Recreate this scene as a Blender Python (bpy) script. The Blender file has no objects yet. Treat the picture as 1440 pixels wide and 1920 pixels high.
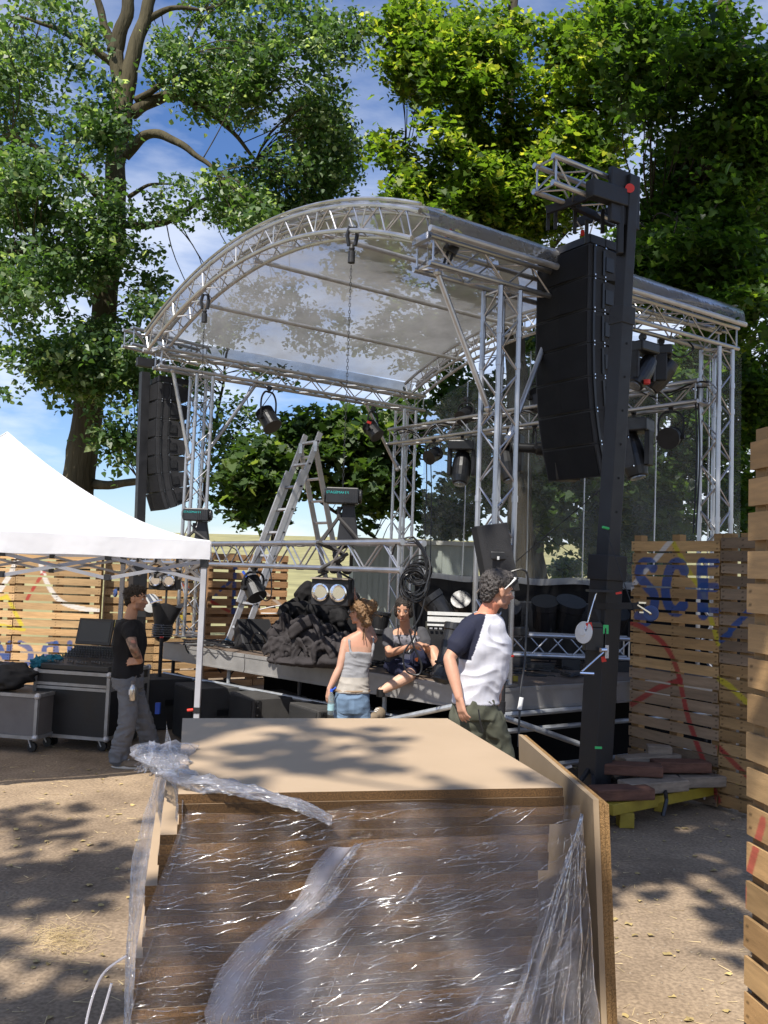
import bpy, bmesh, math, random
import numpy as np
from mathutils import Vector, Matrix, Euler, noise
random.seed(7)
C = bpy.context.scene
COL = C.collection
PI = math.pi
R_ = math.radians

# ---------------- camera ----------------
FPX, CH, PIT, ROL = 1650.0, 2.0, R_(3.9), R_(2.1)
cam = bpy.data.cameras.new('camera'); camo = bpy.data.objects.new('camera', cam); COL.objects.link(camo)
cam.sensor_fit = 'VERTICAL'; cam.sensor_height = 24; cam.lens = 24 * FPX / 1920
cam.clip_start = 0.05; cam.clip_end = 5000
_f = Vector((0, math.cos(PIT), math.sin(PIT))); _R = Vector((1, 0, 0)); _U = Vector((0, -math.sin(PIT), math.cos(PIT)))
_R2 = _R * math.cos(ROL) + _U * math.sin(ROL); _U2 = -_R * math.sin(ROL) + _U * math.cos(ROL)
M = Matrix((_R2, _U2, -_f)).transposed().to_4x4(); M.translation = Vector((0, 0, CH))
camo.matrix_world = M
C.camera = camo

# ---------------- sun, sky, exposure ----------------
SH = Vector((0.30, 0.66, -1.0))               # where a shadow falls per metre of height
SUND = (-SH).normalized()
SUN_STRENGTH, SKY_STRENGTH, EXPOSURE = 5.0, 0.085, 0.60
elev = math.asin(SUND.z); azi = math.atan2(SUND.x, SUND.y)
sl = bpy.data.lights.new('sun', 'SUN'); sl.energy = SUN_STRENGTH; sl.angle = R_(0.6); sl.color = (1.0, 0.945, 0.86)
so = bpy.data.objects.new('sun', sl); COL.objects.link(so)
so.rotation_euler = SUND.to_track_quat('Z', 'Y').to_euler()
w = bpy.data.worlds.new('World'); C.world = w; w.use_nodes = True
nt = w.node_tree; nt.nodes.clear()
N = nt.nodes.new; L = nt.links.new
wo = N('ShaderNodeOutputWorld'); bg = N('ShaderNodeBackground'); sky = N('ShaderNodeTexSky')
sky.sky_type = 'NISHITA'; sky.sun_disc = False; sky.sun_elevation = elev; sky.sun_rotation = azi % (2 * PI)
sky.altitude = 50; sky.air_density = 1.0; sky.dust_density = 0.6; sky.ozone_density = 1.5
tc = N('ShaderNodeTexCoord'); mp = N('ShaderNodeMapping'); mp.inputs['Scale'].default_value = (1.6, 1.6, 5.0); mp.inputs['Location'].default_value = (3.1, 0.4, 1.7)
nz = N('ShaderNodeTexNoise'); nz.inputs['Scale'].default_value = 1.9; nz.inputs['Detail'].default_value = 7; nz.inputs['Roughness'].default_value = 0.55
cr = N('ShaderNodeValToRGB'); cr.color_ramp.elements[0].position = 0.43; cr.color_ramp.elements[1].position = 0.60
sx = N('ShaderNodeSeparateXYZ'); mr = N('ShaderNodeMapRange'); mr.inputs[1].default_value = 0.02; mr.inputs[2].default_value = 0.62; mr.inputs[3].default_value = .9; mr.inputs[4].default_value = 0.2
mu = N('ShaderNodeMath'); mu.operation = 'MULTIPLY'
mx = N('ShaderNodeMix'); mx.data_type = 'RGBA'; mx.inputs[7].default_value = (9.4, 9.7, 10.2, 1)
L(tc.outputs['Generated'], mp.inputs[0]); L(mp.outputs[0], nz.inputs[0]); L(nz.outputs[0], cr.inputs[0])
L(tc.outputs['Generated'], sx.inputs[0]); L(sx.outputs[2], mr.inputs[0]); L(mr.outputs[0], mu.inputs[0]); L(cr.outputs[0], mu.inputs[1])
L(mu.outputs[0], mx.inputs[0]); hs = N('ShaderNodeHueSaturation'); hs.inputs['Saturation'].default_value = 1.15; hs.inputs['Value'].default_value = 1.15; L(sky.outputs[0], hs.inputs['Color']); tm = N('ShaderNodeMix'); tm.data_type = 'RGBA'; tm.blend_type = 'MULTIPLY'; tm.inputs[0].default_value = 1; tm.inputs[7].default_value = (.90, .95, 1.14, 1); L(hs.outputs[0], tm.inputs[6]); L(tm.outputs[2], mx.inputs[6]); L(mx.outputs[2], bg.inputs[0])
bg.inputs[1].default_value = SKY_STRENGTH; L(bg.outputs[0], wo.inputs[0])
C.view_settings.view_transform = 'Standard'; C.view_settings.look = 'None'; C.view_settings.exposure = EXPOSURE; C.view_settings.gamma = 1.0
C.cycles.max_bounces = 6; C.cycles.transparent_max_bounces = 12; C.cycles.diffuse_bounces = 3; C.cycles.glossy_bounces = 3; C.cycles.transmission_bounces = 4
C.cycles.caustics_reflective = False; C.cycles.caustics_refractive = False; C.cycles.sample_clamp_indirect = 4.0

# ---------------- measuring ----------------
def ray(x, y): return _f * FPX + _R2 * (x - 720) - _U2 * (y - 960)
def az(x, y, z):
    d = ray(x, y); return Vector((0, 0, CH)) + d * ((z - CH) / d.z)
def ay(x, y, Y):
    d = ray(x, y); return Vector((0, 0, CH)) + d * (Y / d.y)

# ---------------- objects ----------------
def tag(o, label=None, cat=None, group=None, kind=None):
    if label: o['label'] = label
    if cat: o['category'] = cat
    if group: o['group'] = group
    if kind: o['kind'] = kind
    return o
def thing(name, label, cat, loc=(0, 0, 0), group=None, rz=0):
    o = bpy.data.objects.new(name, None); COL.objects.link(o); o.location = loc; o.rotation_euler = (0, 0, rz)
    o.empty_display_size = 0.1
    return tag(o, label, cat, group)
def wl(o):
    v = Vector((0, 0, 0))
    while o is not None: v += o.location; o = o.parent
    return v
def copy_tree(o, parent=None):
    c = o.copy(); COL.objects.link(c); c.parent = parent
    for k in list(o.children): copy_tree(k, c)
    return c
def place(o, loc, rot=(0, 0, 0), sc=1.0, label=None, group=None):
    o.location = loc; o.rotation_euler = rot if not hasattr(rot, 'to_euler') else rot.to_euler(); o.scale = (sc, sc, sc)
    if label: o['label'] = label
    if group: o['group'] = group
    return o

class MB:
    def __init__(s): s.v = []; s.f = []
    def add(s, vs, fs):
        b = len(s.v); s.v += [tuple(p) for p in vs]; s.f += [tuple(b + i for i in f) for f in fs]; return s
    def box(s, c, sz, R=None, taper=1.0):
        c = Vector(c); x, y, z = sz[0] / 2, sz[1] / 2, sz[2] / 2
        P = [Vector((a * x * (taper if d > 0 else 1), b * y * (taper if d > 0 else 1), d * z)) for d in (-1, 1) for a, b in ((-1, -1), (1, -1), (1, 1), (-1, 1))]
        if R is not None: P = [R @ p for p in P]
        return s.add([c + p for p in P], [(0, 3, 2, 1), (4, 5, 6, 7), (0, 1, 5, 4), (1, 2, 6, 5), (2, 3, 7, 6), (3, 0, 4, 7)])
    def bar(s, p, q, w_, h, up=(0, 0, 1)):
        p = Vector(p); q = Vector(q); d = (q - p); l = d.length; d.normalize(); u = Vector(up)
        if abs(d.dot(u)) > 0.98: u = Vector((0, 1, 0))
        sd = d.cross(u).normalized(); u = sd.cross(d)
        return s.box((p + q) / 2, (w_, l, h), Matrix((sd, d, u)).transposed())
    def tube(s, p, q, r, r2=None, n=8, caps=True):
        return s.path([p, q], [r, r if r2 is None else r2], n, caps)
    def path(s, pts, r, n=6, caps=True, closed=False):
        pts = [Vector(p) for p in pts]; m = len(pts); rr = r if isinstance(r, (list, tuple)) else [r] * m
        up = None; rings = []
        for i, p in enumerate(pts):
            if closed: d = pts[(i + 1) % m] - pts[i - 1]
            else: d = pts[min(i + 1, m - 1)] - pts[max(i - 1, 0)]
            if d.length < 1e-9: d = Vector((0, 0, 1))
            d.normalize()
            if up is None:
                up = Vector((0, 0, 1)) if abs(d.z) < 0.9 else Vector((1, 0, 0))
            a = d.cross(up)
            if a.length < 1e-4: a = d.orthogonal()
            a.normalize(); b = a.cross(d).normalized(); up = b
            rings.append([p + (a * math.cos(2 * PI * k / n) + b * math.sin(2 * PI * k / n)) * rr[i] for k in range(n)])
        vs = [v for rg in rings for v in rg]; fs = []
        for i in range(m if closed else m - 1):
            j = (i + 1) % m
            for k in range(n): k2 = (k + 1) % n; fs.append((i * n + k, i * n + k2, j * n + k2, j * n + k))
        if caps and not closed: fs.append(tuple(range(n - 1, -1, -1))); fs.append(tuple((m - 1) * n + k for k in range(n)))
        return s.add(vs, fs)
    def ell(s, c, rad, R=None, nu=16, nv=10):
        c = Vector(c); vs = []; fs = []
        for j in range(nv + 1):
            th = PI * j / nv
            for i in range(nu):
                ph = 2 * PI * i / nu
                p = Vector((rad[0] * math.sin(th) * math.cos(ph), rad[1] * math.sin(th) * math.sin(ph), rad[2] * math.cos(th)))
                vs.append(c + (R @ p if R is not None else p))
        for j in range(nv):
            for i in range(nu):
                a = j * nu + i; b = j * nu + (i + 1) % nu
                if j == 0: fs.append((a, a + nu, b + nu))
                elif j == nv - 1: fs.append((a, a + nu, b))
                else: fs.append((a, a + nu, b + nu, b))
        return s.add(vs, fs)
    def prism(s, poly, o, ex, ey, t):
        o = Vector(o); ex = Vector(ex); ey = Vector(ey); n = ex.cross(ey).normalized() * t; m = len(poly)
        vs = [o + ex * a + ey * b for a, b in poly] + [o + ex * a + ey * b + n for a, b in poly]
        return s.add(vs, [tuple(range(m - 1, -1, -1)), tuple(range(m, 2 * m))] + [(i, (i + 1) % m, m + (i + 1) % m, m + i) for i in range(m)])
    def grid(s, fn, nu, nv):
        vs = [fn(i / nu, j / nv) for j in range(nv + 1) for i in range(nu + 1)]
        return s.add(vs, [(j * (nu + 1) + i, j * (nu + 1) + i + 1, (j + 1) * (nu + 1) + i + 1, (j + 1) * (nu + 1) + i) for j in range(nv) for i in range(nu)])
    def lathe(s, prof, c=(0, 0, 0), R=None, n=20):
        c = Vector(c); vs = []; fs = []
        for r, z in prof:
            for k in range(n):
                p = Vector((r * math.cos(2 * PI * k / n), r * math.sin(2 * PI * k / n), z)); vs.append(c + (R @ p if R is not None else p))
        for j in range(len(prof) - 1):
            for k in range(n): k2 = (k + 1) % n; fs.append((j * n + k, j * n + k2, (j + 1) * n + k2, (j + 1) * n + k))
        fs.append(tuple(range(n - 1, -1, -1))); fs.append(tuple((len(prof) - 1) * n + k for k in range(n)))
        return s.add(vs, fs)
    def build(s, name, m, parent=None, smooth=False, bevel=0, weld=False):
        me = bpy.data.meshes.new(name); off = wl(parent) if parent is not None else Vector((0, 0, 0))
        me.from_pydata([(a - off.x, b - off.y, c - off.z) for a, b, c in s.v], [], s.f)
        if smooth:
            me.polygons.foreach_set('use_smooth', [True] * len(me.polygons))
        me.materials.append(m); o = bpy.data.objects.new(name, me); COL.objects.link(o)
        if parent is not None: o.parent = parent
        if bevel:
            b = o.modifiers.new('b', 'BEVEL'); b.width = bevel; b.segments = 2; b.limit_method = 'ANGLE'
        return o
def solid(name, mb, m, label, cat, group=None, smooth=False, bevel=0, kind=None):
    c = sum((Vector(p) for p in mb.v), Vector()) / len(mb.v); z = min(p[2] for p in mb.v); c.z = z
    for i, p in enumerate(mb.v): mb.v[i] = (p[0] - c.x, p[1] - c.y, p[2] - c.z)
    o = mb.build(name, m, None, smooth, bevel); o.location = c
    return tag(o, label, cat, group, kind)
def axes(d, up=(0, 0, 1)):
    """matrix whose local Z points along d"""
    z = Vector(d).normalized(); u = Vector(up)
    if abs(z.dot(u)) > 0.99: u = Vector((0, 1, 0))
    x = u.cross(z).normalized(); y = z.cross(x)
    return Matrix((x, y, z)).transposed()
def cr_spline(pts, k=6):
    pts = [Vector(p) for p in pts]; out = []
    for i in range(len(pts) - 1):
        p0 = pts[max(i - 1, 0)]; p1 = pts[i]; p2 = pts[i + 1]; p3 = pts[min(i + 2, len(pts) - 1)]
        for j in range(k):
            t = j / k; out.append(0.5 * ((2 * p1) + (p2 - p0) * t + (2 * p0 - 5 * p1 + 4 * p2 - p3) * t * t + (3 * p1 - p0 - 3 * p2 + p3) * t ** 3))
    out.append(pts[-1]); return out

# ---------------- materials ----------------
def pm(name, col, rough=0.6, metal=0.0, var=0.18, scale=6.0, bump=0.0, bscale=60.0, spec=0.5, stretch=(1, 1, 1), attr=None, sheen=0):
    m = bpy.data.materials.new(name); m.use_nodes = True; t = m.node_tree; b = t.nodes['Principled BSDF']
    b.inputs['Roughness'].default_value = rough; b.inputs['Metallic'].default_value = metal
    b.inputs['Specular IOR Level'].default_value = spec
    tc = t.nodes.new('ShaderNodeTexCoord'); mp = t.nodes.new('ShaderNodeMapping'); mp.inputs['Scale'].default_value = stretch
    nz = t.nodes.new('ShaderNodeTexNoise'); nz.inputs['Scale'].default_value = scale; nz.inputs['Detail'].default_value = 6; nz.inputs['Roughness'].default_value = 0.6
    t.links.new(tc.outputs['Object'], mp.inputs[0]); t.links.new(mp.outputs[0], nz.inputs[0])
    mr = t.nodes.new('ShaderNodeMapRange'); mr.inputs[1].default_value = 0.25; mr.inputs[2].default_value = 0.75; mr.inputs[3].default_value = 1 - var; mr.inputs[4].default_value = 1 + var
    t.links.new(nz.outputs[0], mr.inputs[0])
    vm = t.nodes.new('ShaderNodeVectorMath'); vm.operation = 'SCALE'; vm.inputs[0].default_value = col[:3]
    if attr:
        at = t.nodes.new('ShaderNodeAttribute'); at.attribute_name = attr; t.links.new(at.outputs['Color'], vm.inputs[0])
    t.links.new(mr.outputs[0], vm.inputs['Scale']); t.links.new(vm.outputs[0], b.inputs['Base Color'])
    mr2 = t.nodes.new('ShaderNodeMapRange'); mr2.inputs[1].default_value = 0.3; mr2.inputs[2].default_value = 0.7; mr2.inputs[3].default_value = max(0.03, rough * 0.8); mr2.inputs[4].default_value = min(1, rough * 1.25)
    t.links.new(nz.outputs[0], mr2.inputs[0]); t.links.new(mr2.outputs[0], b.inputs['Roughness'])
    if bump:
        n2 = t.nodes.new('ShaderNodeTexNoise'); n2.inputs['Scale'].default_value = bscale; n2.inputs['Detail'].default_value = 4
        t.links.new(mp.outputs[0], n2.inputs[0]); bp = t.nodes.new('ShaderNodeBump'); bp.inputs['Strength'].default_value = bump; bp.inputs['Distance'].default_value = 0.01
        t.links.new(n2.outputs[0], bp.inputs['Height']); t.links.new(bp.outputs[0], b.inputs['Normal'])
    if sheen: b.inputs['Sheen Weight'].default_value = sheen
    return m
ALU = pm('aluminium', (0.46, 0.46, 0.47), 0.33, 0.85, 0.16, 5, 0.05, 90)
ALUW = pm('worn_aluminium', (0.50, 0.50, 0.51), 0.45, 0.6, 0.2, 6, 0.08, 80)
STEEL = pm('galvanised_steel', (0.42, 0.44, 0.46), 0.45, 0.6, 0.25, 9, 0.05, 60)
BLK = pm('black_powder_coat', (0.016, 0.016, 0.018), 0.5, 0.0, 0.3, 9, 0.1, 120, 0.4)
BLKM = pm('black_plastic', (0.013, 0.013, 0.014), 0.38, 0.0, 0.3, 12, 0.05, 100, 0.5)
CAB = pm('speaker_paint', (0.022, 0.022, 0.024), 0.62, 0, 0.3, 7, 0.35, 160, 0.4)
GRL = pm('speaker_grille', (0.012, 0.012, 0.013), 0.8, 0.0, 0.25, 4, 0.4, 300, 0.2)
CHR = pm('chrome', (0.85, 0.85, 0.86), 0.12, 1.0, 0.05, 8)
WHT = pm('white_plastic', (0.72, 0.72, 0.70), 0.45, 0, 0.05)
RED = pm('red_sticker', (0.65, 0.035, 0.02), 0.5, 0, 0.1)
GRN = pm('green_sticker', (0.05, 0.50, 0.14), 0.5, 0, 0.1)
BLU = pm('blue_plastic', (0.03, 0.10, 0.55), 0.4, 0, 0.1)
YEL = pm('yellow_paint', (0.30, 0.22, 0.02), 0.5, 0, 0.25, 9, 0.1, 60)
TEAL = pm('teal_print', (0.02, 0.34, 0.32), 0.5, 0, 0.05)
LENS = pm('lamp_lens', (0.30, 0.32, 0.34), 0.08, 0.6, 0.25, 30, 0.3, 200)
RUB = pm('rubber_cable', (0.012, 0.012, 0.013), 0.42, 0, 0.2, 20)

# ---------------- trusses ----------------
def truss(mb, p, q, up=(0, 0, 1), w=0.24, cr=0.025, br=0.009, seg=0.29, ladder=True, sides=(0, 1, 2, 3)):
    p = Vector(p); q = Vector(q); d = q - p; Ln = d.length; d.normalize(); up = Vector(up)
    sd = d.cross(up).normalized(); up = sd.cross(d).normalized(); h = w / 2
    cor = [sd * h + up * h, -sd * h + up * h, -sd * h - up * h, sd * h - up * h]
    for c in cor: mb.tube(p + c, q + c, cr, n=10)
    n = max(1, round(Ln / seg))
    for s_ in sides:
        a, b = cor[s_], cor[(s_ + 1) % 4]
        for i in range(n):
            t0 = Ln * (i + 0.04) / n; t1 = Ln * (i + 0.96) / n
            f, g = (a, b) if (i + s_) % 2 == 0 else (b, a)
            mb.tube(p + d * t0 + f, p + d * t1 + g, br, n=6, caps=False)
        if ladder:
            for t in (0.02 * Ln / n + 0.03, Ln - 0.03 - 0.02 * Ln / n): mb.tube(p + d * t + a, p + d * t + b, br * 1.1, n=6, caps=False)
    return mb
# ---------------- ground and field ----------------
def ground_mat():
    m = bpy.data.materials.new('dry_soil'); m.use_nodes = True; t = m.node_tree; b = t.nodes['Principled BSDF']; n = t.nodes.new; l = t.links.new
    b.inputs['Roughness'].default_value = 0.95; b.inputs['Specular IOR Level'].default_value = 0.15
    tc = n('ShaderNodeTexCoord'); a = n('ShaderNodeTexNoise'); a.inputs['Scale'].default_value = 0.8; a.inputs['Detail'].default_value = 8; a.inputs['Roughness'].default_value = 0.65
    c = n('ShaderNodeValToRGB'); c.color_ramp.elements[0].position = 0.32; c.color_ramp.elements[0].color = (0.165, 0.122, 0.085, 1); c.color_ramp.elements[1].position = 0.68; c.color_ramp.elements[1].color = (0.38, 0.288, 0.195, 1)
    f = n('ShaderNodeTexNoise'); f.inputs['Scale'].default_value = 45; f.inputs['Detail'].default_value = 6
    f2 = n('ShaderNodeValToRGB'); f2.color_ramp.elements[0].position = 0.35; f2.color_ramp.elements[0].color = (0.72, 0.71, 0.70, 1); f2.color_ramp.elements[1].position = 0.66; f2.color_ramp.elements[1].color = (1.15, 1.14, 1.12, 1)
    x = n('ShaderNodeMix'); x.data_type = 'RGBA'; x.blend_type = 'MULTIPLY'; x.inputs[0].default_value = 1
    l(tc.outputs['Object'], a.inputs[0]); l(tc.outputs['Object'], f.inputs[0]); l(a.outputs[0], c.inputs[0]); l(f.outputs[0], f2.inputs[0])
    l(c.outputs[0], x.inputs[6]); l(f2.outputs[0], x.inputs[7]); l(x.outputs[2], b.inputs[0])
    bp = n('ShaderNodeBump'); bp.inputs['Strength'].default_value = 0.45; bp.inputs['Distance'].default_value = 0.008; l(f.outputs[0], bp.inputs['Height']); l(bp.outputs[0], b.inputs['Normal'])
    return m
def gz(x, y): return 0.012 * noise.noise(Vector((x * 1.3, y * 1.3, 0))) + 0.01 * noise.noise(Vector((x * 5, y * 5, 3)))
g = MB(); g.grid(lambda u, v: ((u - .5) * 26, -8 + v * 30, gz((u - .5) * 26, -8 + v * 30)), 200, 220)
tag(g.build('ground', ground_mat(), smooth=True), kind='structure')
g = MB(); g.grid(lambda u, v: ((u - .5) * 3000, -1500 + v * 3000, -0.05), 4, 4)
tag(g.build('ground', pm('far_earth', (0.20, 0.17, 0.08), 0.95, 0, 0.2, 0.5)), kind='structure')
def hill(x, y):
    t = max(0.0, min(1.0, (y - 20) / 200)); s = t * t * (3 - 2 * t)
    return 0.004 + s * 9.3 + s * 1.0 * math.sin(x * 0.012 + 0.6) - max(0, y - 240) * 0.02
FIELD = pm('dry_grass_field', (0.27, 0.25, 0.12), 0.95, 0, 0.35, 0.35, 0.5, 3, 0.1)
g = MB(); g.grid(lambda u, v: ((u - .5) * 700, 20.5 + v * v * 330, hill((u - .5) * 700, 20.5 + v * v * 330)), 100, 70)
tag(g.build('field', FIELD, smooth=True), kind='structure')
g = MB(); g.grid(lambda u, v: (1.0 + u * 160, 30 + v * 40, hill(1.0 + u * 160, 30 + v * 40) + 0.03), 60, 30)
tag(g.build('field', pm('ripe_wheat', (0.48, 0.33, 0.14), 0.95, 0, 0.25, 1.5, 0.4, 6, 0.1), smooth=True), kind='structure')

# litter on the soil: straw, dead leaves, pebbles
def litter():
    mb = MB(); rg = random.Random(3)
    for i in range(2600):
        y = 3.2 + 7.5 * rg.random() ** 1.2; x = rg.uniform(-.62, .62) * y
        a = rg.random() * PI; l = rg.uniform(.006, .05); z = gz(x, y) + .004
        d = Vector((math.cos(a), math.sin(a), 0)) * l; s_ = Vector((-d.y, d.x, 0)).normalized() * rg.uniform(.0008, .002)
        mb.add([Vector((x, y, z)) + d + s_, Vector((x, y, z)) + d - s_, Vector((x, y, z + rg.random() * .006)) - d - s_, Vector((x, y, z + rg.random() * .006)) - d + s_], [(0, 1, 2, 3)])
    for i in range(220):
        c = az(120 + rg.gauss(0, 34), 1762 + rg.gauss(0, 16), 0.006); a = rg.random() * PI; l = rg.uniform(.02, .08)
        pts = [c + Vector((math.cos(a + k * .4), math.sin(a + k * .4), 0)) * l * (k - 1) + Vector((0, 0, rg.random() * .02)) for k in range(3)]
        mb.path(pts, .0009, 3)
    return mb
tag(litter().build('straw_litter', pm('straw', (0.55, 0.42, 0.22), 0.8, 0, 0.35, 3)), kind='stuff', label='scattered straw and stalks on the dry soil')
mb = MB(); rg = random.Random(5)
for i in range(700):
    y = 3.2 + 7 * rg.random(); x = rg.uniform(-.6, .6) * y; a = rg.random() * 6.28; s_ = rg.uniform(.008, .034); z = gz(x, y) + .004
    P = []
    for k in range(7):
        r = s_ * (1, .55, .9, .5, .8, .45, .95)[k]; P.append((x + r * math.cos(a + k * .9), y + r * math.sin(a + k * .9), z + rg.random() * .012))
    mb.add(P, [(0, 1, 2, 3, 4, 5, 6)])
tag(mb.build('fallen_leaves', pm('dead_leaf', (0.40, 0.30, 0.12), 0.7, 0, 0.6, 1.2)), kind='stuff', label='dead leaves lying on the soil')
mb = MB()
for i in range(2200):
    y = 3.2 + 7 * rg.random() ** 1.3; x = rg.uniform(-.6, .6) * y; s_ = rg.uniform(.002, .008); z = gz(x, y) + .002
    mb.ell((x, y, z), (s_, s_ * .8, s_ * .5), None, 5, 3)
tag(mb.build('pebbles', pm('pebble', (0.30, 0.25, 0.19), 0.9, 0, 0.5, 3)), kind='stuff', label='small stones and crumbs of soil')

# ---------------- pallet walls ----------------
WOODM = pm('pallet_wood', (0.5, 0.3, 0.1), 0.75, 0, 0.22, 5, 0.25, 60, 0.25, (1, 1, 9), attr='paint')
def dist_poly(px, pz_, pts):
    d = np.full(px.shape, 1e9)
    for (x0, y0), (x1, y1) in zip(pts[:-1], pts[1:]):
        dx, dy = x1 - x0, y1 - y0; l2 = dx * dx + dy * dy + 1e-12
        t = np.clip(((px - x0) * dx + (pz_ - y0) * dy) / l2, 0, 1)
        d = np.minimum(d, np.hypot(px - x0 - t * dx, pz_ - y0 - t * dy))
    return d
def pallet_wall(name, label, A, B, z0, z1, pitch, bh, strokes, base, cols, rear=False, res=0.013, seed=1, group=None, tops=None, grey=None):
    """boards on a vertical plane from A to B; strokes are painted marks given on that plane"""
    rg = random.Random(seed); A = Vector((A[0], A[1], 0)); B = Vector((B[0], B[1], 0)); u = (B - A); W = u.length; u.normalize()
    n = Vector((u.y, -u.x, 0))
    if n.dot(Vector((0, 0, 0)) - A) < 0: n = -n
    root = thing(name, label, 'pallet wall', (A.x, A.y, z0), group)
    def onplane(x, y):
        d = ray(x, y); t = (A - Vector((0, 0, CH))).dot(n) / d.dot(n); P = Vector((0, 0, CH)) + d * t
        return ((P - A).dot(u), P.z)
    st = []
    for s_ in strokes:
        pts = [onplane(x, y) for x, y in s_[0]]
        if len(s_) > 3: pts = [(p.x, p.y) for p in cr_spline([(a, b, 0) for a, b in pts], 8)]
        st.append((pts, s_[1], s_[2]))
    mb = MB(); colr = []
    edges = [0] + list(cols) + [W]
    nrow = int((z1 - z0) / pitch)
    for ci in range(len(edges) - 1):
        a0, a1 = edges[ci] + .004, edges[ci + 1] - .004; sh = 0 if ci == 0 else rg.uniform(-.03, .03)
        ctint = rg.uniform(.85, 1.1)
        for r in range(nrow):
            zb = z0 + r * pitch + sh + rg.uniform(-.006, .006); zt = zb + bh * rg.uniform(.93, 1.04)
            if tops and zt > tops[ci]: continue
            e0, e1 = a0 + rg.uniform(-.008, .008), a1 + rg.uniform(-.008, .008); off = rg.uniform(0, .008); tilt = rg.uniform(-.006, .006)
            nx = max(2, int((e1 - e0) / res)); nzz = max(2, int((zt - zb) / res)); br = rg.uniform(.72, 1.22) * ctint; gy = grey(ci, r / nrow) if grey else 0; hue = rg.uniform(-.03, .03)
            bs = len(mb.v); U, Z = np.meshgrid(np.linspace(e0, e1, nx + 1), np.linspace(zb, zt, nzz + 1))
            Zp = Z + tilt * (U - e0) / (e1 - e0)
            Cc = np.empty(U.shape + (3,)); 
            Cc[...] = np.array([base[0] * br * (1 + hue), base[1] * br, base[2] * br * (1 - hue)]) * (1 - gy) + np.array([.21, .165, .125]) * br * gy
            wz = np.array([[noise.noise(Vector((uu * 1.2 + ci * 9, zz * 14 + r, seed))) for uu in np.linspace(e0, e1, nx + 1)] for zz in (zb, (zb + zt) / 2, zt)]); wz = np.stack([np.interp(np.linspace(0, 2, nzz + 1), [0, 1, 2], wz[:, q_]) for q_ in range(nx + 1)], 1); Cc *= (1 + .35 * wz)[..., None]
            for pts, w_, c in st:
                wgt = np.clip((w_ / 2 - dist_poly(U, Zp, pts)) / .006 + .5, 0, 1)[..., None]
                wear = .80 + .12 * rg.random()
                Cc = Cc * (1 - wgt * wear) + np.array(c) * wgt * wear
            # nail heads
            for k in range(3):
                for dz in (.25, .75):
                    uu = e0 + (.03 if k == 0 else (e1 - e0) * .5 if k == 1 else (e1 - e0) - .03); m_ = np.hypot(U - uu, Z - (zb + (zt - zb) * dz)) < .008
                    Cc[m_] *= .35
            P = A.x + u.x * U + n.x * (off + .022), A.y + u.y * U + n.y * (off + .022)
            vs = np.stack([P[0], P[1], Zp], -1).reshape(-1, 3); mb.v += [tuple(p) for p in vs.tolist()]; colr += [tuple(c) for c in Cc.reshape(-1, 3).tolist()]
            k = nx + 1
            for j in range(nzz):
                for i in range(nx): mb.f.append((bs + j * k + i, bs + j * k + i + 1, bs + (j + 1) * k + i + 1, bs + (j + 1) * k + i))
            # back and rim
            b2 = len(mb.v); co = [(e0, zb), (e1, zb + tilt), (e1, zt + tilt), (e0, zt)]
            for (uu, zz) in co:
                q = A + u * uu + n * off; mb.v.append((q.x, q.y, zz)); colr.append(tuple(x * br * .8 for x in base))
            for (uu, zz) in co:
                q = A + u * uu + n * (off + .0219); mb.v.append((q.x, q.y, zz)); colr.append(tuple(x * br * .8 for x in base))
            mb.f += [(b2, b2 + 3, b2 + 2, b2 + 1)] + [(b2 + i, b2 + (i + 1) % 4, b2 + 4 + (i + 1) % 4, b2 + 4 + i) for i in range(4)]
    o = mb.build('slats', WOODM, root)
    at = o.data.attributes.new('paint', 'FLOAT_COLOR', 'POINT'); at.data.foreach_set('color', [x for c in colr for x in (*c, 1)])
    # blocks, stringers and rear boards
    bk = MB(); colb = []
    for ci in range(len(edges) - 1):
        for uu in (edges[ci] + .05, (edges[ci] + edges[ci + 1]) / 2, edges[ci + 1] - .05):
            top = (tops[ci] if tops else z1)
            bk.bar(A + u * uu - n * .05 + Vector((0, 0, z0 + .01)), A + u * uu - n * .05 + Vector((0, 0, top - .04)), .09, .085, n)
        if rear:
            for r in range(int((z1 - z0) / .22)):
                zb = z0 + .06 + r * .22
                if tops and zb > tops[ci] - .1: break
                bk.bar(A + u * (edges[ci] + .02) - n * .115 + Vector((0, 0, zb)), A + u * (edges[ci + 1] - .02) - n * .115 + Vector((0, 0, zb)), .02, .09, (0, 0, 1))
    o = bk.build('framing', WOODM, root)
    at = o.data.attributes.new('paint', 'FLOAT_COLOR', 'POINT'); at.data.foreach_set('color', [x for c in bk.v for x in (base[0] * .7, base[1] * .7, base[2] * .7, 1)])
    return root
PW, PR, PY, PB = (0.60, 0.57, 0.52), (0.34, 0.035, 0.03), (0.52, 0.42, 0.03), (0.018, 0.065, 0.22)
WD = (0.47, 0.30, 0.145)
def circ(cx, cy, rx, ry, a0, a1, n=12): return [(cx + rx * math.cos(R_(a0 + (a1 - a0) * i / n)), cy - ry * math.sin(R_(a0 + (a1 - a0) * i / n))) for i in range(n + 1)]
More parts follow.
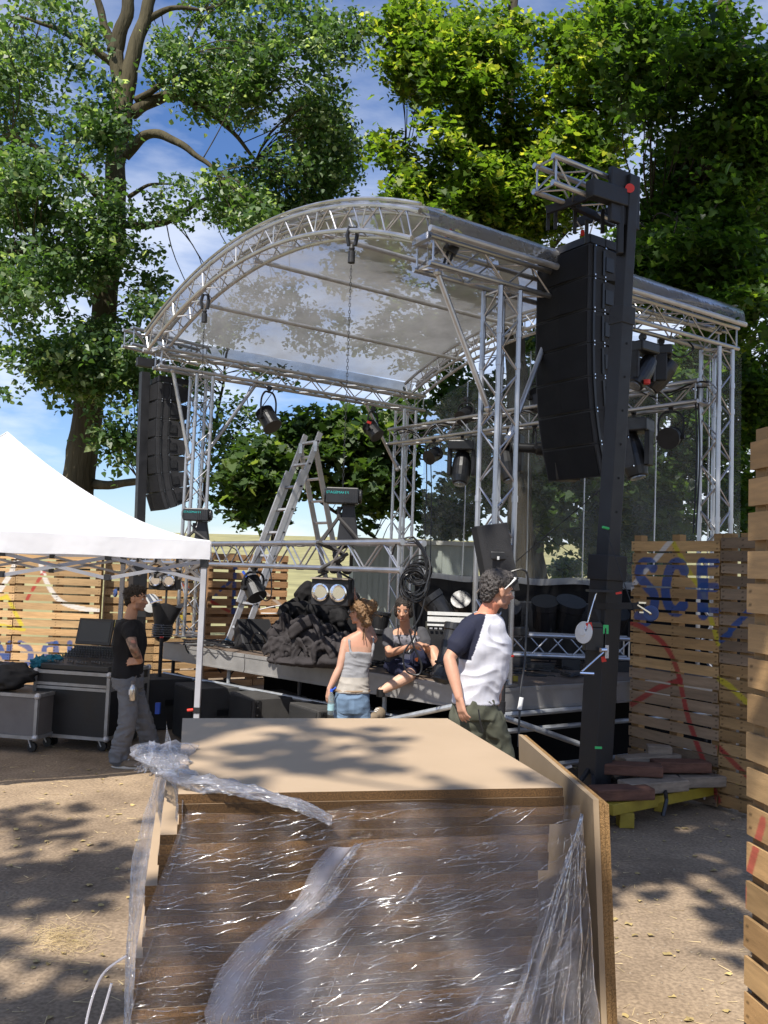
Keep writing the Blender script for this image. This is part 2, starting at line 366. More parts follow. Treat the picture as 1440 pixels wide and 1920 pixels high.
# far wall behind the cases: y about 13 m
Lst = [([(34, 1045), (22, 1075), (0, 1108)], .075, PW),
       ([(76, 1050), (88, 1090), (112, 1125), (150, 1140), (192, 1146)], .07, PW, 1),
       ([(92, 1056), (84, 1072)], .05, PR), ([(80, 1078), (72, 1090)], .05, PR), ([(68, 1096), (62, 1106)], .05, PR), ([(58, 1112), (52, 1124)], .05, PR),
       ([(0, 1124), (14, 1118), (46, 1180), (0, 1172)], .06, PY), ([(118, 1232), (132, 1220), (140, 1240)], .04, PY),
       ([(-6, 1250), (-2, 1206), (14, 1242), (20, 1206), (20, 1206)], .085, PB),
       ([(40, 1206), (40, 1206), (56, 1216), (58, 1236), (44, 1250), (32, 1248)], .085, PB, 1),
       ([(106, 1206), (106, 1252)], .085, PB), ([(106, 1207), (88, 1210), (84, 1222), (92, 1230), (106, 1230)], .075, PB, 1), ([(96, 1230), (84, 1252)], .08, PB),
       ([(132, 1206), (132, 1250)], .085, PB)]
p0 = ay(-30, 1045, 13.2); p1 = ay(193, 1045, 13.2)
pallet_wall('pallet_wall', 'wall of pale sunlit pallets painted with blue letters, white arc and yellow triangle behind the mixing desk', p0, p1, 0.0, 2.25, .125, .098, Lst, WD, [(p1 - p0).length * .28], seed=2)
p0 = ay(200, 1045, 13.4); p1 = ay(388, 1045, 14.2)
pallet_wall('pallet_wall', 'pallet wall with faint yellow and blue marks behind the far speaker tower', p0, p1, 0.0, 2.25, .125, .098,
            [([(243, 1056), (262, 1068)], .05, PB), ([(340, 1095), (352, 1102)], .05, PR), ([(325, 1160), (345, 1150), (340, 1170)], .06, PY), ([(214, 1176), (230, 1166), (216, 1168)], .07, PY), ([(335, 1172), (350, 1166)], .03, PB)], WD, [(p1 - p0).length * .5], rear=True, seed=4)
p0 = ay(392, 1040, 14.6); p1 = ay(541, 1040, 15.4)
pallet_wall('pallet_wall', 'free end of the pallet wall seen behind the ladder with red and blue stripes', p0, p1, 0.0, 2.26, .15, .105,
            [([(396, 1128), (428, 1146)], .05, PR), ([(345, 1092), (372, 1110)], .05, PR), ([(399, 1122), (404, 1116)], .06, PB), ([(412, 1106), (419, 1100)], .06, PB), ([(425, 1096), (432, 1089)], .05, PB),
             ([(440, 1060), (436, 1150)], .07, PB), ([(440, 1170), (448, 1200)], .05, PB), ([(495, 1110), (532, 1140)], .05, (0.55, 0.45, 0.36)), ([(355, 1200), (380, 1215), (392, 1240)], .04, PR)],
            (0.38, 0.215, 0.105), [(p1 - p0).length * .6], rear=True, seed=6)
# painted wall at the near side of the stage
Fst = [([(1256, 985), (1262, 1010), (1300, 1080), (1322, 1110), (1350, 1207)], .05, PY), ([(1282, 990), (1240, 1040), (1180, 1110)], .055, PW),
       ([(1228, 1064), (1222, 1056), (1207, 1058), (1202, 1078), (1216, 1098), (1230, 1116), (1228, 1146), (1214, 1164), (1200, 1156)], .112, PB, 1),
       ([(1287, 1070), (1279, 1058), (1264, 1060), (1254, 1086), (1252, 1116), (1260, 1140), (1273, 1146), (1285, 1134)], .112, PB, 1),
       ([(1320, 1058), (1322, 1150)], .125, PB), ([(1320, 1056), (1346, 1056)], .085, PB), ([(1320, 1101), (1345, 1101)], .085, PB), ([(1322, 1148), (1348, 1148)], .085, PB),
       ([(1176, 1164), (1210, 1178), (1250, 1210), (1275, 1262), (1292, 1340), (1320, 1420), (1350, 1500)], .055, PR, 1), ([(1188, 1320), (1236, 1290), (1280, 1275)], .055, PR),
       ([(1356, 1200), (1372, 1187)], .06, PB), ([(1374, 1180), (1390, 1165)], .06, PB), ([(1396, 1158), (1412, 1142)], .06, PB),
       ([(1352, 1273), (1372, 1286), (1420, 1332)], .055, PY), ([(1350, 1400), (1400, 1450), (1412, 1462)], .05, PR)]
q0 = ay(1185, 1200, 8.87); q1 = ay(1352, 1200, 7.95); q2 = ay(1440, 1200, 7.54)
W1 = (Vector((q1.x, q1.y, 0)) - Vector((q0.x, q0.y, 0))).length
pallet_wall('pallet_wall', 'brown pallet wall painted with blue capitals SCE and a long red curve beside the black tower', q0, q2, 0.03, 2.50, .1135, .094, Fst, (0.43, 0.26, 0.11), [W1], seed=9, res=.011, grey=lambda c, t: (.7 if t < .47 else 0) if c == 0 else (.7 if t > .5 else 0))
# tall near wall at the picture's edge
r0 = ay(1409, 1400, 4.15); r1 = Vector((r0.x + .17, r0.y - 1.25, 0))
pallet_wall('pallet_wall', 'nearest tall pallet wall with a pale red stripe', r0, r1, 0.02, 2.78, .168, .132, [([(1440, 1540), (1412, 1640)], .05, (0.42, 0.08, 0.06)), ([(1405, 1665), (1403, 1705)], .03, (0.42, 0.08, 0.06))], (0.40, 0.255, 0.12), [], seed=12, res=.012)

# ---------------- stage deck ----------------
vdir = Vector((0.84, 0.545, 0)).normalized(); udir = Vector((-0.77, 0.72, 0)); udir = Vector((-0.735, 0.678, 0))
DC = Vector((0.95, 7.95, 0)); DL = Vector((-2.75, 11.42, 0)); DB = DC + vdir * 5.0; DBL = DL + vdir * 5.2
deck = thing('stage_deck', 'grey aluminium and plywood stage deck on scaffold legs under the arched roof', 'stage', (DC.x, DC.y, 0))
DECKM = pm('deck_plywood', (0.13, 0.095, 0.07), 0.6, 0, 0.35, 3, 0.2, 40, 0.4)
mb = MB(); n = 4
mb.prism([(p.x, p.y) for p in (DC, DB, DBL, DL)], (0, 0, .965), (1, 0, 0), (0, 1, 0), .035)
mb.build('platform', DECKM, deck)
fm = MB(); FR = pm('deck_frame', (0.30, 0.29, 0.28), 0.5, 0.35, 0.2, 4, 0.1, 40)
for a, b in ((DC, DL), (DC, DB), (DL, DBL)):
    d = (b - a).normalized(); L_ = (b - a).length; k = max(1, round(L_ / 2)); nn = d.cross(Vector((0, 0, 1)))
    if (a is DL): nn = -nn
    for i in range(k):
        s_ = a + d * (L_ * i / k + .008) - nn * .0; e_ = a + d * (L_ * (i + 1) / k - .008)
        s_ = s_ + nn * (-.02 if nn.dot(DC - DB) < 0 and a is DC and b is DL else .02); 
        e_ = e_ + (s_ - (a + d * (L_ * i / k + .008)))
        fm.bar(s_ + Vector((0, 0, .978)), e_ + Vector((0, 0, .978)), .045, .035)
        fm.bar(s_ + Vector((0, 0, .885)), e_ + Vector((0, 0, .885)), .03, .15)
        fm.bar(s_ + Vector((0, 0, .80)), e_ + Vector((0, 0, .80)), .05, .02)
fm.build('edge_frame', FR, deck)
for i in range(5):
    for j in range(4):
        p = DC.lerp(DL, i / 4) + (DB - DC) * (j / 3.0) * .97 + vdir * .06 + udir * (.12 if i == 0 else -.1 if i == 4 else 0)
        m_ = MB(); m_.tube((p.x, p.y, .03), (p.x, p.y, .79), .024, n=8); m_.box((p.x, p.y, .015), (.15, .15, .012)); m_.tube((p.x, p.y, .02), (p.x, p.y, .1), .03, n=8)
        m_.build('leg', STEEL if (i + j) % 2 else BLK, deck)
for a, b in ((DC + vdir * .1, DB), (DC + udir * .1, DL)):
    for z_ in (.25, .6):
        m_ = MB(); m_.tube((a.x, a.y, z_), (b.x, b.y, z_), .024); m_.build('rail', STEEL, deck)
m_ = MB(); p = ay(945, 1345, 7.75); q = ay(1100, 1400, 8.3); m_.tube(p, q, .026, n=10); p = ay(930, 1342, 7.85); q = ay(1100, 1328, 8.5); m_.tube(p, q, .026, n=10); m_.tube(ay(720, 1352, 8.2), ay(860, 1322, 7.7), .024, n=10)
m_.build('brace', STEEL, deck)
m_ = MB()
for a, b in ((DC, DB),):
    for k in range(8):
        pass
sk = MB(); sb = DC + vdir * 1.3 + udir * .9; se = DL + vdir * 1.0 - udir * .6
sk.bar((sb.x, sb.y, .40), (se.x, se.y, .40), .02, .78)
se2 = DC + vdir * 4.6 + udir * .9; sk.bar((sb.x, sb.y, .40), (se2.x, se2.y, .40), .02, .78)
sk.build('black_skirt', pm('black_cloth', (0.006, 0.006, 0.007), 0.95, 0, 0.3, 4, 0.2, 30, 0.1), deck)

# ---------------- arched roof on truss columns ----------------
ZB, ZT = 4.72, 4.96
roof = thing('stage_roof', 'arched aluminium truss roof with clear plastic skin standing over the stage', 'stage roof', (0.5, 11, 1.0))
OFR = az(790, 503, 4.7); OFL = az(292, 690, 4.7); BRp = az(1352, 657, 4.7); BLp = az(775, 771, 4.7)
OFR.z = OFL.z = BRp.z = BLp.z = 0
zm = (ZB + ZT) / 2
sideR = (BRp - OFR).normalized(); sideL = (BLp - OFL).normalized()
for a, b, sd in ((OFR, BRp, sideR), (OFL, BLp, sideL)):
    mb = MB(); a2 = a + Vector((0, 0, zm)); b2 = b + sd * .15 + Vector((0, 0, zm)); truss(mb, a2, b2)
    for c in (a2, b2):                                   # box corner plates
        mb.box(c + Vector((0, 0, .0)) + sd * (.06 if c is a2 else -.06), (.005, .005, .2))
    mb.bar(a2 + sd.cross(Vector((0, 0, 1))) * .12 + Vector((0, 0, .125)) + sd * .0, a2 - sd.cross(Vector((0, 0, 1))) * .12 + Vector((0, 0, .125)), .05, .06)
    mb.build('side_beam', ALU, roof)
def arch_pts(a, b, H, dz, n=28):
    s_ = (b - a).length; Rr = (s_ * s_ / 4 + H * H) / (2 * H); out = []
    a0 = math.asin(s_ / 2 / Rr)
    for k in range(n + 1):
        an = -a0 + 2 * a0 * k / n; r = Rr + dz
        out.append((a + b) / 2 + (b - a).normalized() * r * math.sin(an) + Vector((0, 0, ZT - (Rr - H) + r * math.cos(an) - .02)))
    return out
HA = 0.60
def arch(a, b, nm, th):
    mb = MB(); nd = (b - a).cross(Vector((0, 0, 1))).normalized() * .12
    A_ = {}
    for dz in (0.0, 0.24):
        for s_ in (-1, 1):
            P = [p + nd * s_ for p in arch_pts(a, b, HA, dz)]; A_[(dz, s_)] = P; mb.path(P, .024, 8)
    n = len(P) - 1
    for i in range(n):
        for s_ in (-1, 1):
            f, g_ = (0.0, .24) if i % 2 == 0 else (.24, 0.0)
            mb.tube(A_[(f, s_)][i], A_[(g_, s_)][i + 1], .009, n=5, caps=False)
            if i % 4 == 0: mb.tube(A_[(0.0, s_)][i], A_[(.24, s_)][i], .009, n=5, caps=False)
        for dz in (0.0, .24):
            s_ = 1 if i % 2 == 0 else -1; mb.tube(A_[(dz, s_)][i], A_[(dz, -s_)][i + 1], .008, n=5, caps=False)
    return mb.build('arch', ALU, roof)
arch(OFL, OFR, 'f', 0); arch(BLp, BRp, 'b', 0)
FA = arch_pts(OFL, OFR, HA, .30); BA = arch_pts(BLp, BRp, HA, .30); FAi = arch_pts(OFL, OFR, HA, .02); BAi = arch_pts(BLp, BRp, HA, .02)
for k, kk in ((6, 6), (13, 13), (20, 20)):
    mb = MB(); mb.tube(FAi[k], BAi[kk], .027, n=10)
    mb.build('purlin', ALUW, roof)
m_ = MB(); m_.path([p + sideR * -.13 for p in FA], .018, 6); m_.path([p + sideR * .13 for p in FA], .018, 6); m_.path([p + sideR * .14 for p in BA], .018, 6); m_.build('keder_rail', ALU, roof)
# plastic film
def film_mat(name, t_lo, t_hi, col, sc, stretch=(1, 1, 1), rough=0.25, bump=0.2, bsc=8, trans=0.5, gloss=.25):
    m = bpy.data.materials.new(name); m.use_nodes = True; t = m.node_tree; t.nodes.clear(); n = t.nodes.new; l = t.links.new
    o = n('ShaderNodeOutputMaterial'); mixs = n('ShaderNodeMixShader'); tr = n('ShaderNodeBsdfTransparent'); di = n('ShaderNodeBsdfDiffuse'); tl = n('ShaderNodeBsdfTranslucent'); gl = n('ShaderNodeBsdfGlossy')
    tr.inputs[0].default_value = (.93, .94, .95, 1); di.inputs[0].default_value = (*col, 1); tl.inputs[0].default_value = (*col, 1); gl.inputs[0].default_value = (.9, .9, .92, 1); gl.inputs['Roughness'].default_value = rough
    m1 = n('ShaderNodeMixShader'); m1.inputs[0].default_value = trans; l(di.outputs[0], m1.inputs[1]); l(tl.outputs[0], m1.inputs[2])
    m2 = n('ShaderNodeMixShader'); fr = n('ShaderNodeLayerWeight'); fr.inputs[0].default_value = gloss
    l(fr.outputs['Fresnel'], m2.inputs[0]); l(m1.outputs[0], m2.inputs[1]); l(gl.outputs[0], m2.inputs[2])
    tc = n('ShaderNodeTexCoord'); mp = n('ShaderNodeMapping'); mp.inputs['Scale'].default_value = stretch; nz = n('ShaderNodeTexNoise'); nz.inputs['Scale'].default_value = sc; nz.inputs['Detail'].default_value = 8; nz.inputs['Roughness'].default_value = .6
    mr = n('ShaderNodeMapRange'); mr.inputs[1].default_value = .3; mr.inputs[2].default_value = .7; mr.inputs[3].default_value = t_lo; mr.inputs[4].default_value = t_hi
    l(tc.outputs['Object'], mp.inputs[0]); l(mp.outputs[0], nz.inputs[0]); l(nz.outputs[0], mr.inputs[0])
    l(mr.outputs[0], mixs.inputs[0]); l(m2.outputs[0], mixs.inputs[1]); l(tr.outputs[0], mixs.inputs[2]); l(mixs.outputs[0], o.inputs[0])
    if bump:
        nb = n('ShaderNodeTexNoise'); nb.inputs['Scale'].default_value = bsc; nb.inputs['Detail'].default_value = 3; l(mp.outputs[0], nb.inputs[0])
        bp = n('ShaderNodeBump'); bp.inputs['Strength'].default_value = bump; bp.inputs['Distance'].default_value = .03; l(nb.outputs[0], bp.inputs['Height'])
        for s_ in (di, gl, fr, tl): l(bp.outputs[0], s_.inputs['Normal'])
    return m
RFILM = film_mat('dusty_clear_pvc', .17, .52, (.35, .345, .345), 1.6, bump=.15, bsc=2.5, rough=.45, trans=.45, gloss=.06)
BFILM = film_mat('clear_pvc', .76, .95, (.50, .54, .53), 1.5, (1, 1, .5), .15, .3, 3, .5, .10)
def skin(u, v):
    x = u * (len(FA) - 1); i = min(int(x), len(FA) - 2); t = x - i
    a = FA[i].lerp(FA[i + 1], t); b = BA[i].lerp(BA[i + 1], t)
    w_ = (b - a).normalized() * .14
    p = (a - w_).lerp(b + w_, v); return p - Vector((0, 0, .02 * math.sin(v * PI) * (1 + .5 * noise.noise(Vector((u * 9, v * 4, 0))))))
mb = MB(); mb.grid(skin, 56, 24); mb.build('roof_skin', RFILM, roof, smooth=True)
for Aa, Bb, o_, sd in ((FA[-1], BA[-1], 1, sideR), (FA[0], BA[0], -1, sideL)):
    e = (OFR - OFL).normalized() * o_; mb = MB()
    mb.grid(lambda u, v: (Aa - sd * .1).lerp(Bb + sd * .12, u) + e * (.10 * math.sin(v * PI / 2)) + Vector((0, 0, -.02 - .20 * v * v + .012 * noise.noise(Vector((u * 12, v * 3, 5))))), 40, 8)
    mb.build('side_flap', film_mat('flap_film', .22, .5, (.16, .16, .17), 2, bump=.2, trans=.3, gloss=.10, rough=.35), roof, smooth=True)
    mb = MB(); q0_ = (Aa - sd * .1) + e * .10 + Vector((0, 0, -.235)); q1_ = (Bb + sd * .12) + e * .10 + Vector((0, 0, -.235)); mb.tube(q0_, q1_, .03, n=10); mb.build('tension_tube', ALUW, roof)
# columns
cols = {}
for nm, (x, y), hd in (('FL', (397, 697), .0), ('FR', (932, 548), .0), ('BL', (764, 768), 0), ('BR', (1343, 655), 0)):
    p = az(x, y, 4.7)
    if nm[1] == 'R': # keep under the beam
        t = (Vector((p.x, p.y, 0)) - OFR).dot(sideR); q = OFR + sideR * t
    else:
        t = (Vector((p.x, p.y, 0)) - OFL).dot(sideL); q = OFL + sideL * t
    cols[nm] = q; zb = 1.0
    if nm == 'BR' or nm == 'FR' or nm == 'FL' or nm == 'BL':
        inside = True
    mb = MB(); hz = Vector((math.cos(R_(8)), math.sin(R_(8)), 0))
    hz = sideR if nm[1] == 'R' else sideL
    truss(mb, (q.x, q.y, zb + .02), (q.x, q.y, ZB - .03), up=hz, w=.24, seg=.27)
    mb.box((q.x, q.y, zb + .012), (.34, .34, .02), Matrix.Rotation(math.atan2(hz.y, hz.x), 3, 'Z'))
    for zc in (ZB - .45, ZB - .75, 2.72):
        for a_ in (-1, 1):
            for b_ in (-1, 1):
                c_ = Vector((q.x, q.y, zc)) + hz * .12 * a_ + Vector((-hz.y, hz.x, 0)) * .12 * b_
                mb.tube(c_ - Vector((0, 0, .03)), c_ + Vector((0, 0, .03)), .031, n=10)
    mb.build('column', ALU, roof)
def brace(a, b, r=.027):
    mb = MB(); mb.tube(a, b, r, n=10); mb.ell(a, (.04, .04, .04), None, 8, 6); mb.ell(b, (.04, .04, .04), None, 8, 6); mb.build('knee_brace', ALU, roof)
Zv = Vector((0, 0, 1))
brace(OFR + sideR * .18 + Zv * 4.7, cols['FR'] - sideR * .13 + Zv * 3.55)
brace(cols['FR'] + sideR * .75 + Zv * 4.7, cols['FR'] + sideR * .13 + Zv * 3.3)
brace(OFL + sideL * .25 + Zv * 4.7, cols['FL'] - sideL * .13 + Zv * 3.5)
brace(cols['FL'] + sideL * .85 + Zv * 4.7, cols['FL'] + sideL * .13 + Zv * 3.6)
brace(cols['BL'] - sideL * .8 + Zv * 4.7, cols['BL'] - sideL * .13 + Zv * 3.7)
# outrigger truss stub that carries the far speakers
mb = MB(); a = ay(238, 636, 12.6); b = ay(350, 668, 13.4); a.z = b.z = (a.z + b.z) / 2 + .05; truss(mb, a, b + (b - a) * .3); solid('truss_stub', mb, ALU, 'short square aluminium truss jutting out beyond the far front corner of the roof', 'truss')

# back curtain of clear film
root = MB()
A0 = BLp + sideL * .30; B0 = BRp + sideR * .30
def bw(u, v):
    p = A0.lerp(B0, u) + (B0 - A0).normalized() * (.12 * (u - .5)); r = .03 * math.sin(u * 46) + .05 * noise.noise(Vector((u * 8, v * 1.5, 2)))
    tt = min(1, max(0, u)); H_ = 4.74 + HA * (1 - (2 * tt - 1) ** 2) * 1.02
    return p + Vector((.5 * r, r, 1.93 + .02 * math.sin(u * 24) * (1 - v) + v * (H_ - 1.93)))
cu = MB(); cu.grid(bw, 120, 30)
ct = thing('back_curtain', 'clear plastic curtain hanging across the back of the stage', 'curtain', (A0.x, A0.y, 1.9))
cu.build('film', BFILM, ct, smooth=True)
hm = MB(); hm.grid(lambda u, v: Vector(bw(u, 0)) + Vector((-.005, -.01, -.02 + v * .09)), 80, 1); hm.build('hem', film_mat('hem', .2, .35, (.5, .5, .5), 3, bump=.2), ct, smooth=True)
for u in (.18, .42, .60, .80, .93):
    s_ = MB(); s_.path([Vector(bw(u, v / 8)) + Vector((-.006, -.012, 0)) for v in range(9)], .010, 4); s_.build('seam', film_mat('seam', .35, .5, (.55, .56, .58), 3, bump=0), ct)
# black low panels behind the stage floor
bp_ = thing('black_backing', 'low black cloth wall closing the back of the stage floor', 'screen', (A0.x, A0.y, 1.0))
mb = MB(); mb.grid(lambda u, v: A0.lerp(B0, -.06 + u * 1.3) + Vector((.1, .1 + .02 * math.sin(u * 60), .98 + v * .98)), 90, 3)
mb.build('cloth', pm('black_molton', (0.012, 0.012, 0.013), 0.95, 0, 0.2, 3, 0.2, 20, 0.1), bp_, smooth=True)
mb = MB(); mb.tube(A0.lerp(B0, -.06) + Vector((.1, .1, 1.97)), A0.lerp(B0, 1.24) + Vector((.1, .1, 1.97)), .02); mb.build('rail', BLK, bp_)
# ---------------- trees ----------------
def leaf_mat(name, c0, c1, c2, trans=0.4):
    m = bpy.data.materials.new(name); m.use_nodes = True; t = m.node_tree; t.nodes.clear(); n = t.nodes.new; l = t.links.new
    o = n('ShaderNodeOutputMaterial'); at = n('ShaderNodeAttribute'); at.attribute_name = 'tint'; cr = n('ShaderNodeValToRGB')
    e = cr.color_ramp.elements; e[0].position = 0.0; e[0].color = (*c0, 1); e[1].position = 1.0; e[1].color = (*c2, 1); k = e.new(.62); k.color = (*c1, 1)
    l(at.outputs['Fac'], cr.inputs[0]); b = n('ShaderNodeBsdfPrincipled'); b.inputs['Roughness'].default_value = .42; b.inputs['Specular IOR Level'].default_value = .35; l(cr.outputs[0], b.inputs[0])
    tl = n('ShaderNodeBsdfTranslucent'); vm = n('ShaderNodeMix'); vm.data_type = 'RGBA'; vm.blend_type = 'MULTIPLY'; vm.inputs[0].default_value = 1; vm.inputs[7].default_value = (2.6, 2.7, 1.0, 1)
    l(cr.outputs[0], vm.inputs[6]); l(vm.outputs[2], tl.inputs[0]); mx = n('ShaderNodeMixShader'); mx.inputs[0].default_value = trans
    l(b.outputs[0], mx.inputs[1]); l(tl.outputs[0], mx.inputs[2]); l(mx.outputs[0], o.inputs[0]); return m
MAPLE = [(0, 0), (.28, -.06), (.5, .12), (.36, .30), (.62, .50), (.34, .52), (.30, .74), (0, 1.0), (-.30, .74), (-.34, .52), (-.62, .50), (-.36, .30), (-.5, .12), (-.28, -.06)]
POP = [(0, 0), (.30, .12), (.42, .40), (.22, .72), (0, 1.0), (-.22, .72), (-.42, .40), (-.30, .12)]
def leaf_mesh(name, P, S, tmpl, mat_, parent, rg, tint, flat=.55, clump=None):
    """P (N,3) leaf positions, S sizes; each leaf is a small folded blade"""
    n_ = len(P); T = np.array(tmpl, float); k = len(T)
    yaw = rg.uniform(0, 2 * np.pi, n_); nx = rg.normal(0, flat, n_); ny = rg.normal(0, flat, n_)
    nrm = np.stack([nx + .10, ny - .45, np.ones(n_)], 1); nrm /= np.linalg.norm(nrm, axis=1)[:, None]
    a = np.stack([np.cos(yaw), np.sin(yaw), np.zeros(n_)], 1); a -= nrm * (a * nrm).sum(1)[:, None]; a /= np.linalg.norm(a, axis=1)[:, None]
    b = np.cross(nrm, a); droop = rg.uniform(.1, .5, n_)
    V_ = P[:, None, :] + S[:, None, None] * (T[None, :, 0:1] * a[:, None, :] + (T[None, :, 1:2] - .3) * b[:, None, :])
    fold = (np.abs(T[:, 0])[None, :] * .35 - (T[:, 1] ** 2)[None, :] * droop[:, None]) * S[:, None]
    V_ = V_ + fold[..., None] * nrm[:, None, :]
    me = bpy.data.meshes.new(name); me.vertices.add(n_ * k); me.vertices.foreach_set('co', (V_ - np.array(wl(parent))).reshape(-1))
    me.loops.add(n_ * k); me.loops.foreach_set('vertex_index', np.arange(n_ * k)); me.polygons.add(n_)
    me.polygons.foreach_set('loop_start', np.arange(n_) * k); me.polygons.foreach_set('loop_total', np.full(n_, k))
    me.update(calc_edges=True); at = me.attributes.new('tint', 'FLOAT', 'POINT'); at.data.foreach_set('value', np.repeat(tint, k))
    me.materials.append(mat_); o = bpy.data.objects.new(name, me); COL.objects.link(o); o.parent = parent; return o
def crown_pts(blobs, n_cl, rg, seed, gap=.0, gs=.55):
    """cluster centres inside ellipsoids (px, py, distance, rx, ry in px, rz in m, weight)"""
    wts = np.array([b[6] for b in blobs]); wts = wts / wts.sum(); out = []; tries = 0
    while len(out) < n_cl and tries < n_cl * 12:
        tries += 1; b = blobs[rg.choice(len(blobs), p=wts)]
        d = rg.normal(size=3); d /= np.linalg.norm(d); r = rg.uniform() ** .42
        Y = b[2] + d[1] * r * b[5]; c = ay(b[0] + d[0] * r * b[3], b[1] + d[2] * r * b[4], Y)
        if noise.noise(Vector((c.x * gs + seed, c.y * gs, c.z * gs))) < gap: continue
        if c.z < .3: continue
        out.append(c)
    return out
def bark_mat(name, col, moss=(.10, .12, .04)):
    m = pm(name, col, .95, 0, .6, 3.5, 1.0, 11, .1, (1, 1, .15)); [setattr(n_.inputs['Distance'], 'default_value', .06) for n_ in m.node_tree.nodes if n_.type == 'BUMP']; return m
BARK = bark_mat('grey_bark', (.075, .065, .040)); BARKD = bark_mat('dark_bark', (.05, .043, .032))
def limb(mb, pts, r0, r1, n=9, k=7, rough=.03):
    P = cr_spline(pts, k); m = len(P); P = [p + Vector((noise.noise(p * 2.1), noise.noise(p * 2.1 + Vector((9, 0, 0))), 0)) * rough * 2 for p in P]
    mb.path(P, [(r0 + (r1 - r0) * i / (m - 1)) * (1 + .12 * noise.noise(P[i] * 3)) for i in range(m)], n); return P
def tree(name, label, base, limbs, blobs, ncl, lpc, size, spread, lm, bark, seed, gap=-.05, tmpl=MAPLE, ntw=160, group=None, flat=.55, tw=.007, tshift=0, gs=.55):
    """limbs: list of (pixel points with distance, r0, r1)"""
    rg = np.random.default_rng(seed); root = thing(name, label, 'tree', base, group)
    mb = MB(); nodes = []
    for pts, r0, r1 in limbs: nodes += limb(mb, pts, r0, r1)
    cl = crown_pts(blobs, ncl, rg, seed * 3.7, gap, gs)
    NA = np.array(nodes); tb = mb
    for c in cl[:ntw]:
        j = int(np.argmin(((NA - np.array(c)) ** 2).sum(1) + 0)); a = Vector(NA[j]); d = (c - a).length
        if d > 2.6: continue
        m1 = a.lerp(c, .45) + Vector((rg.normal() * .08 * d, rg.normal() * .08 * d, .08 * d)); tb.path(cr_spline([a, m1, c], 4), [tw * (1 + .45 * d * (1 - q / 8)) for q in range(9)], 5)
    mb.build('trunk', bark, root, smooth=True)
    P = []; S = []; T = []
    for c in cl:
        k = int(lpc * rg.uniform(.6, 1.4)); ax = np.array([rg.normal(), rg.normal(), rg.normal() * .25]); ax /= np.linalg.norm(ax)
        tt = rg.uniform(-1, 1, k)[:, None]; p = np.array(c) + ax * tt * spread * 1.25 + rg.normal(0, spread * .42, (k, 3)) * np.array([1, 1, .7])
        p[:, 2] -= (np.abs(tt[:, 0]) ** 2) * spread * .35
        P.append(p); S.append(size * rg.uniform(.45, 1.35, k)); T.append(np.clip(rg.normal(.38 + tshift + .10 * rg.normal(), .2, k), 0, 1))
    leaf_mesh('crown', np.concatenate(P), np.concatenate(S), tmpl, lm, root, rg, np.concatenate(T), flat)
    return root, cl
LM_POP = leaf_mat('poplar_leaf', (.022, .048, .017), (.070, .13, .040), (.40, .46, .30), .38)
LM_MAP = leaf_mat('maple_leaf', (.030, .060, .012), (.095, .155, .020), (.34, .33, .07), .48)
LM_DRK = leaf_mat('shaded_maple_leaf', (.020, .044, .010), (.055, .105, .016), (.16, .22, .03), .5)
LM_MID = leaf_mat('sycamore_leaf', (.022, .048, .014), (.060, .105, .026), (.20, .24, .09), .40)

# the great tree behind the tent
D = 17.0
def A_(pts, Y): return [ay(x, y, Y + (p[0] if p else 0)) for x, y, *p in pts]
g0 = ay(128, 1240, D); g0.z = 0
limbs = [(A_([(126, 1240), (138, 1050), (150, 900), (165, 780), (186, 640), (207, 480), (218, 330), (226, 200), (217, 95)], D), .36, .14),
         (A_([(228, 260), (244, 130), (270, 40), (298, -60)], D), .19, .10), (A_([(214, 100), (236, 30), (246, -50)], D), .16, .10), (A_([(212, 92), (190, 30), (176, -30)], D), .11, .05),
         (A_([(236, 292), (268, 258, -.2), (298, 252, -.4), (340, 270, -.6), (376, 296, -.8), (408, 326, -1)], D), .12, .035), (A_([(250, 212), (290, 186, .2), (330, 180, .3), (376, 202, .5), (430, 240, .6), (480, 300, .8)], D), .13, .03),
         (A_([(330, 180, .3), (352, 150, .3), (400, 130, .6), (470, 120, .9)], D), .07, .02), (A_([(256, 188), (300, 158), (330, 140, -.4), (352, 100, -.5)], D), .07, .02),
         (A_([(178, 908), (205, 910, -.3), (235, 905, -.6), (262, 903, -.9)], D), .10, .06), (A_([(268, 40), (320, 15), (380, 20)], D), .08, .02),
         (A_([(210, 400), (160, 340, -.6), (90, 290, -1), (20, 250, -1.2)], D), .10, .03), (A_([(196, 560), (140, 500, -.8), (70, 470, -1.4), (-20, 480, -1.6)], D), .10, .03), (A_([(240, 370), (280, 348), (326, 344)], D), .05, .015),
         (A_([(218, 420), (300, 420, .6), (370, 380, 1.0), (450, 340, 1.2)], D), .09, .02), (A_([(215, 120), (120, 60, -.3), (30, 30, -.5)], D), .09, .02)]
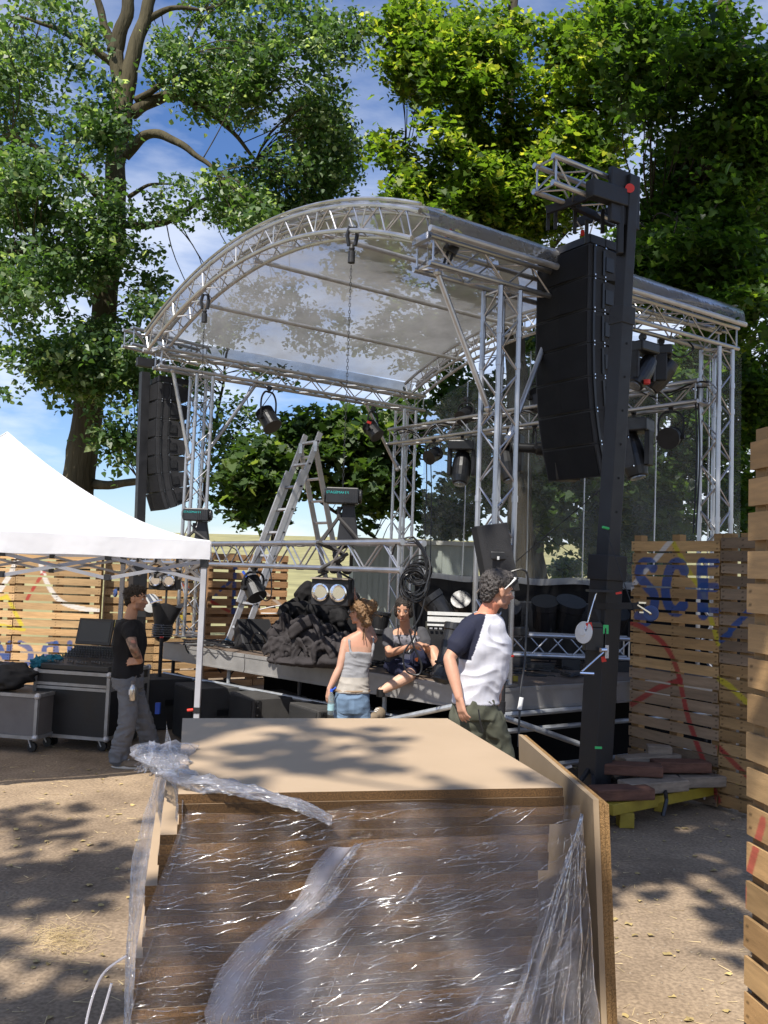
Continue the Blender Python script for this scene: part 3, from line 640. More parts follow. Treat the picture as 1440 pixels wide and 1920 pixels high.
blobs = [(60, 110, 16.4, 150, 150, 2.5, 3.2), (60, 330, 15.8, 130, 110, 2.2, 2.6), (80, 500, 15.6, 135, 110, 2.0, 3.4), (150, 640, 15.8, 130, 90, 1.6, 2.3), (40, 700, 15.8, 90, 70, 1.6, 1.0),
         (470, 60, 17.5, 170, 130, 2.6, 4.0), (560, 190, 18.0, 110, 110, 2.2, 2.8), (430, 160, 17.5, 110, 80, 2.0, 1.4), (540, 330, 18.2, 120, 90, 2.0, 2.8), (400, 400, 16.6, 120, 80, 1.8, 2.4), (330, 120, 17, 60, 90, 1.2, .7),
         (310, 470, 16.2, 90, 70, 1.4, 1.6), (640, 270, 18.2, 60, 90, 1.5, .9), (650, 60, 18.5, 60, 60, 1.5, .7), (290, 570, 16.2, 70, 60, 1.4, 1.0), (190, 210, 15.6, 45, 90, 1.2, .7), (215, 820, 15.2, 50, 60, 1.0, .30), (150, 740, 15.6, 70, 60, 1.2, .5), (560, 420, 18, 100, 40, 1.5, .9), (500, 560, 19, 80, 60, 1.5, .9), (600, 620, 20, 60, 50, 1.5, .6), (430, 620, 19, 50, 40, 1.2, .4), (240, 700, 15.6, 60, 50, 1, .4), (200, 420, 15.3, 60, 110, .8, .8)]
tree('poplar_tree', 'tall broadleaf tree with mossy leaning trunk and arching bare limb behind the white tent', g0, limbs, blobs, 1600, 38, .105, .27, LM_POP, BARK, 11, .03, POP, 420, flat=.85, gs=.8, tshift=.09)
# drooping sprays around the far speakers and inside the stage opening
g1 = ay(470, 1240, 19.5); g1.z = 0
tree('sycamore_tree', 'dark green broadleaf tree seen through the stage opening behind the ladder', g1,
     [(A_([(505, 1225), (508, 1100), (520, 980), (560, 900), (640, 850)], 19.5), .12, .04), (A_([(520, 980), (470, 960), (440, 920)], 19.5), .05, .015), (A_([(560, 900), (600, 940), (690, 1000), (760, 1050)], 19.5), .05, .02), (A_([(640, 850), (720, 800), (790, 740)], 19.5), .06, .03)],
     [(500, 880, 17.5, 85, 60, 1.2, 1.6), (480, 940, 17.5, 60, 50, 1.0, .9), (590, 810, 18, 70, 60, 1.2, 1.1), (690, 830, 18.5, 90, 80, 1.4, 2.4), (650, 900, 18.2, 80, 50, 1.2, .9), (720, 930, 19, 70, 60, 1.2, 1.2), (560, 870, 18, 70, 60, 1.2, 1.0), (740, 790, 19, 60, 60, 1.2, 1.0), (640, 770, 18, 40, 25, .8, .15)],
     300, 34, .17, .28, LM_MID, BARKD, 21, -.22, MAPLE, 90)
g1 = ay(330, 1230, 19.0); g1.z = 0
tree('young_tree', 'thin leafy tree with hanging twigs behind the far speaker tower', g1,
     [(A_([(352, 1225), (356, 1100), (385, 900), (410, 760), (430, 640)], 19), .07, .02), (A_([(385, 900), (420, 840), (470, 790)], 19), .03, .01)],
     [(430, 780, 18, 60, 70, 1.2, 1.2), (350, 720, 18, 60, 50, 1.2, .9), (420, 880, 18.2, 35, 70, 1.0, .7), (500, 700, 18.4, 60, 22, .8, .25)], 70, 30, .12, .28, LM_POP, BARKD, 23, -.2, POP, 60)
# maples over the roof
D = 18.0
g2 = ay(960, 1200, D); g2.z = 0
tree('maple_tree', 'bright yellow green maple with hanging seed clusters rising above the stage roof', g2,
     [(A_([(980, 1200), (975, 900), (968, 700), (955, 520), (945, 420), (950, 280), (958, 130), (966, -60)], D), .28, .09), (A_([(950, 300), (900, 220), (850, 160), (810, 60)], D), .08, .02), (A_([(948, 420), (900, 380), (820, 330), (760, 300)], D), .07, .02),
      (A_([(958, 240), (1020, 200), (1060, 140), (1070, 40)], D), .08, .02), (A_([(955, 520), (1040, 460), (1100, 380)], D), .08, .02), (A_([(1020, 200), (1040, 130), (1000, 60)], D), .04, .015)],
     [(850, 120, 16.5, 125, 110, 2.0, 2.6), (800, 270, 16.2, 95, 80, 1.8, 1.9), (830, 380, 16.0, 120, 70, 1.8, 2.4), (960, 330, 16, 100, 90, 2.0, 2.2), (1000, 90, 16.8, 100, 90, 2.0, 2.0), (930, 60, 17, 100, 60, 2, 1.0), (1080, 240, 15.6, 100, 110, 2.0, 2.4), (1120, 90, 16, 100, 90, 2.0, 1.8), (1060, 380, 16, 100, 70, 2.0, 1.6), (770, 40, 16.6, 60, 50, 1.2, .6), (900, 230, 17, 90, 70, 1.5, .7), (900, 440, 17, 120, 40, 1.6, 1.2), (720, 520, 20, 110, 70, 2, 1.3), (860, 580, 20, 90, 70, 2, 1.2), (760, 640, 21, 90, 50, 2, .8)],
     1350, 44, .115, .28, LM_MAP, BARKD, 31, .03, MAPLE, 320, tshift=.10, gs=.8)
D = 12.5
g3 = ay(1440, 1200, D + 2); g3.z = 0
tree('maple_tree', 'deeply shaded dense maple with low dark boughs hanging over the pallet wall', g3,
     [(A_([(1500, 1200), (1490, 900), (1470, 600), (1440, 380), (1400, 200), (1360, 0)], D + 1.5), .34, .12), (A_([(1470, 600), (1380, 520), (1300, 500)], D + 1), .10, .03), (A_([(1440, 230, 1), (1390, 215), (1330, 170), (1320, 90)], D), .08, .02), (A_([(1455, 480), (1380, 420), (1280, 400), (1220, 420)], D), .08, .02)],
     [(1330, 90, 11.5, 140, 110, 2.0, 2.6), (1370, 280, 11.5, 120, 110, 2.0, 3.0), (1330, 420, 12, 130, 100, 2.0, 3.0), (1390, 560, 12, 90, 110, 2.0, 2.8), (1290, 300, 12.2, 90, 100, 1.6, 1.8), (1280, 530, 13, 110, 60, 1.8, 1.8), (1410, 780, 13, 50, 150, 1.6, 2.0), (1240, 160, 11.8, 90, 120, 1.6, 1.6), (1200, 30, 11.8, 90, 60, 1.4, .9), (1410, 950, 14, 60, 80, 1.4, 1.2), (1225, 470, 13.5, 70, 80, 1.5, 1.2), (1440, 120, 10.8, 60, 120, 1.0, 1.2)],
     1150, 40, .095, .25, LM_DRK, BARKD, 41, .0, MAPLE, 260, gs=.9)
# trees seen through the clear back curtain
D = 21.0
for i, (bx, by, wd, lab, bl, sd, ncl) in enumerate([
    (1010, 1110, .30, 'tree with a dark straight trunk seen through the clear curtain', [(1000, 930, 20, 110, 90, 2, 2.4), (900, 850, 20, 100, 90, 2, 2.0), (1060, 850, 20.5, 90, 90, 2, 2.0), (880, 740, 20, 80, 80, 1.6, 1.5), (1000, 700, 20.5, 90, 90, 2, 1.6), (840, 960, 21, 50, 50, 1, .8)], 51, 420),
    (1268, 1110, .34, 'broad grey trunked tree seen through the curtain near the rear column', [(1260, 950, 19, 110, 90, 2, 2.2), (1180, 900, 19, 90, 110, 2, 2.0), (1270, 800, 19, 90, 80, 2, 1.8), (1300, 680, 19, 90, 80, 2, 1.6), (1200, 740, 19.5, 70, 80, 2, 1.2), (1130, 1010, 20, 60, 50, 1.5, 1.0), (1340, 900, 19, 50, 120, 1.5, 1.2)], 57, 380),
    (1180, 1120, .16, 'slender leafy tree between two thicker trunks behind the clear curtain', [(1150, 960, 22, 80, 80, 1.6, 1.6), (1100, 1000, 22, 60, 60, 1.2, .8), (1190, 1000, 21.5, 60, 60, 1.2, .8)], 61, 130)]):
    g = ay(bx, by, D); g.z = 0
    tree('maple_tree' if i < 2 else 'young_tree', lab, g, [(A_([(bx, by + 60), (bx, by), (bx - 6, by - 130), (bx + 2, by - 300), (bx + 8, by - 480)], D), wd, wd * .4), (A_([(bx - 3, by - 120), (bx - 60, by - 190), (bx - 110, by - 230)], D), wd * .4, .03), (A_([(bx, by - 200), (bx + 50, by - 280), (bx + 90, by - 330)], D), wd * .4, .03)],
         bl, ncl, 30, .16, .30, LM_MID, BARKD, sd, .03, MAPLE, 160, tshift=.0, gs=.8)
# low bushes beyond the curtain and the fence
for i, (x, y, Y, rx, ry, lab) in enumerate([(1130, 1052, 24, 42, 32, 'round green bush at the field edge beyond the curtain'), (1210, 1060, 24, 60, 30, 'wide dull green bush beyond the curtain by the black tower'), (1060, 1065, 25, 26, 20, 'small bush beside the dark straight trunk in the field')]):
    g = ay(x, y + 30, Y); g.z = 0
    tree('bush', lab, g, [([Vector((g.x, g.y, -.1)), Vector((g.x, g.y, .5)), Vector((g.x + .1, g.y, 1.4))], .05, .02)], [(x, y, Y, rx, ry, .7, 1)], 50, 26, .14, .22, LM_MID, BARKD, 70 + i, -.5, POP, 12, group='bushes at the field edge')

# trees behind the photographer, whose shade falls on the near ground, the boards and the dark side
def shade_tree(label, trunk, spots, seed, lpc, size=.20):
    rg = np.random.default_rng(seed); root = thing('shade_tree', label, 'tree', trunk, 'shade trees')
    P = []; cs = []
    for (tx, ty, tz, r, h, n_) in spots:
        c0 = Vector((tx, ty, tz)) - SH * (h - tz if False else h)
        for i in range(n_):
            d = rg.normal(size=3); d /= np.linalg.norm(d); c = np.array(c0) + d * (rg.uniform() ** .5) * np.array([r, r * 1.2, r * .8]); cs.append(Vector(c))
            P.append(c + rg.normal(0, .22, (lpc, 3)))
    mb = MB(); t0 = Vector(trunk); top = sum(cs, Vector()) / len(cs)
    limb(mb, [t0, t0.lerp(top, .3) + Vector((.1, -.1, .6)), t0.lerp(top, .65) + Vector((-.1, -.2, .6)), top], .28, .10)
    for c in cs[::5]:
        a = t0.lerp(top, rg.uniform(.55, 1)); mb.path(cr_spline([a, a.lerp(c, .5) + Vector((0, 0, .2)), c], 3), [.05, .04, .035, .03, .02, .015, .01], 5)
    mb.build('trunk', BARKD, root, smooth=True)
    P = np.concatenate(P); n_ = len(P)
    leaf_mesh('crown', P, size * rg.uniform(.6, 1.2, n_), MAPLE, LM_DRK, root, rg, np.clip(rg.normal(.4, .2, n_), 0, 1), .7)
S1 = [(-1.45, 3.7, 0, .35, 9, 9), (-2.0, 3.9, 0, .35, 9, 7), (-2.6, 5.5, 0, .35, 9, 6), (-1.9, 5.6, 0, .32, 9, 6), (-3.2, 5.3, 0, .4, 9, 6), (-2.6, 6.9, 0, .22, 9, 2), (-3.5, 6.7, 0, .25, 9, 3),
      (.50, 2.95, .9, .16, 7.5, 2), (-.45, 2.65, .9, .14, 7.5, 1), (-.3, 3.55, 1.3, .16, 7.5, 2), (-.7, 4.0, 1.3, .14, 8, 2),]
shade_tree('leafy tree standing behind the photographer on the tent side', (-4.2, -4.5, 0), S1, 81, 22)
S2 = [(2.5, 5.5, 0, .22, 8, 2), (1.7, 6.3, 0, .25, 8, 3), (2.7, 6.3, 0, .35, 8, 5), (2.0, 6.8, 0, .4, 8.5, 8), (3.0, 7.2, 0, .5, 8.5, 11), (2.0, 7.5, .2, .5, 8.5, 10), (2.7, 7.9, .2, .5, 8.5, 12), (2.0, 8.2, 1.5, .6, 8, 16), (2.9, 8.2, .6, .6, 8, 18), (2.6, 8.4, 1.4, .5, 8, 8), (3.3, 7.9, 1.3, .4, 8, 7), (1.9, 8.2, 3.2, .7, 7.5, 18), (2.0, 8.3, 4.6, .7, 7, 18), (1.5, 8.6, 3.8, .45, 7, 8),
      (3.4, 8.0, 2.3, .4, 7, 4), (1.78, 4.0, 2.1, .3, 6.5, 3), (3.4, 9.6, 4.9, .8, 6, 18), (4.2, 11, 5.5, 1.3, 6, 14), (4.6, 12, 7.5, 1.6, 6, 10), (5.5, 12, 4, 1.6, 7, 12), (3.0, 9.5, 4.0, .5, 6, 5), (2.8, 11.5, 3.0, .9, 7, 14), (2.0, 9.5, 1.3, .8, 7.5, 12), (4.8, 14, 9.5, 1.5, 6, 10)]
shade_tree('dense tree standing behind the photographer on the pallet wall side', (4.5, -4.0, 0), S2, 91, 24)
# ---------------- white tent ----------------
TR, TB_, TF = Vector((-1.55, 7.9, 0)), Vector((-3.2, 11.0, 0)), Vector((-4.57, 6.3, 0)); TL = TB_ + TF - TR; TC = ay(14, 800, 8.5); TC.z = 0
EV, VAL, PK = 2.215, .17, 3.22
tent = thing('party_tent', 'white pop-up tent with sagging peaked canopy and grey folding frame', 'tent', (TC.x, TC.y, 0))
TENTM = bpy.data.materials.new('white_polyester'); TENTM.use_nodes = True
t_ = TENTM.node_tree; t_.nodes.clear(); o_ = t_.nodes.new('ShaderNodeOutputMaterial'); d_ = t_.nodes.new('ShaderNodeBsdfDiffuse'); d_.inputs[0].default_value = (.84, .84, .86, 1); l_ = t_.nodes.new('ShaderNodeBsdfTranslucent'); l_.inputs[0].default_value = (.80, .80, .83, 1)
x_ = t_.nodes.new('ShaderNodeMixShader'); x_.inputs[0].default_value = .28; t_.links.new(d_.outputs[0], x_.inputs[1]); t_.links.new(l_.outputs[0], x_.inputs[2]); t_.links.new(x_.outputs[0], o_.inputs[0])
nn_ = t_.nodes.new('ShaderNodeTexNoise'); nn_.inputs['Scale'].default_value = 5; tcx = t_.nodes.new('ShaderNodeTexCoord'); t_.links.new(tcx.outputs['Object'], nn_.inputs[0]); bb_ = t_.nodes.new('ShaderNodeBump'); bb_.inputs['Strength'].default_value = .35; bb_.inputs['Distance'].default_value = .03; t_.links.new(nn_.outputs[0], bb_.inputs['Height']); t_.links.new(bb_.outputs[0], d_.inputs['Normal'])
cor = [TR, TB_, TL, TF]; mb = MB()
for i in range(4):
    a, b = cor[i], cor[(i + 1) % 4]
    def fn(u, v, a=a, b=b):
        p = a.lerp(b, u).lerp(TC, v); e = abs(2 * u - 1)
        z = EV + (PK - EV) * (v ** (1.25 + .35 * e)); z -= .05 * (1 - e * e) * math.sin(PI * min(1, v * 1.6)) * (1 - v)
        return Vector((p.x, p.y, z + .006 * noise.noise(Vector((p.x * 4, p.y * 4, 1)))))
    mb.grid(fn, 24, 20)
mb.build('canopy', TENTM, tent, smooth=True)
mb = MB()
for i in range(4):
    a, b = cor[i], cor[(i + 1) % 4]; nrm = (b - a).cross(Vector((0, 0, 1))).normalized() * .012
    mb.grid(lambda u, v, a=a, b=b, nrm=nrm: a.lerp(b, u) + nrm * (1 + v + .5 * math.sin(u * 30) * v) + Vector((0, 0, EV + .004 - VAL * v + .006 * math.sin(u * 21) * v)), 50, 5)
mb.build('valance', TENTM, tent, smooth=True)
mb = MB()
for p in cor:
    mb.path([Vector((p.lerp(TC, v).x, p.lerp(TC, v).y, EV + (PK - EV) * v ** 1.6 + .004)) for v in [k / 16 for k in range(17)]], .007, 5)
mb.build('ridge_seam', pm('seam_grey', (.62, .62, .64), .8), tent)
GRP = pm('grey_tent_frame', (.36, .36, .38), .5, .2, .12)
for p in cor:
    q = p.lerp(TC, .02); mb = MB(); mb.box((q.x, q.y, 1.02), (.048, .048, 2.0)); mb.box((q.x, q.y, 1.0), (.032, .032, 2.3)); mb.box((q.x, q.y, .006), (.11, .11, .01)); lg = mb.build('leg', GRP, tent)
    mb = MB(); mb.box((q.x, q.y, 2.03), (.065, .065, .10)); mb.build('corner_bracket', BLKM, lg)
    mb = MB(); mb.box((q.x, q.y, .72), (.06, .06, .05)); mb.build('height_clamp', BLKM, lg)
mb = MB(); q = TR.lerp(TC, .02); mb.tube((q.x - .08, q.y - .04, .72), (q.x - .03, q.y - .03, .725), .012, n=8); mb.build('release_ring', RED, tent)
for i in range(4):
    a, b = cor[i].lerp(TC, .02), cor[(i + 1) % 4].lerp(TC, .02); mb = MB(); k = 4
    for j in range(k):
        p, q = a.lerp(b, j / k), a.lerp(b, (j + 1) / k); z0_, z1_ = 2.04, 1.86
        if j % 2: z0_, z1_ = z1_, z0_
        mb.bar((p.x, p.y, z0_), (q.x, q.y, z1_), .018, .03); mb.bar((p.x, p.y, 3.9 - z0_), (q.x, q.y, 3.9 - z1_), .018, .03)
    s_ = mb.build('scissor_truss', GRP, tent)
    mb = MB()
    for j in (1, 2, 3):
        p = a.lerp(b, j / k)
        for z_ in (1.87, 2.04): mb.box((p.x, p.y, z_), (.05, .05, .05))
    mb.build('joint_block', BLKM, s_)
# ---------------- line arrays and towers ----------------
def line_array(P0, w_, h_, dep, tilts, label, sag=0):
    vd = vdir; wd = Vector((-vdir.y, vdir.x, 0)); T = Vector(P0); root = thing('line_array', label, 'loudspeaker', T)
    mb = MB(); c = T + wd * w_ / 2 + vd * dep * .45 + Vector((0, 0, .05))
    for s_ in (0, 1): mb.bar(T + wd * (w_ * s_) * .999 + Vector((0, 0, .05)) + wd * (.02 - .04 * s_), T + wd * (w_ * s_) + vd * dep + Vector((0, 0, .05)) + wd * (.02 - .04 * s_), .03, .08)
    for s_ in (.06, .5, .94): mb.bar(T + vd * dep * s_ + Vector((0, 0, .05)), T + vd * dep * s_ + wd * w_ + Vector((0, 0, .05)), .04, .07)
    mb.build('fly_frame', BLK, root)
    for k, tdeg in enumerate(tilts):
        a = R_(tdeg); dn = vd * math.sin(a) - Vector((0, 0, math.cos(a))); bk = vd * math.cos(a) + Vector((0, 0, math.sin(a)))
        e = .003; A0_ = T + dn * e; B0_ = T + dn * (h_ - e); A1 = T + bk * dep + dn * (.035); B1 = T + bk * dep + dn * (h_ - .035)
        Am, Bm = T + bk * dep * .35 + dn * e, T + bk * dep * .35 + dn * (h_ - e)
        prof = [A0_, Am, A1, B1, Bm, B0_]; vs = prof + [p + wd * w_ for p in prof]
        mb = MB(); mb.add(vs, [tuple(range(5, -1, -1)), tuple(range(6, 12))] + [(i, (i + 1) % 6, 6 + (i + 1) % 6, 6 + i) for i in range(6)])
        cb = mb.build('cabinet', CAB, root)
        mb = MB(); fr = -bk * .006
        g = [A0_ + wd * .02 + dn * .012, A0_ + wd * (w_ - .02) + dn * .012, B0_ + wd * (w_ - .02) - dn * .012, B0_ + wd * .02 - dn * .012]
        g = [g[0] + fr * 1.2, (g[0] + g[1]) / 2 + fr * 5, g[1] + fr * 1.2, g[2] + fr * 1.2, (g[2] + g[3]) / 2 + fr * 5, g[3] + fr * 1.2]
        mb.add(g + [p - fr * 1.0 for p in g], [(0, 1, 4, 5), (1, 2, 3, 4), (0, 5, 11, 6), (5, 4, 10, 11), (4, 3, 9, 10), (0, 6, 7, 1), (1, 7, 8, 2), (2, 8, 9, 3)]); mb.build('grille', GRL, cb)
        mb = MB(); s0 = T - wd * .006
        for (u0, u1, v0, v1) in ((.10, .16, .02, .98), (.36, .42, .12, .88)): mb.bar(s0 + bk * dep * (u0 + u1) / 2 + dn * h_ * v0, s0 + bk * dep * (u0 + u1) / 2 + dn * h_ * v1, .012, dep * (u1 - u0), bk)
        mb.bar(s0 + bk * dep * .55 + dn * h_ * .3, s0 + bk * dep * .55 + dn * h_ * .72, .02, dep * .22, bk)
        mb.build('rigging_rail', BLKM, cb)
        mb = MB()
        for u in (.12, .40, .9):
            for v in (.06, .94): mb.tube(s0 + bk * dep * u + dn * h_ * v - wd * .004, s0 + bk * dep * u + dn * h_ * v - wd * .022, .007, n=8)
        mb.build('pin', CHR, cb)
        T = T + dn * h_
    return root, T, dn
P0 = ay(1106, 455, 7.95)
line_array(P0, .70, .312, .47, [0, 0, 1, 3, 7, 12, 17], 'large black line array of seven loudspeaker cabinets hung from the near tower')
P0 = ay(298, 715, 12.3)
line_array(P0, .66, .262, .44, [0, 0, 1, 3, 7, 13, 20], 'smaller looking black line array curving under the far tower beside the tree')
mb = MB(); c = ay(1062, 890, 8.6); mb.box(c + Vector((0, 0, .02)), (.22, .2, .16), None, 1.25)
solid('hanging_case', mb, BLKM, 'small black box hanging just under the large line array', 'box')
# near tower
bs = Vector((1.93, 7.78, 0)); tp = ay(1182, 332, 7.72); bs = ay(1112, 1500, 7.8); bs.z = .06
tower = thing('speaker_tower', 'black lifting tower with hand winch carrying the large line array', 'lifting tower', (bs.x, bs.y, 0))
dv = (tp - bs); rz_ = math.radians(33)
def mast(a, b, s_, nm, par, m=BLK, rz=rz_):
    d = (b - a).normalized(); x = Vector((math.cos(rz), math.sin(rz), 0)); x = (x - d * x.dot(d)).normalized(); y = d.cross(x)
    mb = MB(); mb.box((a + b) / 2, (s_, s_, (b - a).length), Matrix((x, y, d)).transposed()); return mb.build(nm, m, par, bevel=.006)
def on(z): return bs + dv * ((z - bs.z) / dv.z)
mast(on(.08), on(2.16), .205, 'lower_mast', tower); mast(on(2.1), on(4.42), .145, 'middle_mast', tower); mast(on(4.3), on(tp.z), .115, 'upper_mast', tower)
mast(on(4.28), on(4.44), .165, 'collar', tower); mast(on(2.0), on(2.22), .24, 'collar', tower)
mb = MB()
for z_ in (2.6, 2.9, 3.2, 3.5, 3.8, 4.1):
    p = on(z_); n_ = Vector((-math.sin(rz_) * -1, -math.cos(rz_), 0)); mb.tube(p + n_ * .070, p + n_ * .076, .011, n=10)
mb.build('pin_hole', pm('hole_black', (.002, .002, .002), .9), tower)
hd = on(tp.z - .22); mb = MB()
mb.bar(hd + vdir * .0 - vdir * .25, hd + vdir * .12, .05, .5); mb.bar(hd - vdir * .5 + Vector((0, 0, -.02)), hd, .10, .16)
mb.build('head_plate', BLK, tower, bevel=.01)
wdn = Vector((vdir.y, -vdir.x, 0))
mb = MB(); p = on(tp.z - .14) + Vector((0, -.075, 0)); mb.tube(p + Vector((-.02, -.004, 0)), p + Vector((-.02, -.010, 0)), .042, n=24); mb.build('warning_disc', RED, tower)
mb = MB(); p = on(tp.z - .35); mb.box(p - vdir * .10 + Vector((0, 0, -.14)), (.05, .08, .5)); mb.build('hook_block', BLK, tower, bevel=.01)
# winch
wp = ay(1112, 1198, 7.62)
mb = MB(); mb.box(wp + Vector((0, .0, .0)), (.16, .12, .20)); mb.prism([(-.08, 0), (.08, 0), (.05, .05), (-.05, .05)], wp + Vector((0, .06, .10)), (1, 0, 0), (0, 0, 1), .12); mb.box(wp + Vector((.09, -.02, -.01)), (.012, .1, .22)); mb.build('winch_housing', BLKM, tower, bevel=.006)
mb = MB(); c = ay(1096, 1186, 7.60); rm = axes((-.80, -.55, .1)); mb.lathe([(.02, 0), (.088, 0), (.095, .006), (.095, .014), (.035, .020), (.03, .028), (.0, .028)], c, rm, 32); mb.build('winch_drum', WHT, tower, smooth=False)
mb = MB(); mb.tube(ay(1098, 1180, 7.56), ay(1118, 1112, 7.6), .006); mb.build('winch_cable', CHR, tower)
mb = MB(); a = ay(1136, 1219, 7.5); b = ay(1088, 1262, 7.4); mb.tube(a, b, .009); mb.tube(a, a + Vector((-.05, -.02, .0)), .02, n=12); mb.tube(b, b + Vector((.11, -.02, -.0)), .017, n=10); mb.build('crank_handle', CHR, tower)
for (x, y, m_, sz) in ((1105, 1175, RED, (.05, .004, .07)), (1136, 1180, GRN, (.045, .004, .075)), (1132, 1236, RED, (.04, .004, .045)), (1122, 1402, GRN, (.06, .004, .02)), (1160, 1112, RED, (.05, .004, .018))):
    mb = MB(); mb.box(ay(x, y, 7.56), sz, Euler((0, R_(-12) if m_ is RED else 0, 0)).to_matrix()); mb.build('sticker', m_, tower)
mb = MB(); mb.box(ay(1138, 1222, 7.53), (.03, .004, .11)); mb.build('scale_plate', ALUW, tower)
mb = MB(); a = ay(1120, 1136, 7.7); b = ay(1210, 1136, 7.35); mb.bar(a, b, .04, .055); mb.bar(a + Vector((0, 0, -.02)), ay(1135, 1180, 7.68), .035, .05); mb.box(ay(1125, 1108, 7.62), (.22, .12, .02)); mb.build('outrigger_arm', BLK, tower)
def wheel(c, ax, r, par, tyre=BLU):
    mb = MB(); mb.lathe([(r * .55, -.016), (r * .8, -.016), (r, -.010), (r, .010), (r * .8, .016), (r * .55, .016)], c, axes(ax), 24); w_ = mb.build('wheel', tyre, par)
    mb = MB(); mb.lathe([(r * .02, -.012), (r * .55, -.012), (r * .55, .012), (r * .02, .012)], c, axes(ax), 20); mb.tube(Vector(c) - Vector(ax).normalized() * .03, Vector(c) + Vector(ax).normalized() * .03, .012); mb.build('hub', CHR, w_)
    return w_
TYR = pm('blue_tyre', (.03, .06, .17), .5)
wheel(ay(1220, 1150, 7.3), (.35, 1, .1), .065, tower, TYR)
mb = MB(); mb.bar(ay(1197, 1134, 7.33), ay(1222, 1150, 7.27), .05, .012); mb.box(ay(1203, 1130, 7.33), (.06, .05, .015)); mb.box(ay(1203, 1148, 7.33), (.05, .05, .012)); mb.build('caster_fork', CHR, tower)
# lower legs
for (x0, y0, x1, y1, Y1) in ((1112, 1432, 1010, 1500, 7.2), (1112, 1440, 1112, 1530, 6.9), (1118, 1430, 1190, 1440, 8.7)):
    mb = MB(); a = ay(x0, y0, 7.78); b = ay(x1, y1, Y1); b.z = .1; mb.bar(Vector((bs.x, bs.y, .14)), Vector((b.x, b.y, .12)), .07, .07); mb.bar(a, Vector((bs.x * .5 + b.x * .5, bs.y * .5 + b.y * .5, .16)), .03, .03); mb.tube(Vector((b.x, b.y, .0)), Vector((b.x, b.y, .30)), .02); mb.box((b.x, b.y, .01), (.14, .14, .015))
    lg = mb.build('outrigger', BLK, tower); mb = MB(); mb.tube(Vector((b.x - .05, b.y, .3)), Vector((b.x + .06, b.y, .31)), .012); mb.build('jack_handle', CHR, lg)
mb = MB(); mb.box((bs.x, bs.y, .12), (.34, .34, .10)); mb.build('foot_block', BLK, tower, bevel=.01)
mb = MB(); c = ay(1045, 1445, 7.6); mb.tube(c, c + Vector((0, 0, -.25)), .04, n=12); mb.bar(ay(1030, 1450, 7.55), ay(1072, 1436, 7.5), .03, .02); mb.build('screw_jack', ALUW, tower)
mb = MB(); mb.tube(on(2.45) + Vector((-.03, -.09, 0)), on(2.48) + Vector((-.09, -.12, -.02)), .012); mb.build('clip', GRN, tower)
# truss piece on the tower head, and the hanging bars
a = ay(1019, 326, 7.4); b = a + vdir * .95; mb = MB(); truss(mb, a, b, w=.235, seg=.25)
for s_ in (-1, 1):
    for r in (-1, 1):
        c = a + wdn * .1175 * s_ + Vector((0, 0, .1175 * r)); mb.lathe([(.012, 0), (.026, 0), (.026, .012), (.012, .012)], c - vdir * .004, axes(vdir), 14)
solid('truss_section', mb, ALU, 'short square truss piece clamped across the head of the near tower', 'truss')
hb = thing('hanging_bar', 'black bumper bars and steel slings between the tower head and the large line array', 'rigging bar', ay(1090, 430, 7.9))
mb = MB(); a0 = ay(1024, 395, 7.75); a1 = ay(1120, 362, 7.6)
mb.bar(a0, a1, .04, .07); mb.bar(ay(1080, 418, 8.1), ay(1160, 392, 7.95), .04, .08); mb.bar(ay(1075, 385, 7.7), ay(1150, 420, 8.1), .05, .06)
for (x, y) in ((1028, 400), (1042, 398), (1078, 405), (1100, 425), (1130, 405)): p = ay(x, y, 7.85); mb.box(p - Vector((0, 0, .05)), (.03, .03, .22))
mb.build('bar', BLK, hb)
mb = MB(); pk = ay(1103, 448, 8.05); mb.tube(ay(1075, 405, 7.9), pk, .006); mb.tube(ay(1124, 380, 7.9), pk, .006); mb.tube(ay(1155, 385, 7.8), ay(1150, 420, 7.9), .004); mb.build('steel_sling', ALUW, hb)
mb = MB(); mb.box(ay(1092, 437, 8.0), (.03, .03, .05)); mb.build('shackle', RED, hb)
# far tower
fb = ay(255, 1240, 12.55); fb.z = 0; ft = ay(272, 680, 12.55)
far = thing('speaker_tower', 'black lifting tower seen behind the man in black with a white winch wheel', 'lifting tower', fb)
mb = MB(); fv = ft - fb
mb.box(fb + fv * .25, (.20, .20, fv.length * .5), Euler((0, math.atan2(fv.x, fv.z), .6)).to_matrix()); mb.build('lower_mast', BLK, far)
mb = MB(); mb.box(fb + fv * .72, (.12, .12, fv.length * .5), Euler((0, math.atan2(fv.x, fv.z), .6)).to_matrix()); mb.build('upper_mast', BLK, far)
mb = MB(); mb.bar(ft - vdir * .12, ft + vdir * .3, .1, .12); mb.build('head_plate', BLK, far)
mb = MB(); mb.lathe([(.02, 0), (.13, 0), (.13, .02), (.02, .03)], ay(282, 1131, 12.2), axes((.6, -.8, .1)), 28); mb.build('winch_drum', WHT, far)
mb = MB(); mb.box(ay(272, 1140, 12.3), (.2, .16, .24)); mb.build('winch_housing', BLKM, far); mb = MB(); mb.tube(ay(282, 1131, 12.1), ay(303, 1125, 12.0), .012); mb.build('crank_handle', CHR, far)
mb = MB(); mb.bar(ay(255, 1108, 12.4), ay(218, 1104, 12.1), .05, .05); mb.build('outrigger_arm', BLK, far); wheel(ay(216, 1112, 12.0), (.8, .6, 0), .055, far, TYR)
for s_ in ((.5, -.5), (-.6, -.3), (.5, .6), (-.5, .5)):
    mb = MB(); mb.bar(fb + Vector((0, 0, .12)), fb + Vector((s_[0], s_[1], .06)), .07, .06); mb.build('outrigger', BLK, far)
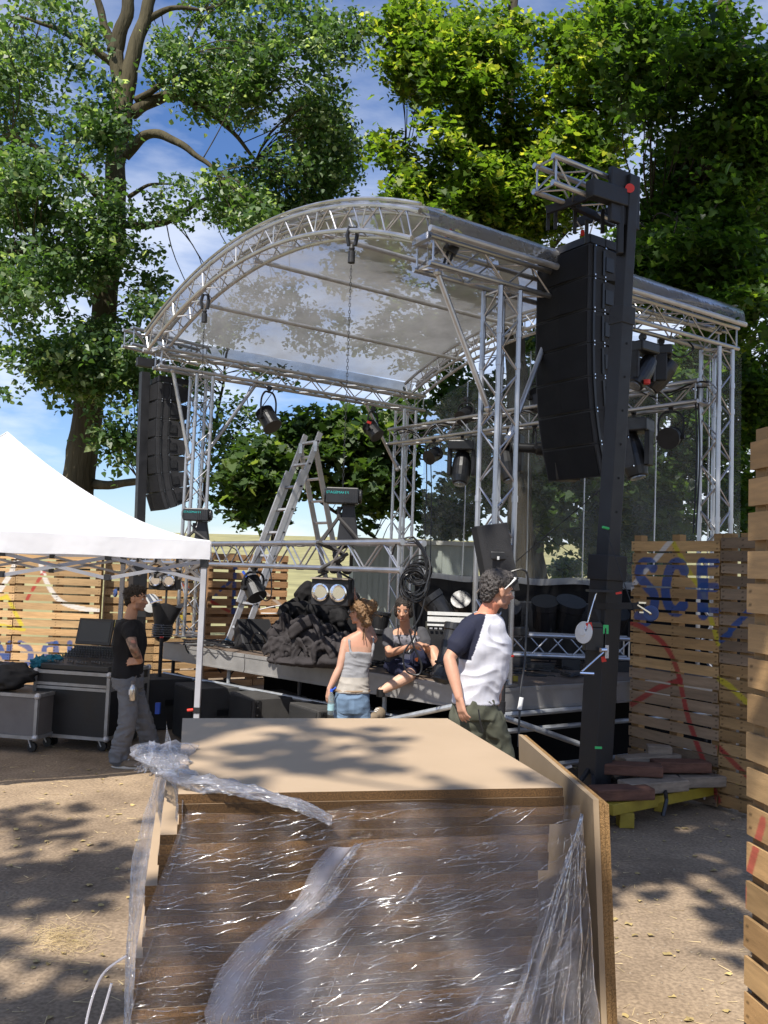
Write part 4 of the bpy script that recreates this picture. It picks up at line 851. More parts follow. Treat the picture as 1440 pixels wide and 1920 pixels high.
# ballast on a yellow steel foot
ya = ay(1140, 1548, 7.2); yb = ay(1376, 1502, 8.25); ya.z = yb.z = .17
mb = MB(); mb.bar(ya, yb, .10, .09); m2 = ay(1250, 1505, 8.4); m2.z = .17; mb.bar(Vector((ya.x + .5, ya.y + .3, .12)), m2, .08, .07)
for p in (ya.lerp(yb, .12), ya.lerp(yb, .9)): mb.box((p.x, p.y, .065), (.12, .12, .12))
bf = solid('ballast_foot', mb, YEL, 'yellow painted steel outrigger foot lying on the ground under wooden sleepers', 'steel foot', bevel=.006)
SLM = pm('old_sleeper_wood', (.13, .065, .045), .85, 0, .5, 5, .5, 30, .2, (1, 1, 4)); SLM2 = pm('grey_sleeper_wood', (.25, .20, .15), .9, 0, .4, 6, .5, 30, .2, (1, 1, 4))
sl_l = ['reddish sleeper block lowest on the yellow foot nearest the chipboard stack', 'reddish sleeper block on the second layer with a dark slot in its end', 'grey worn sleeper block in the middle of the ballast pile', 'grey sleeper plank at the pallet wall end of the ballast pile', 'brown topmost sleeper under the black strap', 'grey sleeper plank behind the strap on the top layer', 'small pale offcut block crowning the ballast pile']
for i, (x, y, Y, z, rz, m_, L_, Wd) in enumerate([(1165, 1500, 7.35, .27, 10, SLM, .5, .2), (1185, 1470, 7.75, .38, -12, SLM, .5, .18), (1225, 1490, 7.6, .28, 22, SLM2, .6, .2), (1290, 1488, 7.9, .27, 14, SLM2, .62, .24), (1275, 1462, 7.95, .38, 6, SLM, .5, .2), (1215, 1458, 8.1, .39, 20, SLM2, .6, .18), (1235, 1448, 8.2, .46, -8, SLM2, .22, .12)]):
    p = ay(x, y, Y); mb = MB(); mb.box((0, 0, 0), (L_, Wd, .095)); o = mb.build('sleeper_block', m_, None, bevel=.012); o.location = (p.x, p.y, z); o.rotation_euler = (R_(random.uniform(-1.5, 1.5)), R_(random.uniform(-1.5, 1.5)), R_(rz)); tag(o, sl_l[i], 'timber block', 'wooden ballast blocks')
st = thing('ratchet_strap', 'black ratchet strap pulled over the wooden ballast', 'strap', (ay(1240, 1480, 7.6).x, 7.6, .1))
mb = MB(); mb.path([ay(1225, 1440, 8.3), ay(1238, 1452, 8.0), ay(1246, 1475, 7.6), ay(1250, 1500, 7.4), ay(1243, 1530, 7.35)], .018, 5); mb.build('webbing', BLKM, st); mb = MB(); mb.path([ay(1262, 1446, 8.1), ay(1275, 1460, 7.75), ay(1278, 1480, 7.7)], .016, 5); mb.build('webbing', BLKM, st)
mb = MB(); mb.box(ay(1330, 1492, 8.1), (.14, .1, .05)); mb.path([ay(1310, 1490, 8.1), ay(1335, 1486, 8.05), ay(1350, 1496, 8.0), ay(1352, 1512, 7.95)], .014, 5); mb.build('ratchet', CHR, st)
# ---------------- road cases, desk and subs ----------------
CASE = pm('black_case_board', (.016, .016, .017), .45, 0, .35, 4, .1, 50, .4); CASG = pm('grey_case_board', (.135, .125, .12), .55, 0, .25, 3, .1, 60, .4); EDG = pm('case_edging', (.30, .30, .30), .45, .5, .3, 8, .1, 60)
def case(name, label, c, sz, rz, body, h0, lid=None, group=None, cat='road case'):
    """edges in metal profile, ball corners, recessed handles, castors"""
    x, y, z = sz; root = thing(name, label, cat, (0, 0, 0), group)
    mb = MB(); mb.box((0, 0, h0 + z / 2), (x - .02, y - .02, z - .02)); mb.build('body', body, root)
    mb = MB(); e = .035
    for sx_ in (-1, 1):
        for sy in (-1, 1): mb.box((sx_ * (x / 2 - e / 2 + .002), sy * (y / 2 - e / 2 + .002), h0 + z / 2), (e, e, z))
        for zz in (h0 + e / 2, h0 + z - e / 2): mb.box((sx_ * (x / 2 - e / 2 + .004), 0, zz), (e, y - 2 * e, e))
    for sy in (-1, 1):
        for zz in (h0 + e / 2, h0 + z - e / 2): mb.box((0, sy * (y / 2 - e / 2 + .004), zz), (x - 2 * e, e, e))
        if lid: 
            for q in (-.02, .02): mb.box((0, sy * (y / 2 - .006), h0 + z - lid + q), (x - 2 * e, .02, .03))
    if lid:
        for sx_ in (-1, 1): mb.box((sx_ * (x / 2 - .006), 0, h0 + z - lid), (.02, y - 2 * e, .065))
    mb.build('edging', EDG, root)
    mb = MB()
    for a in (-1, 1):
        for b in (-1, 1):
            for zz in (h0 + .02, h0 + z - .02): mb.ell((a * (x / 2 - .012), b * (y / 2 - .012), zz), (.035, .035, .035), None, 10, 8)
    mb.build('ball_corner', ALUW, root)
    for a in (-1, 1):
        for b in (-1, 1):
            mb = MB(); cx, cy = a * (x / 2 - .12), b * (y / 2 - .12); mb.box((cx, cy, h0 - .006), (.1, .09, .012)); mb.bar((cx - .03, cy, h0 - .01), (cx + .01, cy, .05), .05, .012); cs = mb.build('castor', ALUW, root)
            mb = MB(); mb.lathe([(.01, -.016), (.05, -.016), (.05, .016), (.01, .016)], (cx + .012, cy, .052), axes((0, 1, 0)), 16); mb.build('wheel', BLKM, cs)
    root.location = (c[0], c[1], 0); root.rotation_euler = (0, 0, R_(rz)); return root
def recess(par, x, y, z, w_=.14, h_=.11):
    mb = MB(); mb.box((x, y, z), (w_, .012, h_)); hd_ = mb.build('handle', EDG, par)
    mb = MB(); mb.box((x, y - .004, z), (w_ - .03, .012, h_ - .03)); mb.build('dish', BLKM, hd_); mb = MB(); mb.tube((x - w_ * .3, y - .014, z + .005), (x + w_ * .3, y - .014, z + .005), .008); mb.build('grip', ALUW, hd_)
# console case
CW, CD_ = .88, .92; cc = Vector((-3.24, 9.42, 0)); frz = R_(-11.5); cd = Vector((math.cos(frz), math.sin(frz), 0)); cn = Vector((-cd.y, cd.x, 0)); c0 = cc + cn * CD_ / 2
con = case('road_case', 'black flight case on castors carrying the mixing desk', (c0.x, c0.y), (CW, CD_, .70), -11.5, CASE, .13, .16)
recess(con, .18, -CD_ / 2 - .003, .38)
mb = MB(); mb.box((.24, -CD_ / 2 - .008, .68), (.10, .014, .22)); mb.build('latch', EDG, con, bevel=.003)
for xx in (-.25, .26): mb = MB(); mb.box((xx, -CD_ / 2 - .008, .79), (.09, .012, .05)); mb.build('latch', CHR, con)
desk = thing('mixing_desk', 'black digital mixing desk with two dark screens on its flight case', 'mixing desk', (c0.x, c0.y, .83))
rot = Euler((0, 0, frz)).to_matrix(); L2 = lambda x, y, z: c0 + rot @ Vector((x, y, 0)) + Vector((0, 0, z))
mb = MB(); mb.add([L2(a, b, z) for a in (-.40, .40) for b, z in ((-.42, .832), (-.42, .89), (.0, .93), (.28, 1.03), (.38, 1.03), (.38, .832))], [(0, 1, 2, 3, 4, 5), (11, 10, 9, 8, 7, 6)] + [(i, 6 + i, 6 + (i + 1) % 6, (i + 1) % 6) for i in range(6)]); mb.build('console_body', BLKM, desk, bevel=.008)
mb = MB(); rg = random.Random(4)
for i in range(24):
    x = -.37 + i * .032; y = rg.uniform(-.34, -.24); mb.box(L2(x, y, .892 + (y + .42) * .1 + .012), (.012, .022, .016), rot)
mb.build('fader', pm('fader_cap', (.12, .12, .12), .5), desk)
mb = MB()
for i in range(24):
    for j in range(5): mb.tube(L2(-.37 + i * .032, -.04 + j * .06, .934 + j * .02), L2(-.37 + i * .032, -.045 + j * .06, .952 + j * .02), .008, n=6)
mb.build('rotary_knob', pm('knob', (.045, .045, .05), .4), desk)
sr = rot @ Euler((R_(-16), 0, 0)).to_matrix()
for i, (x0_, w_) in enumerate(((-.14, .43), (.26, .34))):
    mb = MB(); mb.box(L2(x0_, .22, 1.20), (w_, .03, .30), sr); s_ = mb.build('screen', BLKM, desk, bevel=.004)
    mb = MB(); mb.box(L2(x0_, .22, 1.20) + sr @ Vector((0, -.018, 0)), (w_ - .05, .004, .24), sr); mb.build('glass', pm('screen_glass', (.02, .028, .035), .18, 0, .05, 2), s_)
# teal cloth and bag
def lump(mb, c, rad, amp, fr, nu=40, nv=24, flat=None, seed=0, fold=0):
    c = Vector(c)
    def fn(u, v):
        th = PI * v; ph = 2 * PI * u; d = Vector((math.sin(th) * math.cos(ph), math.sin(th) * math.sin(ph), math.cos(th)))
        q = d * fr + Vector((seed, 0, 0)); k = 1 + amp * noise.fractal(q, 1.0, 2.0, 4) + fold * (abs(noise.noise(q * 1.7 + Vector((4, 4, 4)))) * 2 - .5)
        p = Vector((d.x * rad[0] * k, d.y * rad[1] * k, d.z * rad[2] * k)) + c
        if flat is not None and p.z < flat: p.z = flat
        return p
    return mb.grid(fn, nu, nv)
mb = MB(); lump(mb, L2(-.42, -.20, .88), (.16, .16, .07), .35, 1.7, flat=.833, seed=3, fold=.3); lump(mb, L2(-.48, -.30, .86), (.09, .09, .09), .4, 2, seed=8, fold=.3)
solid('teal_cloth', mb, pm('teal_fabric', (.01, .14, .21), .9, 0, .3, 6, .3, 40), 'crumpled teal cloth draped on the corner of the desk case', 'cloth', smooth=True)
# grey case
gcn = case('road_case', 'grey scuffed road case with worn timber rubbing strips and recessed handles', (-4.02, 9.60), (1.22, .62, .46), -12, CASG, .15, None)
for xx in (-.28, .30): recess(gcn, xx, -.313, .36)
for zz in (.545, .205): mb = MB(); mb.box((.24, -.322, zz), (.5, .03, .055)); mb.build('rubbing_strip', pm('scuffed_ply', (.33, .23, .15), .8, 0, .3, 8, .2, 40), gcn)
mb = MB(); mb.box((-.1, 0, .615), (.5, .4, .012)); mb.build('lid_recess', BLKM, gcn)
mb = MB(); lump(mb, ay(4, 1268, 9.45), (.34, .26, .15), .25, 1.2, flat=.615, seed=12, fold=.2); solid('black_bag', mb, pm('black_nylon', (.012, .012, .013), .6, 0, .2, 5, .3, 30), 'slumped black bag on top of the grey road case', 'bag', smooth=True)
# subs
def make_sub():
    r = thing('subwoofer', 'sub', 'loudspeaker', (0, 0, 0), 'subwoofers lined up before the stage')
    mb = MB(); mb.box((0, .325, .3075), (.62, .65, .60)); b = mb.build('cabinet', pm('textured_sub_paint', (.05, .048, .046), .7, 0, .25, 6, .4, 180, .3), r, bevel=.008)
    mb = MB(); mb.box((0, -.006, .31), (.58, .016, .56)); mb.build('grille', pm('sub_grille', (.028, .028, .028), .8, 0, .3, 5, .5, 250, .2), r, bevel=.005)
    mb = MB(); mb.box((.313, .06, .42), (.012, .06, .34)); mb.build('rigging_plate', BLKM, r)
    mb = MB()
    for z_ in (.58, .52, .44, .35): mb.tube((.314, .05, z_), (.326, .05, z_), .008, n=8); mb.tube((-.26, -.018, z_ if z_ > .5 else .05), (-.26, -.012, z_ if z_ > .5 else .05), .006, n=6)
    mb.build('bolt', CHR, r)
    mb = MB(); mb.box((.313, .36, .33), (.012, .15, .07)); mb.build('handle', BLKM, r); return r
sub = make_sub(); yaw = math.atan2(vdir.y, vdir.x) - PI / 2
for i, (cx, cy, lb) in enumerate(((-2.062, 10.019, 'black subwoofer cabinet standing just behind the tent leg'), (-1.308, 9.417, 'middle black subwoofer cabinet beside the tent leg towards the woman'), (-.575, 8.798, 'black subwoofer cabinet nearest the woman in the grey top'), (-2.80, 10.62, 'rearmost black subwoofer cabinet beside the flight case'), (.10, 8.25, 'black subwoofer cabinet under the sitting woman’s foot'))):
    o = sub if i == 0 else copy_tree(sub); a = yaw; off = Matrix.Rotation(a, 3, 'Z') @ Vector((-.31, 0, 0)); place(o, (cx + off.x, cy + off.y, 0), (0, 0, a), 1, lb.replace('’', ''))
mb = MB(); c = ay(296, 1328, 9.9); mb.box(c, (.05, .05, .12)); mb.box(c + Vector((0, -.028, .03)), (.05, .004, .03)); solid('cable_plug', mb, BLU, 'small blue plug hanging by the flight case corner', 'plug')
# ---------------- board stack ----------------
K0, K1, K2, K3 = Vector((-.565, 2.73, 0)), Vector((.676, 3.0, 0)), Vector((.345, 4.362, 0)), Vector((-.951, 4.1, 0))
ku = (K1 - K0).normalized(); kv = (K3 - K0); kv = Vector((-ku.y, ku.x, 0)); WB, DBd, TH = 1.262, 1.37, .030
kc = (K0 + K1 + K2 + K3) / 4; krz = math.atan2(ku.y, ku.x)
def mdf_mat():
    m = bpy.data.materials.new('chipboard'); m.use_nodes = True; t = m.node_tree; b = t.nodes['Principled BSDF']; n = t.nodes.new; l = t.links.new
    tc = n('ShaderNodeTexCoord'); nz = n('ShaderNodeTexNoise'); nz.inputs['Scale'].default_value = 260; nz.inputs['Detail'].default_value = 3; l(tc.outputs['Object'], nz.inputs[0])
    cr = n('ShaderNodeValToRGB'); cr.color_ramp.elements[0].position = .38; cr.color_ramp.elements[0].color = (.070, .036, .013, 1); cr.color_ramp.elements[1].position = .70; cr.color_ramp.elements[1].color = (.24, .13, .050, 1); l(nz.outputs[0], cr.inputs[0])
    ge = n('ShaderNodeNewGeometry'); sx = n('ShaderNodeSeparateXYZ'); l(tc.outputs['Normal'], sx.inputs[0]); ab = n('ShaderNodeMath'); ab.operation = 'ABSOLUTE'; l(sx.outputs[2], ab.inputs[0]); gt = n('ShaderNodeMath'); gt.operation = 'GREATER_THAN'; gt.inputs[1].default_value = .7; l(ab.outputs[0], gt.inputs[0])
    n2 = n('ShaderNodeTexNoise'); n2.inputs['Scale'].default_value = 3; n2.inputs['Detail'].default_value = 8; l(tc.outputs['Object'], n2.inputs[0]); c2 = n('ShaderNodeValToRGB'); c2.color_ramp.elements[0].color = (.385, .285, .185, 1); c2.color_ramp.elements[1].color = (.47, .35, .235, 1); l(n2.outputs[0], c2.inputs[0])
    oi = n('ShaderNodeObjectInfo'); mr = n('ShaderNodeMapRange'); mr.inputs[3].default_value = .42; mr.inputs[4].default_value = 1.35; l(oi.outputs['Random'], mr.inputs[0]); vm = n('ShaderNodeVectorMath'); vm.operation = 'SCALE'; l(cr.outputs[0], vm.inputs[0]); l(mr.outputs[0], vm.inputs['Scale'])
    mx = n('ShaderNodeMix'); mx.data_type = 'RGBA'; l(gt.outputs[0], mx.inputs[0]); l(vm.outputs[0], mx.inputs[6]); l(c2.outputs[0], mx.inputs[7]); l(mx.outputs[2], b.inputs[0]); b.inputs['Roughness'].default_value = .5; b.inputs['Specular IOR Level'].default_value = .35
    return m
MDF = mdf_mat(); rg = random.Random(8); nb = 52; z = 1.3
sheet = None
for i in range(nb):
    zt_ = 1.3 - i * TH; 
    if zt_ - TH < .12: break
    f = max(0, min(1, (i - 2) / 3)) * .0; off = 0 if i < 4 else -.050 - (i > 8) * .030 - (i > 15) * .02 - rg.uniform(0, .006)
    if sheet is None: mb = MB(); mb.box((0, 0, 0), (WB, DBd, TH - .0012)); sheet = mb.build('chipboard_sheet', MDF); o = sheet; tag(o, 'bare top chipboard sheet of the film wrapped stack', 'chipboard', 'stacked chipboard sheets')
    else: o = sheet.copy(); COL.objects.link(o); tag(o, 'chipboard sheet under the top one inside the stretch film wrap', 'chipboard', 'stacked chipboard sheets')
    o.location = kc + ku * (off + rg.uniform(-.003, .003)) + kv * rg.uniform(-.0012, .0012) + Vector((0, 0, zt_ - TH / 2)); o.rotation_euler = (0, 0, krz + R_(rg.uniform(-.12, .12)))
pz_ = thing('wood_pallet', 'low wooden pallet underneath the chipboard stack', 'pallet', (kc.x, kc.y, 0), rz=krz)
mb = MB()
for k in (-.55, 0, .55): mb.box((0, k, .055), (1.2, .1, .09))
for k in range(7): mb.box((-.52 + k * .17, 0, .11), (.1, 1.2, .02))
mb.build('slats', WOODM if False else SLM2, pz_)
# leaning boards on the far side of the stack
PL = ay(1112, 1499, 2.98); PF = ay(972, 1377, 4.18); dl = Vector((PF.x - PL.x, PF.y - PL.y, 0)); ln_ = dl.length; dl.normalize(); nl = Vector((dl.y, -dl.x, 0))
def lean(off, zt_, lbl, m, th=.019, s0=0.0, s1=0.0):
    a = Vector((PL.x, PL.y, 0)) + nl * off - dl * s0; b = a + dl * (ln_ + s1); mb = MB(); lo = nl * .075
    V8 = [a + lo, b + lo, b + lo + nl * th, a + lo + nl * th, a + Vector((0, 0, zt_)), b + Vector((0, 0, PF.z - PL.z + zt_)), b + nl * th + Vector((0, 0, PF.z - PL.z + zt_)), a + nl * th + Vector((0, 0, zt_))]
    mb.add(V8, [(0, 3, 2, 1), (4, 5, 6, 7), (0, 1, 5, 4), (1, 2, 6, 5), (2, 3, 7, 6), (3, 0, 4, 7)]); return solid('leaning_board', mb, m, lbl, 'board', 'boards leaning on the stack')
FACE = pm('raw_mdf_face', (.33, .245, .155), .6, 0, .12, 3, .05, 50, .3); EDGE = pm('particle_edge', (.25, .15, .065), .9, 0, .6, 160, .6, 300, .1)
lean(0, PL.z, 'pale chipboard leaning upright against the side of the wrapped stack', FACE)
lean(.0205, PL.z - .004, 'thin coarse particle board behind the pale leaning one', EDGE, .019, -.01)
lean(.041, PL.z - .02, 'outermost coarse particle board leaning beside the stack', EDGE, .019, -.02)
# stretch film
def sfilm(name, lo, hi, col, sc, st, rough, bmp, gl):
    return film_mat(name, lo, hi, col, sc, st, rough, bmp, 14, .35, gl)
SF = bpy.data.materials.new('stretch_film'); SF.use_nodes = True; t = SF.node_tree; t.nodes.clear(); n = t.nodes.new; l = t.links.new
o = n('ShaderNodeOutputMaterial'); tr = n('ShaderNodeBsdfTransparent'); tr.inputs[0].default_value = (.95, .95, .95, 1); gl = n('ShaderNodeBsdfGlossy'); gl.inputs[0].default_value = (1, 1, 1, 1); gl.inputs['Roughness'].default_value = .09; di = n('ShaderNodeBsdfDiffuse'); di.inputs[0].default_value = (.62, .61, .66, 1)
tc = n('ShaderNodeTexCoord'); at = n('ShaderNodeAttribute'); at.attribute_name = 'haze'
mp = n('ShaderNodeMapping'); mp.inputs['Scale'].default_value = (1.3, 1.3, 7); mp.inputs['Rotation'].default_value = (0, R_(9), 0); n1 = n('ShaderNodeTexNoise'); n1.inputs['Scale'].default_value = 4.5; n1.inputs['Detail'].default_value = 6; n1.inputs['Distortion'].default_value = 1.2; l(tc.outputs['Object'], mp.inputs[0]); l(mp.outputs[0], n1.inputs[0])
n2 = n('ShaderNodeTexNoise'); n2.inputs['Scale'].default_value = 42; n2.inputs['Detail'].default_value = 3; l(tc.outputs['Object'], n2.inputs[0])
ad = n('ShaderNodeMath'); ad.operation = 'MULTIPLY_ADD'; ad.inputs[1].default_value = .55; l(n2.outputs[0], ad.inputs[0]); l(n1.outputs[0], ad.inputs[2])
bp = n('ShaderNodeBump'); bp.inputs['Strength'].default_value = 1.0; bp.inputs['Distance'].default_value = .075; l(ad.outputs[0], bp.inputs['Height']); l(bp.outputs[0], gl.inputs['Normal']);
m1 = n('ShaderNodeMixShader'); l(at.outputs['Fac'], m1.inputs[0]); l(tr.outputs[0], m1.inputs[1]); l(di.outputs[0], m1.inputs[2])
lw = n('ShaderNodeLayerWeight'); lw.inputs[0].default_value = .20; lm = n('ShaderNodeMath'); lm.operation = 'MULTIPLY_ADD'; lm.inputs[1].default_value = .7; lm.inputs[2].default_value = .055; l(lw.outputs['Fresnel'], lm.inputs[0]); m2 = n('ShaderNodeMixShader'); l(lm.outputs[0], m2.inputs[0]); l(m1.outputs[0], m2.inputs[1]); l(gl.outputs[0], m2.inputs[2]); l(m2.outputs[0], o.inputs[0])
film = thing('stretch_film', 'torn glossy stretch film wrapped round the chipboard stack', 'plastic film', (kc.x, kc.y, .12))
def film_sheet(fn, nu, nv, haze, nm='film_layer'):
    mb = MB(); mb.grid(fn, nu, nv); ob = mb.build(nm, SF, film, smooth=True); a = ob.data.attributes.new('haze', 'FLOAT', 'POINT')
    a.data.foreach_set('value', [haze(i / nu, j / nv) for j in range(nv + 1) for i in range(nu + 1)]); return ob
def nzv(x, y, z=0.0): return noise.noise(Vector((x, y, z)))
def front(u, v, o_):   # u 0..1 along the front, v 0 top..1 bottom
    z_ = 1.262 - v * 1.12 - .012 * math.sin(u * 9) - (.05 * max(0, u - .9) * 0); 
    sh = -.13 * (1 - u) * min(1, v * 3.0)
    return K0 + ku * (u * (WB + .01) + sh * 1.0) - kv * o_ + Vector((0, 0, z_))
def f1(u, v):
    w_ = .02 + .012 * nzv(u * 3, v * 18, 1) + .007 * nzv(u * 9, v * 40, 2) + .016 * abs(nzv(u * 5 + v * 2, v * 3, 5)) + .045 * max(0, nzv(u * 2.2 + 3, v * 2 + 1, 9))
    return front(u, v, w_)
film_sheet(f1, 150, 130, lambda u, v: max(0.0, min(.25, .0 + .16 * max(0, nzv(u * 3 + 7, v * 2.2, 3)) + .12 * max(0, nzv(u * 12, v * 6, 4)))))
def f2(u, v):  # loose outer layer: hangs from the near corner, torn slanting edge on the tent side
    lft = .36 - .20 * min(1, v / .45) ** .8 + .025 * math.sin(v * 13) + .02 * nzv(0, v * 9, 2); uu = lft + (1.0 - lft) * u
    w_ = .055 + .025 * nzv(uu * 4, v * 5, 11) + .018 * nzv(uu * 16 + v * 6, v * 4, 12) + .03 * math.exp(-((u - .06) / .05) ** 2) * (1 + .6 * nzv(0, v * 14, 3))
    p = front(uu, .095 - .06 * u ** 2 + v * .9, w_); return p
film_sheet(f2, 150, 120, lambda u, v: .02 + .42 * math.exp(-((u - .05) / .05) ** 2) + .20 * math.exp(-((u - .20) / .08) ** 2) * min(1, v * 3) + .22 * math.exp(-((u - .74) / .06) ** 2 - ((v - .5) / .14) ** 2) + .14 * max(0, nzv(u * 4 + 1, v * 3, 21)) + .10 * max(0, nzv(u * 14, v * 10, 8)))
def f3(u, v):  # fan of folds below the near corner
    ct_ = front(.995, .02, .03); a = (u - .5) * .55 - .18; r = v * .95; sp = .40 * v
    p = ct_ + ku * (a * sp * 2.2) + Vector((0, 0, -r)); fold = .03 * v * math.sin(u * 34 + 2 * nzv(u * 3, v * 2)) + .02 * nzv(u * 9, v * 7, 4)
    return p - kv * (.03 + fold + .03 * v)
film_sheet(f3, 90, 60, lambda u, v: .05 + .16 * abs(nzv(u * 8, v * 3, 7)) + (.35 if .15 < u < .35 and v > .35 else 0) * (.5 + nzv(u * 20, v * 9)))
def f4(u, v):  # side facing the tent
    p = K0.lerp(K3, u) + Vector((0, 0, 1.285 - v * 1.1)) - ku * (.012 + .12 * min(1, max(0, v - .1) * 2.2) + .008 * nzv(u * 4, v * 12) + .008 * abs(nzv(u * 9, v * 6)))
    return p
film_sheet(f4, 60, 60, lambda u, v: .14 + .12 * nzv(u * 5, v * 9))
def f5(u, v):  # gathered rope of film over the top front edge
    a = K3.lerp(K0, .30); pts = [K3.lerp(K0, .52) - ku * .05 + Vector((0, 0, 1.285)), K3.lerp(K0, .72) - ku * .03 + Vector((0, 0, 1.29)), K0 + kv * .10 + ku * .02 + Vector((0, 0, 1.318)), K0 + ku * .16 + kv * .02 + Vector((0, 0, 1.312)), K0 + ku * .34 - kv * .02 + Vector((0, 0, 1.27)), K0 + ku * .44 - kv * .04 + Vector((0, 0, 1.225))]
    P = cr_spline(pts, 12); x = u * (len(P) - 1); i = min(int(x), len(P) - 2); c = P[i].lerp(P[i + 1], x - i); an = v * 2 * PI
    r = .045 * (1 - .55 * u) * (1 + .7 * nzv(u * 14, math.sin(an) * 2, math.cos(an) * 2) + .35 * nzv(u * 40, math.sin(an) * 4, math.cos(an) * 4)) + (.05 * max(0, .2 - u) * 5) * (1 + .5 * math.sin(an * 3))
    d = (P[i + 1] - P[i]).normalized(); s_ = d.cross(Vector((0, 0, 1))).normalized(); return c + s_ * r * math.cos(an) * 1.25 + Vector((0, 0, .55)) * r * math.sin(an)
film_sheet(f5, 110, 26, lambda u, v: .16 + .3 * abs(nzv(u * 20, v * 6)), 'gathered_edge')
def f6(u, v):
    c = K3.lerp(K0, .50) - ku * .075 + Vector((0, 0, 1.262)); d = Vector((-.35 + .5 * u, -.1, 1 - 1.1 * v)); r = .085 * (1 + .7 * nzv(u * 5, v * 5, 2) + .3 * nzv(u * 14, v * 14))
    return c + Vector((-.5 * v + (u - .5) * .9, .3 * math.sin(u * 7), .6 - v * 1.2)) * r
film_sheet(f6, 30, 30, lambda u, v: .12 + .3 * abs(nzv(u * 9, v * 9)), 'torn_tuft')
# stretched creases in the film: fine raised folds that catch the sun
CRS = bpy.data.materials.new('film_crease'); CRS.use_nodes = True; t = CRS.node_tree; t.nodes.clear(); o = t.nodes.new('ShaderNodeOutputMaterial'); a_ = t.nodes.new('ShaderNodeBsdfTransparent'); g_ = t.nodes.new('ShaderNodeBsdfGlossy'); g_.inputs['Roughness'].default_value = .16; m_ = t.nodes.new('ShaderNodeMixShader')
nz_ = t.nodes.new('ShaderNodeTexNoise'); nz_.inputs['Scale'].default_value = 90; tc_ = t.nodes.new('ShaderNodeTexCoord'); t.links.new(tc_.outputs['Object'], nz_.inputs[0]); r_ = t.nodes.new('ShaderNodeMapRange'); r_.inputs[1].default_value = .4; r_.inputs[2].default_value = .65; r_.inputs[3].default_value = .06; r_.inputs[4].default_value = .55; t.links.new(nz_.outputs[0], r_.inputs[0])
t.links.new(r_.outputs[0], m_.inputs[0]); t.links.new(a_.outputs[0], m_.inputs[1]); t.links.new(g_.outputs[0], m_.inputs[2]); t.links.new(m_.outputs[0], o.inputs[0])
def creases(fn, n_, seed, ang, W_=WB, H_=1.12, dens=0.0, band=None, nm='creases', rr=(.0006, .0019), lmax=.30):
    rg = random.Random(seed); mb = MB(); k = 0; tries = 0
    while k < n_ and tries < n_ * 20:
        tries += 1; u = rg.random(); v = rg.random() ** .9
        if band and rg.random() > band(u, v): continue
        if noise.noise(Vector((u * 5 + seed, v * 7, 1))) + .5 * noise.noise(Vector((u * 14, v * 20 + seed, 2))) < dens + rg.uniform(-.25, .1): continue
        a = ang(u, v) + rg.gauss(0, .10); L_ = min(lmax, .014 + rg.expovariate(1 / .055)); m2 = max(3, int(L_ / .012)); P = []; du = math.cos(a) * L_ / W_; dv = math.sin(a) * L_ / H_; ph = rg.random() * 6
        for q in range(m2 + 1):
            t_q = q / m2 - .5; uu = u + du * t_q; vv = v + dv * t_q + .003 * math.sin(ph + t_q * 5) + .002 * rg.gauss(0, .4)
            if not (0 <= uu <= 1 and 0 <= vv <= 1): continue
            P.append(fn(uu, vv) - kv * .0015)
        if len(P) < 3: continue
        r = rg.uniform(*rr); mb.path(P, [r * math.sin(PI * (i + .6) / (len(P) + .2)) + .0003 for i in range(len(P))], 6); k += 1
    ob = mb.build(nm, CRS, film, smooth=True); ob['kind'] = 'stuff'; return ob
fan = lambda u, v: -.10 - .55 * max(0, (u - .55)) * (1 - v) * 2 + .10 * nzv(u * 2, v * 3, 8)
creases(f1, 750, 3, fan, dens=0)
creases(f2, 480, 5, fan, dens=.02, band=lambda u, v: 1.0)
creases(f2, 500, 7, lambda u, v: 1.75 + .3 * nzv(u * 3, v * 3), dens=-.3, band=lambda u, v: math.exp(-((u - .06) / .06) ** 2) + .6 * math.exp(-((u - .28) / .07) ** 2) * v + .25 * (u > .9), lmax=.08)
creases(f3, 420, 9, lambda u, v: 1.57 + (u - .5) * .3, W_=.35, H_=.95, dens=-.3)
creases(f5, 420, 11, lambda u, v: .3, W_=.9, H_=.25, dens=-.4, lmax=.06)
creases(f4, 220, 13, lambda u, v: -.2, dens=-.1)
mb = MB(); b_ = K0 - ku * .17 - kv * .05; mb.path(cr_spline([b_ + Vector((.02, 0, .86)), b_ + Vector((-.05, 0, .80)), b_ + Vector((-.085, 0, .68)), b_ + Vector((-.09, 0, .55)), b_ + Vector((-.05, 0, .66)), b_ + Vector((-.02, 0, .78))], 8), .004, 6)
rp = mb.build('twisted_strand', SF, film); a = rp.data.attributes.new('haze', 'FLOAT', 'POINT'); a.data.foreach_set('value', [.6] * len(rp.data.vertices))
# ---------------- front lighting truss, hoists ----------------
FP1 = ay(772, 1039, 7.35); FP0 = ay(262, 1046, 12.0); zc_ = 2.135; FP1.z = FP0.z = zc_
fdir = (FP0 - FP1).normalized(); fn_ = Vector((fdir.y, -fdir.x, 0)) * (-1 if fdir.x < 0 else 1)
def onT(x, dz=0.0, off=0.0):
    """point of the truss line seen at column x"""
    d = ray(x, 1040); n_ = Vector((-fdir.y, fdir.x, 0)); t = (FP1 - Vector((0, 0, CH))).dot(n_) / d.dot(n_); p = d * t; return Vector((p.x, p.y, zc_ + dz)) + n_ * off
mb = MB(); truss(mb, FP1, FP0, w=.235, seg=.27)
for s_ in (-1, 1):
    for r in (-1, 1): mb.lathe([(.012, 0), (.027, 0), (.027, .03), (.012, .03)], FP1 + Vector((-fdir.y, fdir.x, 0)) * .1175 * s_ + Vector((0, 0, .1175 * r)) - fdir * .02, axes(fdir), 14)
